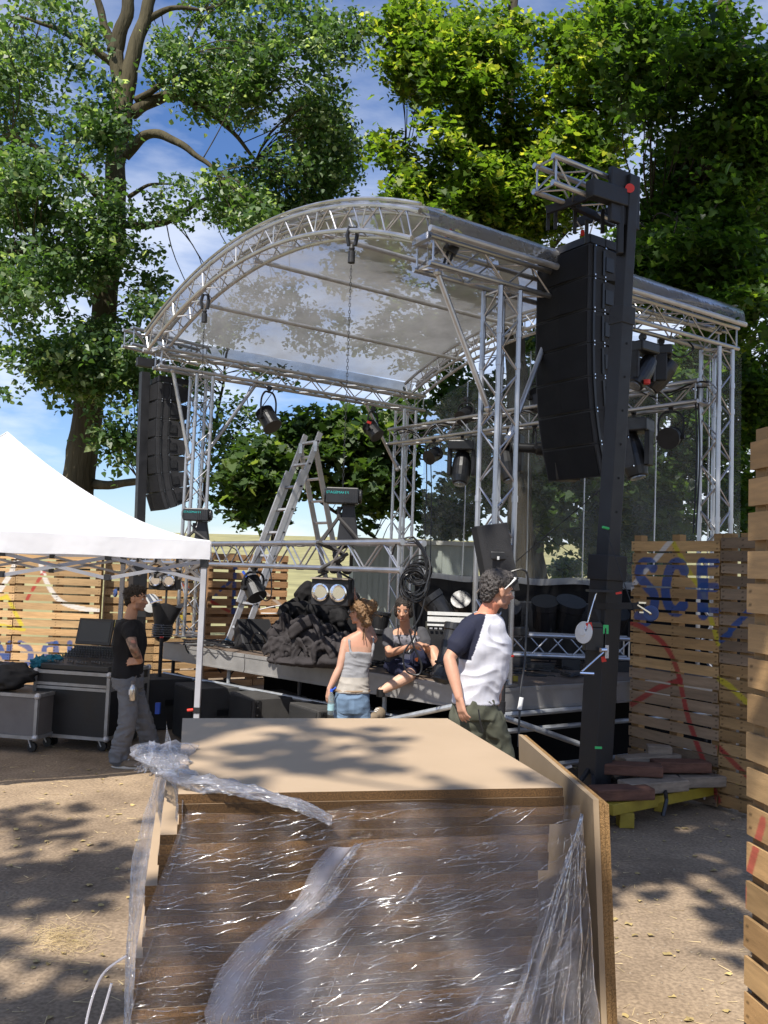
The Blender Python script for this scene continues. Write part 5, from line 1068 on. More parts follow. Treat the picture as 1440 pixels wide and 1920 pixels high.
for q in (.33, .66):
    c = FP1.lerp(FP0, q)
    for s_ in (-1, 1):
        for r in (-1, 1): cc_ = c + Vector((-fdir.y, fdir.x, 0)) * .1175 * s_ + Vector((0, 0, .1175 * r)); mb.tube(cc_ - fdir * .05, cc_ + fdir * .05, .030, n=10)
solid('lighting_truss', mb, ALU, 'lowered horizontal aluminium lighting truss hanging across the front of the stage', 'truss')
def chain(p, q, nm, par, r=.006):
    mb = MB(); d = (q - p); n_ = int(d.length / .034)
    for i in range(n_):
        c = p + d * (i / n_); a = Vector((1, 0, 0)) if i % 2 else Vector((0, 1, 0)); u_ = d.normalized()
        mb.path([c + a * .008, c + a * .008 + u_ * .026, c + u_ * .034, c - a * .008 + u_ * .026, c - a * .008, c - u_ * .008], r * .45, 4, closed=True)
    return mb.build(nm, pm('dark_chain', (.05, .05, .05), .5, .6), par)
def text_mesh(s, size, o, ex, ey, mat_, par, nm, ext=.001, mirror=False):
    cu = bpy.data.curves.new(nm, 'FONT'); cu.body = s; cu.size = size; cu.extrude = ext; cu.resolution_u = 3
    to = bpy.data.objects.new(nm, cu); COL.objects.link(to); dg = bpy.context.evaluated_depsgraph_get(); me = bpy.data.meshes.new_from_object(to.evaluated_get(dg)); bpy.data.objects.remove(to)
    ex = Vector(ex).normalized(); ey = Vector(ey).normalized(); ez = ex.cross(ey); off = wl(par)
    for v in me.vertices: c = v.co.copy(); v.co = Vector(o) + ex * c.x + ey * c.y + ez * c.z - off
    me.materials.clear(); me.materials.append(mat_); ob = bpy.data.objects.new(nm, me); COL.objects.link(ob); ob.parent = par; return ob
for (xt, yt, Yt, xb, yb, lb, s_) in ((661, 436, 8.42, 638, 930, 'electric chain hoist on the long chain nearer the man in the raglan shirt', 1.0), (385, 560, 10.9, 366, 965, 'electric chain hoist above the tent corner on the far chain', 1.0)):
    top = ay(xt, yt, Yt); bot = onT(xb); zb_ = ay(xb, yb, bot.y).z; bot.z = zb_; hv = thing('chain_hoist', lb, 'hoist', bot, 'chain hoists'); top.x, top.y = bot.x + (top.x - bot.x) * .5, bot.y + (top.y - bot.y) * .5
    d = ray(xt, yt); top = Vector((0, 0, CH)) + d * (top.y / d.y)
    mb = MB(); mb.box(bot, (.30, .17, .15)); mb.tube(bot + Vector((-.15, 0, 0)), bot + Vector((-.17, 0, 0)), .07, n=16); mb.tube(bot + Vector((.15, 0, 0)), bot + Vector((.18, 0, 0)), .065, n=16); bd = mb.build('motor', BLKM, hv, bevel=.02)
    mb = MB()
    for k in range(6): mb.box(bot + Vector((.02 + k * .022, -.088, 0)), (.008, .006, .12))
    mb.build('cooling_fin', BLK, bd)
    text_mesh('STAGEMAKER', .034, bot + Vector((-.148, -.0875, .015)), (1, 0, 0), (0, 0, 1), TEAL, bd, 'lettering')
    chain(bot + Vector((0, 0, .08)), top - Vector((0, 0, .32)), 'chain', hv)
    mb = MB(); h0 = top - Vector((0, 0, .30)); mb.tube(h0, h0 + Vector((0, 0, .11)), .035, n=14); mb.lathe([(.02, .11), (.03, .14), (.018, .18)], h0, None, 12); mb.build('chain_hook', BLK, hv)
    mb = MB(); mb.path([top + Vector((.03, 0, -.13)), top + Vector((.045, 0, -.03)), top + Vector((.03, 0, .05)), top + Vector((-.03, 0, .05)), top + Vector((-.05, 0, -.03)), top + Vector((-.03, 0, -.13))], .022, 6); mb.build('round_sling', BLKM, hv)
    mb = MB(); b2 = bot + Vector((.06, .05, -.08)); mb.add([b2 + Vector((a * w_, b * .05, z)) for z, w_ in ((0, .05), (-.20, .085), (-.36, .10)) for a, b in ((-1, -1), (1, -1), (1, 1), (-1, 1))], [(0, 1, 2, 3), (8, 11, 10, 9)] + [(r * 4 + i, r * 4 + (i + 1) % 4, (r + 1) * 4 + (i + 1) % 4, (r + 1) * 4 + i) for r in (0, 1) for i in range(4)]); mb.build('chain_bag', BLK, hv, bevel=.012)
    mb = MB(); tz = zc_ + .13; c = Vector((bot.x, bot.y, 0)); n_ = Vector((-fdir.y, fdir.x, 0))
    hk = bot + Vector((-.03, 0, -.10)); mb.path([hk, hk - Vector((0, 0, .10))], .02, 6)
    for sgn in (-1, 1):
        for e in (0, .03):
            P = [hk - Vector((0, 0, .10)), Vector((c.x, c.y, tz)) + n_ * .13 * sgn + fdir * (.12 * sgn + e), Vector((c.x, c.y, tz - .02)) + n_ * .15 * sgn + fdir * (.10 + e), Vector((c.x, c.y, zc_)) - n_ * .05 * sgn + fdir * e, Vector((c.x, c.y, zc_ - .15)) + n_ * .13 * sgn + fdir * (.10 - e), Vector((c.x, c.y, zc_ - .12)) + n_ * .16 * sgn + fdir * (.05), Vector((c.x, c.y, zc_ + .02)) + n_ * .02 * sgn - fdir * .15]
            mb.path(cr_spline(P, 5), .017, 5)
    mb.build('truss_sling', pm('dark_sling', (.045, .042, .04), .8), hv)
rt = thing('ratchet_strap', 'black ratchet strap tied over the near end of the roof side beam', 'strap', ay(846, 470, 7.9))
mb = MB(); mb.path([ay(842, 440, 7.95), ay(836, 452, 7.8), ay(846, 462, 7.75)], .022, 6); mb.box(ay(846, 466, 7.8), (.13, .08, .09), Euler((0, .5, 0)).to_matrix()); mb.build('ratchet', BLKM, rt, bevel=.01)
mb = MB(); mb.path([ay(840, 470, 7.8), ay(835, 485, 7.75), ay(830, 500, 7.75)], .014, 5); mb.path([ay(850, 470, 7.8), ay(846, 485, 7.75), ay(838, 500, 7.75)], .014, 5); mb.build('webbing', BLK, rt)
mb = MB(); mb.path([ay(836, 446, 7.9), ay(842, 438, 7.9), ay(846, 430, 7.9)], .012, 5); mb.build('tab', RED, rt)
# rear lighting truss between the back columns
RA, RB = cols['BL'].copy(), cols['BR'].copy(); RA.z = RB.z = 0; RA -= vdir * .22; RB -= vdir * .22
ra = ay(782, 822, RA.y); rb = ay(1345, 736, RB.y); RA.z = ra.z; RB.z = rb.z
mb = MB(); truss(mb, RA, RB, w=.235, seg=.28); solid('lighting_truss', mb, ALU, 'rear aluminium lighting truss between the back columns in front of the clear curtain', 'truss')
rdir = (RB - RA).normalized()
def onR(x, dz=0.0):
    d = ray(x, 780); n_ = Vector((-rdir.y, rdir.x, 0)); t = (RA - Vector((0, 0, CH))).dot(n_) / d.dot(n_); k = (d * t + Vector((0, 0, 0)) - Vector((RA.x, RA.y, 0))).dot(Vector((rdir.x, rdir.y, 0))) ; p = RA + rdir * k; return p + Vector((0, 0, dz)) 
mb = MB()
for k in range(60):
    u = k / 59; p = RA.lerp(RB, u) + Vector((0, -.14, .06 + .05 * math.sin(u * 40) - .03 * math.sin(u * 13)))
    mb.v.append(tuple(p))
P_ = [Vector(p) for p in mb.v]; mb = MB(); mb.path(P_, .012, 5); mb.path([p + Vector((0, .03, -.04 - .02 * math.sin(i))) for i, p in enumerate(P_)], .009, 5)
solid('power_cable', mb, RUB, 'black cables tied along the rear lighting truss', 'cable')
# ---------------- stage lights ----------------
GRPL = 'stage lights on the trusses'
def light(kind, P, aim, label, drop=.28, s=1.0, ydir=None, parent_pt=None):
    P = Vector(P); aim = Vector(aim).normalized(); root = thing('stage_light', label, 'stage light', P, GRPL)
    yd = (Vector(ydir) if ydir else aim.cross(Vector((0, 0, 1)))); yd.z = 0
    if yd.length < .01: yd = Vector((1, 0, 0))
    yd.normalize(); c = P - Vector((0, 0, drop * s)); A = axes(aim)
    mb = MB(); mb.lathe([(.020, -.022), (.038, -.022), (.038, .022), (.020, .022)], P + Vector((0, 0, .0)), axes(yd), 14); mb.box(P - Vector((0, 0, .045)), (.04, .04, .05)); mb.build('clamp', BLKM, root)
    if kind in ('par', 'fresnel', 'profile'):
        wd_ = {'par': .13, 'fresnel': .135, 'profile': .11}[kind] * s; r = {'par': .105, 'fresnel': .115, 'profile': .085}[kind] * s; ln = {'par': .26, 'fresnel': .30, 'profile': .62}[kind] * s
        top = P - Vector((0, 0, .06)); mb = MB(); U = [c + yd * wd_, c + yd * wd_ * 1.05 + (top - c) * .65, c + yd * wd_ * .6 + (top - c) * .97, top, c - yd * wd_ * .6 + (top - c) * .97, c - yd * wd_ * 1.05 + (top - c) * .65, c - yd * wd_]
        mb.path(cr_spline(U, 4), .013 * s, 6); mb.tube(c + yd * (wd_ + .025), c + yd * (wd_ - .02), .028 * s, n=10); mb.tube(c - yd * (wd_ + .025), c - yd * (wd_ - .02), .028 * s, n=10); mb.build('yoke', BLK, root)
        if kind == 'profile': prof = [(.3, -.5), (.9, -.48), (1, -.3), (1, -.05), (.75, -.02), (.72, .35), (.9, .36), (.92, .5), (.8, .5)]
        elif kind == 'par': prof = [(.5, -.5), (.75, -.46), (.84, -.2), (1, -.1), (1.02, .4), (1.08, .42), (1.08, .5), (.95, .5)]
        else: prof = [(.6, -.5), (.95, -.42), (1, -.1), (1, .4), (1.12, .42), (1.12, .5), (.95, .5)]
        mb = MB(); mb.lathe([(a * r, b * ln) for a, b in prof], c, A, 22); bd = mb.build('housing', BLKM, root)
        mb = MB()
        for k in range(5): zz = -.42 + k * .07; mb.lathe([(r * .86, zz * ln), (r * 1.06, zz * ln), (r * 1.06, (zz + .02) * ln), (r * .86, (zz + .02) * ln)], c, A, 18)
        mb.build('cooling_fin', BLK, bd)
        mb = MB(); mb.lathe([(.01, ln * .455), (r * .93, ln * .45), (r * .93, ln * .46), (.01, ln * .475)], c, A, 22); mb.build('lens', LENS, root)
    elif kind == 'moving':
        mb = MB(); b = P - Vector((0, 0, .14 * s)); fwd = Vector((-yd.y, yd.x, 0)); RM = Matrix((yd, fwd, Vector((0, 0, 1)))).transposed(); mb.box(b, (.34 * s, .26 * s, .13 * s), RM); bb = mb.build('base', BLKM, root, bevel=.02)
        mb = MB(); c = b - Vector((0, 0, .30 * s))
        for g_ in (-1, 1): mb.box(c + yd * g_ * .155 * s + Vector((0, 0, .08 * s)), (.05 * s, .14 * s, .34 * s), RM)
        mb.build('yoke', BLK, root, bevel=.012)
        mb = MB(); mb.lathe([(.03, -.24), (.09, -.22), (.115, -.12), (.125, 0), (.12, .12), (.10, .20), (.085, .21)], (0, 0, 0), None, 20)
        mb.v = [tuple(c + A @ (Vector(v) * s * 1.0)) for v in mb.v]; hd_ = mb.build('head', BLKM, root, smooth=False)
        mb = MB(); mb.lathe([(.01, .205 * s), (.075 * s, .205 * s), (.075 * s, .222 * s), (.01, .23 * s)], c, A, 20); mb.build('lens', LENS, hd_)
    return root
def blinder(P, face, label, s=1.0):
    P = Vector(P); face = Vector(face).normalized(); root = thing('blinder_light', label, 'stage light', P, GRPL); ex = face.cross(Vector((0, 0, 1))).normalized(); up = ex.cross(face)
    RM = Matrix((ex, face, up)).transposed(); c = P - Vector((0, 0, .21 * s))
    mb = MB(); mb.box(c, (.36 * s, .20 * s, .24 * s), RM); hb_ = mb.build('housing', BLK, root, bevel=.008)
    mb = MB(); mb.box(c + up * .128 * s + face * .02, (.36 * s, .22 * s, .012), RM); mb.build('top_plate', pm('worn_plate', (.32, .27, .22), .5, .2), hb_)
    for g_ in (-1, 1):
        q = c + ex * g_ * .087 * s + face * .102 * s; mb = MB(); mb.lathe([(.058 * s, 0), (.082 * s, 0), (.082 * s, .02), (.068 * s, .025), (.055 * s, .006)], q, axes(face), 26); ring = mb.build('lamp_ring', CHR, root)
        mb = MB(); mb.lathe([(.06 * s, .004), (.045 * s, -.010), (.02 * s, -.02), (.001, -.022)], q, axes(face), 22); mb.build('reflector', pm('lamp_glass', (.10, .105, .11), .12, .5, .6, 60, .4, 200), ring, smooth=True)
        mb = MB(); mb.tube(P - Vector((0, 0, .02)) + ex * g_ * .05, P - Vector((0, 0, .09)) + ex * g_ * .19 * s, .010); mb.bar(P - Vector((0, 0, .09)) + ex * g_ * .195 * s, c + ex * g_ * .195 * s, .008, .03); mb.build('yoke_arm', BLK, root)
    mb = MB(); mb.lathe([(.02, -.02), (.038, -.02), (.038, .02), (.02, .02)], P, axes(fdir), 12); mb.build('clamp', BLKM, root); return root
F_ = Vector((-.35, -1, -.05))
blinder(onT(627, -.13), (-.25, -1, -.02), 'two lamp blinder light with chrome rings held by the woman in the grey top', 1.0)
blinder(onT(312, -.13), (-.1, -1, -.05), 'two lamp blinder light hanging beside the head of the man in black', 1.0)
light('par', onT(478, -.13), (.45, -.45, -.75), 'black finned spotlight with a blue tag hanging in front of the ladder', .24, .95)
mb = MB(); c = onT(462, -.22); mb.box(c, (.025, .03, .10), Euler((0, -.7, 0)).to_matrix()); solid('blue_tag', mb, BLU, 'bright blue plastic tag on the finned spotlight by the ladder', 'tag')
light('fresnel', ay(505, 728, 13.08), (.5, -.35, -.8), 'black spotlight hanging alone against blue sky under the far side beam', .40, 1.15)
light('par', ay(700, 766, 14.05), (.5, -.3, -.6), 'dim black spotlight near the rear end of the far side beam', .32, 1.1)
mb = MB(); c = ay(692, 792, 13.85); mb.box(c, (.07, .01, .04), Euler((0, .3, 0)).to_matrix()); solid('red_sticker', mb, RED, 'small red sticker on the spotlight at the rear of the far side beam', 'sticker')
light('par', onR(815, -.12), (-.6, -.7, -.45), 'small silvery black spotlight next to the rear left column', .25, 1.0)
light('moving', onR(868, -.12), (-.1, -.3, -1), 'big black moving head light hanging behind the knee brace', 0, 1.15, (1, -.2, 0))
light('moving', onR(955, -.12), (.15, -.3, -1), 'big black moving head light hanging behind the front column', 0, 1.15, (1, -.4, 0))
light('profile', onR(1003, -.12), (-1, .05, .03), 'long horizontal black profile spotlight with open tube end beside the large line array', .30, 1.05, (.0, 1, 0))
light('par', onR(873, .42), (-.6, -.7, -.55), 'black spotlight standing above the rear truss beside the knee brace', .24, 1.0)
light('par', onR(1008, .50), (.2, -.4, -1), 'black spotlight half hidden behind the edge of the large line array', .24, 1.1)
light('moving', onR(1078, -.12), (0, -.3, -1), 'black moving head light peeping out beneath the large line array', 0, 1.0, (1, -.7, 0))
light('moving', onR(1188, -.12), (.2, -.2, -1), 'large black moving head light right behind the near tower mast', 0, 1.25, (1, -.7, 0))
light('fresnel', onR(1258, -.12), (-.5, -.9, -.25), 'round fresnel light hanging in an oval yoke in front of the curtain', .36, 1.0)
light('moving', ay(1205, 632, 9.35), (-.5, -.3, -.8), 'tilted black moving head light under the side beam right of the tower', 0, .9, (.8, .6, 0))
light('moving', ay(1240, 640, 9.7), (-.6, .1, -.8), 'black moving head light with a red cap leaning under the side beam', 0, .9, (.3, 1, 0))
mb = MB(); mb.tube(ay(1213, 712, 9.2), ay(1213, 720, 9.2), .035, n=12); o = solid('plug_end', mb, RED, 'red and white plug end hanging from the tilted moving head', 'plug')
# covered lamp near the man in black
cl_ = thing('covered_light', 'black hanging lamp half wrapped in a black bag behind the man in black', 'stage light', onT(312, -.4))
c = ay(305, 1182, 11.2); mb = MB(); mb.ell(c, (.13, .13, .15), None, 18, 12); mb.build('head', BLKM, cl_)
mb = MB()
for k in range(6): zz = -.07 + k * .028; mb.path([c + Vector((.13 * math.cos(a), .13 * math.sin(a), zz)) * (1 if True else 1) for a in [PI * 1.05 + j * PI * .9 / 8 for j in range(9)]], .007, 5)
mb.build('grille_rib', pm('rib_grey', (.12, .12, .12), .3, .5), cl_)
mb = MB(); mb.grid(lambda u, v: c + Vector(((.10 + .10 * v) * math.cos(2 * PI * u) + .05 * v, (.10 + .03 * v) * math.sin(2 * PI * u), .02 + .30 * v + .03 * math.sin(u * 19) * v)), 30, 8); mb.build('bag', BLK, cl_, smooth=True)
mb = MB(); mb.tube(c + Vector((.02, 0, .12)), onT(316, -.42), .014); mb.build('stem', BLK, cl_)
sp = thing('steel_post', 'thin black steel post with red tip beside the white winch wheel', 'post', (ay(302, 1265, 11).x, 11.0, 0)); pt = ay(303, 1196, 11.0); mb = MB(); mb.tube((pt.x, 11.0, 0), pt, .024); mb.build('pole', BLK, sp); mb = MB(); mb.tube(pt, pt + Vector((0, 0, .015)), .026); mb.build('cap', RED, sp)
# ---------------- ladder ----------------
lad = thing('folding_ladder', 'tall aluminium folding ladder with blue feet opened on the stage', 'ladder', az(450, 1192, 1.0))
def ladder(a, b, c_, d_, nr, nm, z0=0):
    """rails a-b and c-d"""
    up = (b - a).cross(c_ - a); mb = MB(); mb.bar(a, b, .028, .075, (c_ - a).cross(b - a)); mb.bar(c_, d_, .028, .075, (c_ - a).cross(b - a)); r = mb.build(nm, ALUW, lad)
    for i in range(nr):
        t = (i + .6) / nr; mb = MB(); mb.bar(a.lerp(b, t), c_.lerp(d_, t), .035, .03, (b - a)); mb.build('rung', ALUW, lad)
    for p, q in ((a, b), (c_, d_)):
        mb = MB(); d = (q - p).normalized(); mb.bar(p - d * .03, p + d * .03, .036, .085, (c_ - a).cross(b - a)); mb.build('blue_foot', pm('ladder_blue', (.05, .27, .48), .5), lad)
    return r
a0 = az(427, 1203, 1.0); a1 = ay(573, 816, a0.y + .6); b0 = a0 + Vector((.23, -.28, 0)); b1 = a1 + Vector((.23, -.28, 0))
ladder(a0, a1, b0, b1, 9, 'front_rail')
e0 = a0.lerp(a1, .10); e1 = a0.lerp(a1, .78); 
s_ = Vector((-.035, -.06, .03)); f0 = a0.lerp(a1, .17) + s_; f1 = a0.lerp(a1, .80) + s_
mb = MB(); pn = (b0 - a0).cross(a1 - a0); mb.bar(f0, f1, .026, .07, pn); mb.bar(f0 + Vector((.23, -.28, 0)) * .92 + Vector((.02, 0, 0)), f1 + Vector((.23, -.28, 0)) * .92 + Vector((.02, 0, 0)), .026, .07, pn); mb.build('extension_rail', ALUW, lad)
h = a0.lerp(a1, .93); c0_ = az(640, 1200, 1.0) + Vector((0, .6, 0)); c0_ = Vector((h.x + .55, h.y + 1.4, 1.0))
ladder(c0_, h, c0_ + Vector((.23, -.28, 0)), h + Vector((.23, -.28, 0)), 9, 'rear_rail')
mb = MB()
for p in (h, h + Vector((.23, -.28, 0))): mb.box(p, (.05, .06, .14)); mb.tube(p + Vector((-.03, 0, 0)), p + Vector((.03, 0, 0)), .02)
mb.build('hinge', STEEL, lad)
mb = MB()
for k in range(10):
    for q in (0, 1): p = (b0.lerp(b1, (k + .6) / 9) if q == 0 else a0.lerp(a1, (k + .6) / 9)); 
    if (k + .6) / 9 < 1: p = b0.lerp(b1, (k + .6) / 9); mb.tube(p + Vector((.012, -.02, 0)), p + Vector((.020, -.034, 0)), .014, n=10)
mb.build('rung_end', pm('rung_hole', (.02, .02, .02), .9), lad)
# ---------------- cloth heap and stage floor things ----------------
def folded(c, rad, seed, flat, nu=150, nv=70):
    """slumped mound of cloth: wide at the deck, folds running down and round it"""
    c = Vector(c); h_ = c.z + rad[2] - flat
    def fn(u, v):
        a = 2 * PI * u; r = v; q = Vector((math.cos(a) * r * 1.6 + seed, math.sin(a) * r * 1.6, v * 1.2)); wq = q + Vector((noise.noise(q * 1.3), noise.noise(q * 1.3 + Vector((4, 4, 4))), 0)) * .9
        rdg = 1 - 2.3 * abs(noise.noise(wq * 1.7)); r2 = 1 - 2.3 * abs(noise.noise(wq * 4.1 + Vector((0, seed, 2))))
        prof = max(0.0, 1 - r ** 2.6) ** .62; lump_ = 1 + .28 * noise.noise(Vector((math.cos(a) * 1.3 + seed, math.sin(a) * 1.3, 7)))
        R0 = r ** .8 * lump_ * (1 + .07 * rdg * r); z_ = flat + h_ * prof * (1 + .14 * noise.noise(q * 1.1)) + (.045 * rdg + .020 * r2) * (1 if v < .93 else .2)
        return Vector((c.x + rad[0] * R0 * math.cos(a), c.y + rad[1] * R0 * math.sin(a) - .03 * rdg * r, max(z_, flat + .006 + (.012 * (1 + rdg) if v > .9 else 0))))
    mb = MB(); mb.grid(fn, nu, nv); return mb
HC = pm('black_stage_cloth', (.010, .0095, .010), .85, 0, .35, 3, .35, 60, .25); HC2 = pm('charcoal_stage_cloth', (.034, .030, .031), .85, 0, .35, 3, .35, 60, .25)
hp = thing('cloth_heap', 'big crumpled heap of black stage drapes piled on the deck behind the woman', 'cloth', ay(600, 1220, 9.9))
def rolls(outline, n_, seed, r0, r1):
    """many slumped folds of cloth inside a mound: (x px, top y px, base y px, distance, half depth)"""
    rg = random.Random(seed); mb = MB()
    for i in range(n_):
        x, yt, yb, Y, dp = rg.choice(outline); t = rg.random() ** .7; a = ay(x + rg.uniform(-22, 22), yb + (yt - yb) * t * rg.uniform(.75, 1), Y + rg.uniform(-dp, dp) * (1 - .5 * t)); r = rg.uniform(r0, r1)
        d = Vector((rg.gauss(0, 1), rg.gauss(0, .6), rg.gauss(0, .35))).normalized() * rg.uniform(.07, .17); q = Vector((rg.gauss(0, .05), rg.gauss(0, .03), .05))
        P = [a - d - Z_ * .05, a - d * .4 + q, a + d * .4 + q * .6, a + d - Z_ * .06]; P = [Vector((p.x, p.y, max(p.z, 1.0 + r * .7))) for p in P]
        for (w0, w1_) in ((0, 0), (.035, 0), (-.035, .01)): capsule_([p + Vector((w1_, -abs(w0) * .5, w0)) for p in P], r * (1 if w0 == 0 else .6), mb)
    for x, yt, yb, Y, dp in outline:
        c = ay(x, yb, Y); h_ = (yb - yt) / 1650 * Y; mb.ell((c.x, c.y + .02, 1.0 + h_ * .42), (.20, .24, h_ * .50), None, 16, 10)
    return mb
Z_ = Vector((0, 0, 1))
def capsule_(P, r, mb): mb.path(cr_spline(P, 4), [r * .4] + [r] * (4 * (len(P) - 1) - 1) + [r * .4], 8)
def cloth_mesh(mb, name, m, par, vox=.011, sm=8):
    me = bpy.data.meshes.new(name); me.from_pydata([tuple(v) for v in mb.v], [], mb.f); o = bpy.data.objects.new(name, me); COL.objects.link(o); a = o.modifiers.new('r', 'REMESH'); a.mode = 'VOXEL'; a.voxel_size = vox; b = o.modifiers.new('s', 'SMOOTH'); b.factor = .5; b.iterations = sm
    dg = bpy.context.evaluated_depsgraph_get(); me2 = bpy.data.meshes.new_from_object(o.evaluated_get(dg)); bpy.data.objects.remove(o); off = wl(par); nr = [v.normal.copy() for v in me2.vertices]
    for v, n_ in zip(me2.vertices, nr): p = v.co; k = 1 - 2.4 * abs(noise.noise(p * 7 + Vector((noise.noise(p * 4), 0, 0)))); v.co = p + n_ * (.012 * k + .002 * noise.noise(p * 22)) - off; v.co.z = max(v.co.z, 1.004 - off.z)
    me2.polygons.foreach_set('use_smooth', [True] * len(me2.polygons)); me2.materials.clear(); me2.materials.append(m); ob = bpy.data.objects.new(name, me2); COL.objects.link(ob); ob.parent = par; return ob
cloth_mesh(rolls([(572, 1115, 1215, 9.9, .22), (592, 1097, 1220, 9.9, .28), (620, 1100, 1220, 9.9, .28), (645, 1115, 1220, 9.8, .25), (578, 1120, 1218, 9.7, .2), (610, 1130, 1222, 9.6, .2)], 150, 4, .035, .07), 'drape', HC, hp)
cloth_mesh(rolls([(538, 1168, 1215, 9.6, .16), (556, 1155, 1218, 9.5, .2), (580, 1172, 1222, 9.3, .16)], 50, 8, .028, .055), 'drape', HC2, hp)
cloth_mesh(rolls([(535, 1208, 1222, 9.4, .08), (555, 1210, 1226, 9.25, .08), (585, 1208, 1230, 9.15, .08), (625, 1200, 1232, 9.1, .12)], 46, 12, .018, .035), 'drape', HC2, hp)
def wedge(x, y, Y, w_, d_, h_, rz, label, par=None, name='monitor_wedge'):
    p = ay(x, y, Y); r = thing(name, label, 'loudspeaker', (0, 0, 0)); mb = MB(); pr = [(-d_ / 2, 0), (d_ / 2, 0), (d_ / 2, h_ * .75), (d_ * .25, h_), (-d_ / 2, h_ * .22)]
    mb.prism([(a, b) for a, b in pr], (-w_ / 2, 0, 0), (0, 1, 0), (0, 0, 1), w_); mb.build('cabinet', CAB, r, bevel=.008)
    mb = MB(); a = Vector((-w_ / 2 + .02, -d_ / 2, h_ * .25)); e = Vector((0, d_ * .75, h_ * .78)); mb.add([a, a + Vector((w_ - .04, 0, 0)), a + Vector((w_ - .04, 0, 0)) + e * .95, a + e * .95], [(0, 1, 2, 3)]); mb.v = [(x_, y_ - .004, z_ + .004) for x_, y_, z_ in mb.v]; mb.build('grille', GRL, r)
    r.location = (p.x, p.y, 1.0); r.rotation_euler = (0, 0, R_(rz)); return r
wedge(478, 1205, 10.9, .42, .42, .36, 25, 'black wedge monitor speaker at the foot of the ladder')
def coil(mb, c, r, n_, rr, tilt, seed, sq=1.0):
    rg = random.Random(seed)
    for i in range(n_):
        a = rg.uniform(.75, 1.1) * r; b = a * sq * rg.uniform(.8, 1.1); o = Vector((rg.gauss(0, .012), rg.gauss(0, .012), rg.gauss(0, .015))); R0 = Euler((tilt[0] + rg.gauss(0, .12), tilt[1] + rg.gauss(0, .12), rg.uniform(0, 6))).to_matrix() if sq == 1 else Euler((tilt[0] + rg.gauss(0, .12), tilt[1] + rg.gauss(0, .12), rg.gauss(0, .1))).to_matrix()
        mb.path([Vector(c) + o + R0 @ Vector((a * math.cos(2 * PI * k / 26), b * math.sin(2 * PI * k / 26), .01 * math.sin(k * .9 + i))) for k in range(26)], rr, 5, closed=True)
    return mb
# cable bundle at the deck corner
mb = MB(); rg = random.Random(2)
for i in range(14):
    P = [az(338 + rg.uniform(-8, 30), 1203 + rg.uniform(-6, 6), 1.02), az(395, 1204 + rg.uniform(-5, 7), 1.02 + .02 * (i % 3)), az(430, 1206 + rg.uniform(-5, 8), 1.02 + .02 * (i % 3)), az(466 + rg.uniform(-20, 8), 1210 + rg.uniform(-4, 6), 1.03)]
    mb.path(cr_spline(P, 6), .008, 5)
for P in ([(345, 1200), (355, 1225), (385, 1222), (405, 1205)], [(410, 1210), (403, 1240), (415, 1262)], [(436, 1208), (447, 1225), (440, 1255), (420, 1275)]): mb.path(cr_spline([ay(x, y, 11.0) for x, y in P], 8), .009, 5)
solid('cable_bundle', mb, RUB, 'loose bundle of black cables lying along the deck edge below the ladder', 'cable')
pl = thing('power_plug', 'white and red industrial power plug at the end of the cable bundle', 'plug', az(478, 1212, 1.0)); a = az(470, 1208, 1.04); b = az(486, 1210, 1.04)
mb = MB(); mb.tube(a, b, .033, .028, n=14); mb.build('body', WHT, pl); mb = MB(); mb.tube(a - (b - a) * .25, a, .038, n=14); mb.build('collar', RED, pl)
mb = MB(); mb.path(cr_spline([az(500, 1215, 1.02), ay(492, 1192, 10.2), ay(478, 1188, 10.2), ay(470, 1206, 10.4)], 8), .009, 5); solid('cable_loop', mb, RUB, 'single grey cable looping up beside the wedge monitor', 'cable')
mb = MB(); coil(mb, az(610, 1232, 1.03), .22, 6, .007, (0, 0), 5); solid('cable_coil', mb, RUB, 'flat coil of thin cable on the deck edge under the cloth heap', 'cable')
mb = MB(); coil(mb, az(705, 1243, 1.03), .17, 6, .008, (0, 0), 6); solid('cable_coil', mb, RUB, 'flat coil of cable between the two women on the deck edge', 'cable')
mb = MB(); coil(mb, az(828, 1262, 1.03), .15, 4, .009, (0, 0), 7); solid('cable_coil', mb, RUB, 'loose coil of cable at the deck edge by the upright black spotlight', 'cable')
mb = MB(); rg = random.Random(9)
for i in range(12):
    c = az(990 + rg.uniform(-25, 50), 1257 + rg.uniform(-8, 8), 1.02); mb.path(cr_spline([c + Vector((rg.uniform(-.25, .25), rg.uniform(-.3, .3), rg.uniform(0, .03))) for _ in range(5)], 6), .007, 5)
solid('cable_tangle', mb, RUB, 'tangle of thin black cables on the deck behind the man in the raglan shirt', 'cable')
mb = MB(); c = az(1010, 1250, 1.04); mb.box(c, (.3, .2, .07)); mb.box(c + Vector((.02, -.101, 0)), (.02, .002, .02)); solid('stage_box', mb, BLKM, 'flat black connection box lying among the thin cables on the deck', 'box', bevel=.006)
tl_ = thing('spirit_level', 'short yellow and black tool on the deck edge behind the black pole', 'tool', az(958, 1274, 1.0)); mb = MB(); c = az(958, 1272, 1.03); mb.box(c, (.13, .04, .05)); mb.build('body', YEL, tl_); mb = MB(); mb.box(c + Vector((-.05, 0, .002)), (.05, .044, .052)); mb.build('grip', BLK, tl_)
mb = MB(); rg = random.Random(19)
for i in range(7):
    mb.path(cr_spline([az(1050 + i * 3, 1262 + rg.uniform(-4, 4), 1.02), az(1070, 1266 + rg.uniform(-4, 4), 1.03), az(1095, 1262 + rg.uniform(-5, 5), 1.02)], 6), .008, 5)
solid('cable_bundle', mb, RUB, 'small bundle of cable ends on the deck beside the near tower', 'cable')
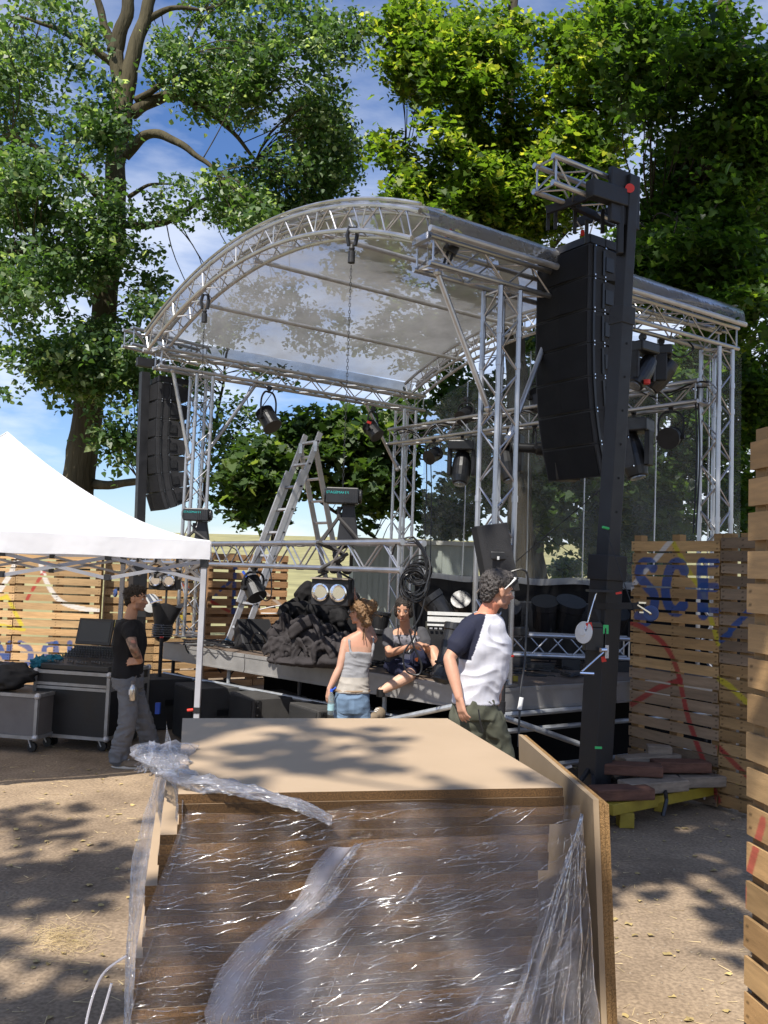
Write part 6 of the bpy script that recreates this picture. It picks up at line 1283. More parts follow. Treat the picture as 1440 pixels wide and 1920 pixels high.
# hanging coil at the truss end
mb = MB(); cc_ = ay(775, 1096, 7.3); coil(mb, cc_, .105, 16, .0065, (PI / 2, 0), 31, 1.3); coil(mb, ay(787, 1072, 7.3), .085, 9, .0065, (PI / 2, .2), 33, 1.1)
mb.path(cr_spline([ay(735, 1040, 7.35), ay(745, 1018, 7.3), ay(775, 1008, 7.3), ay(800, 1040, 7.3), ay(806, 1070, 7.25), ay(795, 1110, 7.2)], 8), .008, 5)
for P in ([(766, 1010), (776, 1008), (792, 1035), (800, 1075), (790, 1100)], [(764, 1015), (780, 1018), (800, 1050), (797, 1090)], [(772, 1118), (776, 1150), (778, 1190), (757, 1225), (762, 1258), (785, 1265), (790, 1245), (775, 1210), (768, 1180)], [(804, 1090), (790, 1150), (773, 1180)]):
    mb.path(cr_spline([ay(x, y, 7.28) for x, y in P], 8), .008, 5)
solid('hanging_cable_coil', mb, RUB, 'big coil of black cable hung on the truss end above the sitting woman', 'cable')
# monitor speaker on its pole
sk_ = thing('pole_speaker', 'tilted black speaker seen from behind on a black pole beside the near column', 'loudspeaker', (ay(943, 1345, 7.35).x, 7.35, 0))
ps = [ay(888, 987, 7.5), ay(951, 979, 7.35), ay(975, 1108, 7.35), ay(912, 1112, 7.5)]; bk = [ay(893, 990, 7.95), ay(948, 982, 7.85), ay(970, 1104, 7.85), ay(915, 1108, 7.95)]
ctr = sum(ps, Vector()) / 4; mb = MB(); mb.add(ps + bk, [(0, 1, 2, 3)[::-1], (4, 5, 6, 7), (0, 1, 5, 4), (1, 2, 6, 5), (2, 3, 7, 6), (3, 0, 4, 7)]); mb.build('cabinet', CAB, sk_, bevel=.008)
mb = MB(); e0_ = ps[0] - Vector((.004, .012, 0)); e3 = ps[3] - Vector((.004, .012, 0)); mb.bar(e0_.lerp(e3, .02), e3.lerp(e0_, .02), .045, .012, (0, 1, 0)); mb.build('grille', GRL, sk_)
mb = MB(); hc = ctr + Vector((.02, -.03, .02)); mb.box(hc, (.15, .02, .07)); hb2 = mb.build('handle', BLKM, sk_, bevel=.01); mb = MB(); mb.box(hc + Vector((-.012, -.014, -.02)), (.018, .006, .028)); mb.build('sticker', WHT, hb2)
mb = MB(); pb = ay(943, 1345, 7.5); pb.z = 0; pt = ay(948, 1115, 7.55); mb.tube((pt.x - .03, 7.5, .0), pt, .030, n=14); mb.tube((pt.x - .02, 7.5, .85), (pt.x - .018, 7.5, .95), .036, n=14); mb.build('pole', BLK, sk_); mb = MB(); q = ay(957, 1230, 7.45); mb.tube(q - Vector((.05, 0, 0)), q + Vector((.03, 0, 0)), .010); mb.build('clamp_knob', RED, sk_)
mb = MB(); mb.path(cr_spline([ay(958, 1072, 7.3), ay(980, 1068, 7.3), ay(990, 1085, 7.3), ay(988, 1150, 7.3), ay(984, 1240, 7.2), ay(976, 1300, 7.1), ay(972, 1400, 7.0)], 8), .009, 6); cbm = mb.build('cable', RUB, sk_)
mb = MB(); mb.tube(ay(978, 1308, 7.05), ay(974, 1330, 7.05), .018, n=10); mb.build('cable_connector', WHT, sk_)
# upright spotlight between sitting woman and man
us = thing('upright_spotlight', 'black upright profile spotlight on the deck edge at the walking man elbow', 'stage light', ay(835, 1285, 8.1)); a = ay(828, 1275, 8.0); b = ay(852, 1172, 8.1); A = axes(b - a); mb = MB(); mb.lathe([(.05, -.03), (.10, 0), (.105, .10), (.085, .13), (.08, .45), (.092, .46), (.092, .52)], a, A, 20); mb.build('housing', BLKM, us); mb = MB(); mb.lathe([(.108, .02), (.116, .02), (.116, .045), (.108, .045)], a, A, 20); mb.lathe([(.095, .14), (.10, .14), (.10, .155), (.095, .155)], a, A, 20); mb.build('ring', BLK, us)
# things between the women
bx = ay(720, 1235, 9.6); mb = MB(); mb.box((bx.x, bx.y, 1.17), (.40, .35, .33)); solid('amplifier_case', mb, CASE, 'plain black amplifier case behind the two women under the black barrel', 'case', bevel=.01)
q = ay(709, 1178, 9.5); br_ = thing('barrel_light', 'ribbed black barrel shaped lamp standing on the amplifier case', 'stage light', (q.x, q.y, 1.335)); mb = MB(); mb.lathe([(.085, 0), (.095, .01), (.095, .05), (.088, .06), (.10, .20), (.108, .21), (.108, .24)], (q.x, q.y, 1.335), Euler((0, .12, 0)).to_matrix(), 22); mb.build('housing', BLKM, br_)
# rack case with bright edges
rkp = ay(838, 1168, 9.3); rk = thing('rack_case', 'low flight case with bright white metal edges behind the sitting woman', 'road case', (rkp.x + .05, rkp.y, 1.0)); X0, Y0_ = rkp.x + .05, rkp.y
mb = MB(); mb.box((X0, Y0_ + .2, 1.25), (.50, .5, .46)); mb.build('body', CASE, rk)
mb = MB(); zt_ = ay(830, 1150, Y0_).z
for z_, h__ in ((zt_, .035), (zt_ - .06, .05), (zt_ - .12, .02)): mb.box((X0, Y0_ - .06, z_), (.52, .03, h__))
mb.build('bright_edge', pm('bright_case_edge', (.75, .75, .72), .4, .3, .1), rk); mb = MB()
for k in range(9): mb.box((X0 - .22 + k * .05, Y0_ - .08, zt_ - .155), (.03, .012, .014))
mb.build('vent', ALUW, rk)
# floor truss with lights
ft0 = ay(952, 1207, 9.9); ft1 = ay(1180, 1216, 9.9); mb = MB(); truss(mb, ft0, ft1, w=.22, seg=.24); solid('floor_truss', mb, ALU, 'aluminium truss lying on blocks at the back of the stage floor', 'truss')
for k, u in enumerate((.1, .5, .9)):
    p = ft0.lerp(ft1, u); mb = MB(); zz = (p.z - .135 - 1.0); mb.box((p.x, p.y, 1.0 + zz / 2), (.2, .3, zz)); solid('black_block', mb, BLK, ['black block propping the floor truss nearest the black pole', 'black block propping the middle of the floor truss', 'black block propping the floor truss behind the near tower'][k], 'block', 'blocks under the floor truss')
am = thing('dimmer_pack', 'small black dimmer pack with a red display on the floor truss', 'electronics', ay(965, 1190, 9.85)); c = ay(967, 1183, 9.85); mb = MB(); mb.box(c, (.26, .2, .09)); mb.build('body', BLKM, am, bevel=.008); mb = MB(); mb.box(c + Vector((-.06, -.102, .015)), (.05, .004, .015)); mb.build('display', RED, am)
def floor_light(x, y, Y, aim, lb, s=1.0):
    p = ay(x, y, Y); r = thing('floor_light', lb, 'stage light', (p.x, p.y, 1.0), 'stage lights standing at the back of the floor'); A = axes(aim); mb = MB(); mb.lathe([(.06, -.20), (.11, -.16), (.12, .05), (.13, .06), (.13, .12), (.115, .12)], (0, 0, 0), None, 20); mb.v = [tuple(p + A @ (Vector(v) * s)) for v in mb.v]; mb.build('housing', BLKM, r)
    mb = MB(); mb.lathe([(.01, .085 * s), (.108 * s, .085 * s), (.108 * s, .10 * s), (.01, .105 * s)], p, A, 18); mb.build('lens', LENS, r)
    mb = MB(); e = Vector(aim).cross(Vector((0, 0, 1))).normalized() * .16 * s; mb.path([p + e, Vector((p.x, p.y, 1.03)) + e, Vector((p.x, p.y, 1.03)) - e, p - e], .012, 6); mb.build('yoke', BLK, r); return r
for i, (x, y, aim, s_, lb) in enumerate(((1022, 1148, (-.1, -.5, 1), 1.25, 'black floor lamp facing up beside the cable of the pole speaker'), (1066, 1150, (.1, -.5, 1), 1.35, 'black floor lamp with a bright clip facing up before the near tower'), (866, 1132, (-.2, -.8, .5), .9, 'small floor lamp glinting behind the column foot'), (818, 1135, (-.7, .1, .9), 1.15, 'black floor lamp leaning left of the column foot'), (1150, 1165, (.1, -.6, .8), 1.2, 'black floor lamp right of the near tower mast'), (958, 1150, (-.2, -.7, .6), 1.0, 'floor lamp with a small yellow light behind the raglan shirt man'))):
    floor_light(x, y, 10.3, aim, lb, s_)
mb = MB(); p = ay(1010, 1175, 11.0); mb.box((p.x, p.y, 1.35), (2.0, .3, .7)); solid('black_flight_case', mb, CASE, 'long black road case in the dark behind the floor lamps', 'road case', bevel=.01)
# cross bracing wires behind the curtain
mb = MB(); mb.tube(ay(900, 1110, 11.6), ay(1330, 745, 10.3), .006); mb.tube(ay(1000, 990, 12.4), ay(1180, 1110, 11.2), .005); mb.tube(ay(1138, 1000, 7.6), ay(1190, 1150, 7.4), .004); solid('bracing_wire', mb, BLK, 'thin black guy wires crossing behind the clear curtain', 'wire')
mb = MB(); mb.path(cr_spline([ay(1303, 725, 9.9), ay(1306, 850, 9.9), ay(1300, 1000, 9.8)], 8), .010, 5); mb.path(cr_spline([ay(1308, 725, 9.9), ay(1312, 850, 9.9), ay(1305, 1000, 9.8)], 8), .010, 5); solid('hanging_cable', mb, RUB, 'two black cables hanging straight down by the rear near column', 'cable')
mb = MB(); mb.path(cr_spline([ay(1250, 655, 9.6), ay(1275, 670, 9.6), ay(1300, 655, 9.7), ay(1290, 640, 9.7)], 8), .010, 5); solid('hanging_cable', mb, RUB, 'cable loops drooping from the side beam and rear truss near the far right column', 'cable')
mb = MB(); mb.path(cr_spline([ay(798, 830, 13.6), ay(800, 900, 13.4), ay(797, 1000, 13.3), ay(801, 1090, 13.0)], 8), .009, 5); mb.path(cr_spline([ay(806, 830, 13.6), ay(809, 930, 13.4), ay(806, 1090, 13.0)], 8), .008, 5); solid('hanging_cable', mb, RUB, 'black cables hanging beside the rear far column', 'cable')
# truss lights' cables on the front truss
mb = MB(); mb.path(cr_spline([onT(480, -.1), onT(505, -.12), onT(512, -.4), onT(503, -.48), onT(490, -.43)], 8), .007, 5); mb.path(cr_spline([onT(318, .1), onT(332, .02), onT(352, -.17), onT(380, -.15), onT(395, -.1)], 8), .016, 5); mb.path(cr_spline([onT(400, .15), onT(440, .06), onT(455, -.08), onT(480, .12)], 8), .007, 5); solid('truss_cable', mb, RUB, 'black cables looped along the lowered front truss', 'cable')
# rope from the pallet wall to the cloth heap
mb = MB(); mb.path(cr_spline([ay(488, 1143, 13), ay(515, 1137, 12.5), ay(552, 1133, 11)], 6), .009, 5); mb.path(cr_spline([ay(490, 1150, 13), ay(520, 1150, 12.5), ay(552, 1146, 11)], 6), .009, 5); solid('grey_rope', mb, WHT, 'pale ropes stretched from the free pallet end toward the cloth heap', 'rope')
# ---------------- site cabin behind ----------------
cbx0 = ay(655, 1250, 19.0); cbx1 = ay(890, 1250, 19.2); cb = thing('site_cabin', 'grey green container wall with a pale roof behind the stage', 'cabin', (cbx0.x, cbx0.y, 0))
d = Vector((cbx1.x - cbx0.x, cbx1.y - cbx0.y, 0)); w_ = d.length; d.normalize(); n_ = Vector((-d.y, d.x, 0)); mid = Vector((cbx0.x, cbx0.y, 0)) + d * w_ / 2 + n_ * 1.2
RM = Matrix((d, n_, Vector((0, 0, 1)))).transposed(); zt_ = ay(700, 1018, 19.2).z
mb = MB(); mb.box(mid + Vector((0, 0, zt_ / 2)), (w_, 2.4, zt_), RM); mb.build('wall', pm('cabin_paint', (.26, .29, .26), .6, 0, .12, 1), cb)
mb = MB()
for k in range(int(w_ / .25)): mb.box(mid - d * (w_ / 2 - .12 - k * .25) - n_ * 1.205 + Vector((0, 0, zt_ / 2)), (.09, .03, zt_ - .1), RM)
mb.build('corrugation', pm('cabin_paint2', (.25, .28, .25), .6, 0, .12, 1), cb)
mb = MB(); mb.box(mid + Vector((0, 0, zt_ + .05)), (w_ + .2, 2.6, .09), RM); mb.build('roof', pm('cabin_roof', (.42, .42, .38), .7), cb)
# ---------------- people ----------------
def capsule(mb, pts, rad, n=12, k=0):
    P = [Vector(p) for p in pts]; rr = list(rad)
    if k:
        Q = cr_spline(P, k); r2 = []
        for i in range(len(P) - 1):
            for j in range(k): t = j / k; t = t * t * (3 - 2 * t); r2.append(rr[i] * (1 - t) + rr[i + 1] * t)
        r2.append(rr[-1]); P, rr = Q, r2
    d0 = (P[0] - P[1]).normalized(); d1 = (P[-1] - P[-2]).normalized()
    P = [P[0] + d0 * rr[0] * .95, P[0] + d0 * rr[0] * .7] + P + [P[-1] + d1 * rr[-1] * .7, P[-1] + d1 * rr[-1] * .95]; rr = [rr[0] * .25, rr[0] * .7] + rr + [rr[-1] * .7, rr[-1] * .25]
    mb.path(P, rr, n)
def loft(mb, rings, n=28, k=5):
    """rings: (centre, half width, half depth, width direction)"""
    C_ = cr_spline([r[0] for r in rings], k); W_ = cr_spline([(r[1], r[2], 0) for r in rings], k); X_ = cr_spline([r[3] for r in rings], k); vs = []
    for c, w_, x in zip(C_, W_, X_):
        x = Vector((x.x, x.y, x.z)).normalized(); y = Vector((0, 0, 1)).cross(x).normalized()
        for i in range(n):
            a = 2 * PI * i / n; ca, sa = math.cos(a), math.sin(a); e = .82
            vs.append(c + x * w_.x * math.copysign(abs(ca) ** e, ca) + y * w_.y * math.copysign(abs(sa) ** e, sa))
    m = len(C_); fs = [(j * n + i, j * n + (i + 1) % n, (j + 1) * n + (i + 1) % n, (j + 1) * n + i) for j in range(m - 1) for i in range(n)]
    fs += [tuple(range(n - 1, -1, -1)), tuple((m - 1) * n + i for i in range(n))]; mb.add(vs, fs)
def hand(mb, wr, d, pn, th, curl=25, s=1.0, spread=1.0):
    """wr wrist, d finger direction, pn palm normal, th +1 or -1 thumb side"""
    wr = Vector(wr); d = Vector(d).normalized(); pn = Vector(pn); pn = (pn - d * pn.dot(d)).normalized(); x = d.cross(pn) * th
    for o_ in (-.026, -.009, .009, .026): capsule(mb, [wr + x * o_ * .6 * s + d * .01 * s, wr + x * o_ * s + d * .085 * s], [.016 * s, .0135 * s], 10)
    for i, (o_, ln) in enumerate(((.029, .070), (.010, .080), (-.010, .074), (-.029, .057))):
        a = wr + x * o_ * s + d * .085 * s; c = R_(curl * (.8 + .15 * i)); dd = (d + x * (o_ * 5 * spread)).normalized(); p = [a]
        for f, q in ((.45, .6), (.32, 1.5), (.24, 2.2)): v = dd * math.cos(c * q) + pn * math.sin(c * q); p.append(p[-1] + v * ln * f * s)
        capsule(mb, p, [.0096 * s, .0092 * s, .0084 * s, .0070 * s], 9)
    a = wr + x * .022 * s + d * .022 * s; p = [a, a + (x * .6 + d * .7 + pn * .25).normalized() * .038 * s, a + (x * .6 + d * .7 + pn * .25).normalized() * .038 * s + (x * .15 + d * .9 + pn * .4).normalized() * .030 * s, a + (x * .6 + d * .7 + pn * .25).normalized() * .038 * s + (x * .1 + d * .9 + pn * .45).normalized() * .052 * s]
    capsule(mb, p, [.014 * s, .0115 * s, .0105 * s, .008 * s], 9)
def head(mb, c, fwd, up, s=1.0):
    c = Vector(c); f = Vector(fwd).normalized(); u = Vector(up).normalized(); r = f.cross(u).normalized(); u = r.cross(f); RM = Matrix((r, f, u)).transposed()
    E = lambda a, b, z, ra, rb, rc, n=16: mb.ell(c + (r * a + f * b + u * z) * s, (ra * s, rb * s, rc * s), RM, n, 12)
    E(0, -.012, .028, .075, .097, .092, 24); E(0, .020, -.030, .060, .070, .080, 20); E(0, .036, -.070, .045, .045, .038); E(0, .066, -.098, .022, .020, .017)
    for g_ in (-1, 1):
        E(g_ * .036, .058, -.022, .022, .022, .020); E(g_ * .076, -.008, -.012, .009, .017, .031); E(g_ * .080, -.014, .004, .008, .012, .014); E(g_ * .047, .012, -.075, .014, .035, .022); E(g_ * .028, .076, .022, .022, .011, .008); E(g_ * .012, .096, -.036, .009, .010, .008)
    mb.path([c + (f * .084 + u * .016) * s, c + (f * .098 - u * .012) * s, c + (f * .112 - u * .034) * s, c + (f * .092 - u * .045) * s], [.007 * s, .009 * s, .0125 * s, .009 * s], 10)
    E(0, .088, -.061, .022, .009, .006); E(0, .086, -.071, .019, .010, .007); E(0, .072, -.050, .026, .018, .012)
    return RM, r, f, u
def remesh(mb, name, m, parent, vox=.007, sm=3, post=None, dec=None):
    me = bpy.data.meshes.new(name); me.from_pydata([tuple(v) for v in mb.v], [], mb.f); o = bpy.data.objects.new(name, me); COL.objects.link(o)
    a = o.modifiers.new('r', 'REMESH'); a.mode = 'VOXEL'; a.voxel_size = vox; b = o.modifiers.new('s', 'SMOOTH'); b.factor = .5; b.iterations = sm
    dg = bpy.context.evaluated_depsgraph_get(); me2 = bpy.data.meshes.new_from_object(o.evaluated_get(dg)); bpy.data.objects.remove(o); bpy.data.meshes.remove(me)
    off = wl(parent); cols_ = []
    nr = [v.normal.copy() for v in me2.vertices]
    for v, n_ in zip(me2.vertices, nr):
        co = v.co.copy(); c = (1, 1, 1)
        if post: d, c = post(co, n_); co = co + n_ * d
        v.co = co - off; cols_ += [*c, 1]
    at = me2.attributes.new('paint', 'FLOAT_COLOR', 'POINT'); at.data.foreach_set('color', cols_)
    me2.polygons.foreach_set('use_smooth', [True] * len(me2.polygons)); me2.materials.clear(); me2.materials.append(m); me2.name = name
    ob = bpy.data.objects.new(name, me2); COL.objects.link(ob); ob.parent = parent; return ob
def wrk(amp, sc, st=(1, 1, 1), seed=0):
    def f(p):
        q = Vector((p.x * sc * st[0] + seed, p.y * sc * st[1], p.z * sc * st[2])); w_ = noise.noise(q * .6) * 1.2
        return amp * ((1 - 2.2 * abs(noise.noise(q + Vector((w_, w_, w_))))) + .5 * noise.noise(q * 2.3))
    return f
SKIN = pm('skin', (.5, .3, .2), .5, 0, .10, 9, .12, 220, .35, attr='paint'); CLO = pm('clothing', (.5, .5, .5), .85, 0, .14, 9, .25, 260, .2, attr='paint')
HAIR1 = pm('dark_hair', (.022, .016, .012), .5, 0, .4, 40, .8, 120, .4, (1, 1, 3)); HAIR2 = pm('light_brown_hair', (.20, .115, .055), .5, 0, .5, 30, .8, 90, .4, (1, 1, 3)); HAIR3 = pm('grey_dark_hair', (.060, .052, .048), .55, 0, .7, 45, .8, 110, .4)
def hair(parts, m, parent, amp=.010, sc=38, seed=0, vox=.006):
    mb = MB()
    for c, r_, RM in parts: mb.ell(c, r_, RM, 20, 14)
    return remesh(mb, 'hair', m, parent, vox, 2, lambda p, n_: (amp * (1 - 2 * abs(noise.noise(p * sc + Vector((seed, 0, 0))))) + amp * .6 * noise.noise(p * sc * 2.2), (1, 1, 1)))
def strands(c, RM, rad, m, par, seed):
    rg = random.Random(seed); mb = MB()
    for i in range(150):
        d = Vector((rg.gauss(0, 1), rg.gauss(-.45, .9), abs(rg.gauss(.5, .6)))).normalized(); p = c + RM @ Vector((d.x * rad * .80, d.y * rad * 1.12 - .02, d.z * rad * 1.15 + .03)); q = RM @ (d + Vector((rg.gauss(0, .8), rg.gauss(.2, .8), rg.gauss(-.2, .5)))).normalized()
        mb.path([p - q * .012, p + q * .006, p + q * .022 + Vector((0, 0, -.004))], [.0022, .002, .0008], 4)
    mb.build('hair_strand', m, par)
def eyes(c, r, f, u, par):
    for g_ in (-1, 1):
        mb = MB(); mb.ell(c + r * g_ * .031 + f * .076 + u * .004, (.013, .011, .009), None, 12, 8); e = mb.build('eye', pm('eye_white', (.45, .42, .40), .3), par, smooth=True); mb = MB(); mb.ell(c + r * g_ * .031 + f * .0845 + u * .004, (.006, .005, .006), None, 10, 6); mb.build('iris', BLKM, e, smooth=True)
        mb = MB(); mb.path([c + r * g_ * .014 + f * .092 + u * .026, c + r * g_ * .032 + f * .090 + u * .031, c + r * g_ * .05 + f * .078 + u * .026], [.003, .004, .002], 6); mb.build('eyebrow', HAIR1, par)
def shoe(a, d, par, m, sole, ln=.27, w_=.048, h_=.075):
    """a heel point on the ground"""
    a = Vector(a); d = Vector(d).normalized(); s_ = Vector((-d.y, d.x, 0)).normalized(); u_ = Vector((0, 0, 1)); mb = MB(); mb.ell(a + d * ln * .28 + u_ * .05, (w_, ln * .30, h_ * .9), Matrix((s_, d, u_)).transposed()); mb.ell(a + d * ln * .66 + u_ * .035, (w_ * 1.02, ln * .34, h_ * .55), Matrix((s_, d, u_)).transposed())
    o = remesh(mb, 'shoe', m, par, .007, 3, lambda p, n_: (.001, (1, 1, 1)))
    mb = MB(); mb.ell(a + d * ln * .5 + u_ * .008, (w_ * 1.08, ln * .53, .022), Matrix((s_, d, u_)).transposed(), 24, 8); mb.build('sole', sole, o, smooth=True); mb = MB()
    for k in range(4): q = a + d * ln * (.42 + k * .075) + u_ * (.105 - k * .012); mb.path([q - s_ * .022, q + u_ * .004, q + s_ * .022], .004, 5)
    mb.build('laces', WHT, o)
CANV = pm('canvas_shoe', (.20, .15, .10), .8, 0, .2, 20, .2, 200); SOLE = pm('rubber_sole', (.55, .50, .42), .6)
X1, Y1_, Z1 = Vector((1, 0, 0)), Vector((0, 1, 0)), Vector((0, 0, 1))
# man in black
Q = lambda x, y, Y: ay(x, y, Y)
g = ay(240, 1435, 8.87); pa = thing('person', 'man in a black t-shirt with a tattooed arm standing at the mixing desk', 'person', (g.x, g.y, 0))
hc = Q(256, 1123, 8.87); mb = MB(); RM, r, f, u = head(mb, hc, (1, -.10, -.03), (.05, 0, 1), 1.04)
capsule(mb, [hc - u * .06 - f * .025, Q(244, 1162, 8.87)], [.056, .062]); xw = Vector((.15, 1, 0))
loft(mb, [(Q(244, 1164, 8.87), .08, .07, xw), (Q(243, 1175, 8.87), .185, .09, xw), (Q(245, 1200, 8.87), .175, .115, xw), (Q(243, 1235, 8.87), .15, .105, xw), (Q(240, 1262, 8.87), .16, .115, xw), (Q(240, 1280, 8.87), .16, .11, xw)])
sh, el, wr = Q(241, 1180, 8.68), Q(250, 1214, 8.50), Q(263, 1240, 8.66)
capsule(mb, [sh, sh.lerp(el, .5), el], [.056, .052, .042], 14, 3); capsule(mb, [el, el.lerp(wr, .35), wr], [.042, .044, .028], 14, 3); hand(mb, wr, (-1, .15, -.05), (0, .9, -.4), -1, 14, 1.0)
sh2, el2, wr2 = Q(247, 1180, 9.06), Q(262, 1215, 9.22), Q(262, 1243, 9.05); capsule(mb, [sh2, el2], [.055, .042]); capsule(mb, [el2, wr2], [.042, .028]); hand(mb, wr2, (-.9, -.3, 0), (0, -1, 0), 1, 15)
LG = [(Q(239, 1275, 8.79), Q(240, 1345, 8.73), Q(222, 1418, 8.76)), (Q(245, 1275, 8.96), Q(267, 1342, 9.0), Q(284, 1402, 9.12))]
for a, b, c in LG: capsule(mb, [a, b, c], [.085, .055, .04], 14, 3)
def tat(p, n_):
    base = (.44, .24, .155)
    on_arm = (p - sh).dot((wr - sh).normalized()); d2 = (p - el).length
    if p.y < 8.66 and p.z < sh.z - .06 and p.z > wr.z + .03 and p.x > hc.x - .2:
        k = noise.noise(p * 22) ; k2 = .42 if k > -.02 else .8; red = noise.noise(p * 14 + Vector((3, 3, 3))) > .25; return 0, (base[0] * k2 * (1.25 if red else .85), base[1] * k2, base[2] * k2 * 1.1)
    if (p - hc).length < .15 and (p - hc).dot(f) > .02 and (p - hc).dot(u) < -.035: return 0, (.27, .155, .115)
    return 0, base
remesh(mb, 'body', SKIN, pa, .0065, 3, tat); eyes(hc, r, f, u, pa)
hair([(hc + u * .055 - f * .022, (.084, .102, .075), RM), (hc + u * .02 - f * .060, (.080, .062, .085), RM), (hc + u * .100 + f * .030, (.055, .060, .030), RM), (hc - u * .03 - f * .080, (.055, .030, .05), RM)], HAIR1, pa, .008, 45)
mb = MB(); loft(mb, [(Q(244, 1162, 8.87), .085, .075, xw), (Q(243, 1174, 8.87), .205, .105, xw), (Q(244, 1200, 8.87), .20, .14, xw), (Q(242, 1235, 8.87), .175, .13, xw), (Q(240, 1262, 8.87), .18, .135, xw), (Q(240, 1268, 8.87), .18, .135, xw)]); capsule(mb, [sh + Vector((0, .03, .01)), sh.lerp(el, .42)], [.076, .068], 16); capsule(mb, [sh2, sh2.lerp(el2, .45)], [.076, .068], 16)
strands(hc, RM, .10, HAIR1, pa, 3)
w1 = wrk(.010, 7, (1, 1, .6), 3); remesh(mb, 't_shirt', CLO, pa, .008, 4, lambda p, n_: (w1(p), (.014, .014, .016)))
mb = MB(); loft(mb, [(Q(240, 1255, 8.87), .165, .12, xw), (Q(240, 1272, 8.87), .18, .135, xw), (Q(241, 1290, 8.87), .17, .125, xw)])
for a, b, c in LG: capsule(mb, [a, b, b.lerp(c, .6), c], [.098, .084, .082, .088], 16, 3)
w2 = wrk(.010, 9, (.6, 1, 1.6), 8); remesh(mb, 'jeans', CLO, pa, .008, 3, lambda p, n_: (w2(p) * (1.4 if p.z < .35 else 1), (.15, .155, .165)))
shoe(Vector((LG[0][2].x - .06, 8.76, 0)), (1, -.05, 0), pa, CANV, SOLE, .29); shoe(Vector((LG[1][2].x - .06, 9.12, 0)), (1, .05, 0), pa, CANV, SOLE, .29)
bt = thing('water_bottle', 'brushed steel water bottle clipped to the hip of the man in black', 'bottle', Q(248, 1315, 8.62)); bc = Q(248, 1314, 8.62); mb = MB(); mb.lathe([(.026, 0), (.032, .01), (.033, .11), (.028, .135), (.016, .15), (.016, .16)], bc, None, 22); mb.build('flask', pm('brushed_steel', (.6, .58, .55), .28, .95, .1), bt, smooth=True); mb = MB(); mb.lathe([(.019, .158), (.02, .19), (.014, .195)], bc, None, 16); mb.path([bc + Z1 * .19, bc + Z1 * .215 + X1 * .015, bc + Z1 * .24 + X1 * .028], .004, 5); mb.build('stopper', pm('grey_cap', (.12, .11, .11), .5), bt); mb = MB(); mb.box(bc + Vector((-.026, -.021, .085)), (.012, .01, .05)); mb.build('label', WHT, bt)
# woman standing, seen from behind
g = ay(660, 1600, 8.3); pb_ = thing('person', 'woman with a messy bun, grey strap top and blue jeans, seen from behind', 'person', (Q(660, 1300, 8.3).x, 8.3, 0))
hc = Q(674, 1148, 8.3); mb = MB(); RM, r, f, u = head(mb, hc, (-.80, .55, -.02), (0, -.02, 1), .97); capsule(mb, [hc - u * .06 - f * .02, Q(680, 1188, 8.3)], [.046, .052])
def wt(x1, x2, y, Y, dp, tilt=0): a = Q(x1, y, Y); b = Q(x2, y + tilt, Y + .02); return ((a + b) / 2, (b - a).length / 2, dp, Vector((b.x - a.x, b.y - a.y + .04, 0)))
T_ = [wt(668, 694, 1184, 8.3, .055), wt(650, 703, 1196, 8.3, .075, -4), wt(644, 702, 1208, 8.3, .088, -3), wt(646, 698, 1228, 8.3, .095), wt(640, 690, 1258, 8.28, .085), wt(633, 689, 1288, 8.26, .10), wt(630, 690, 1315, 8.26, .112), wt(632, 689, 1335, 8.26, .105)]
loft(mb, T_)
sh, el, wr = Q(649, 1203, 8.29), Q(637, 1252, 8.22), Q(617, 1292, 8.18); capsule(mb, [sh, sh.lerp(el, .5), el], [.047, .041, .034], 14, 3); capsule(mb, [el, el.lerp(wr, .3), wr], [.034, .036, .023], 14, 3); hand(mb, wr, (-.12, -.02, -1), (.9, .5, 0), -1, 28, .92)
sh2, el2, wr2 = Q(699, 1198, 8.38), Q(690, 1172, 8.62), Q(664, 1118, 8.50); capsule(mb, [sh2, el2], [.046, .034], 12); capsule(mb, [el2, el2.lerp(wr2, .3), wr2], [.034, .036, .023], 12, 3); hand(mb, wr2, (-.12, .05, 1), (-1, .2, 0), 1, 22, .92)
LG = [(Q(645, 1330, 8.26), Q(642, 1400, 8.25)), (Q(675, 1330, 8.28), Q(680, 1400, 8.27))]; LGs = []
for a, b in LG: b.z = .48; c = Vector((b.x, b.y + .04, .08)); LGs.append((a, b, c)); capsule(mb, [a, b, c], [.082, .052, .038], 14, 3)
remesh(mb, 'body', SKIN, pb_, .0065, 3, lambda p, n_: (0, (.50, .26, .175) if p.z > 1.3 else (.46, .26, .18)))
hp_ = [(hc + u * .045 - f * .02, (.083, .10, .078), RM), (hc + u * .0 - f * .055, (.078, .062, .09), RM), (hc - f * .125 + u * .055, (.062, .060, .055), RM), (hc - f * .10 - u * .075, (.035, .03, .05), RM), (hc - f * .155 + u * .085, (.03, .03, .03), RM), (hc - f * .06 - u * .10, (.03, .025, .045), RM)]
hr = hair(hp_, HAIR2, pb_, .013, 34, 4); mb = MB(); rg = random.Random(6)
for i in range(46): a = hc - f * rg.uniform(-.04, .15) + u * rg.uniform(-.05, .10) + r * rg.uniform(-.07, .07); mb.path(cr_spline([a, a + Vector((rg.gauss(0, .03), rg.gauss(0, .02), rg.gauss(.0, .03))) - f * .03, a + Vector((rg.gauss(0, .05), 0, rg.gauss(-.03, .05))) - f * .05], 4), .0018, 4)
for dx in (0, .012): mb.path(cr_spline([hc - f * .05 - u * .10, Q(681, 1185, 8.24) + X1 * dx, Q(680, 1200, 8.2) + X1 * dx * 2], 5), .004, 5)
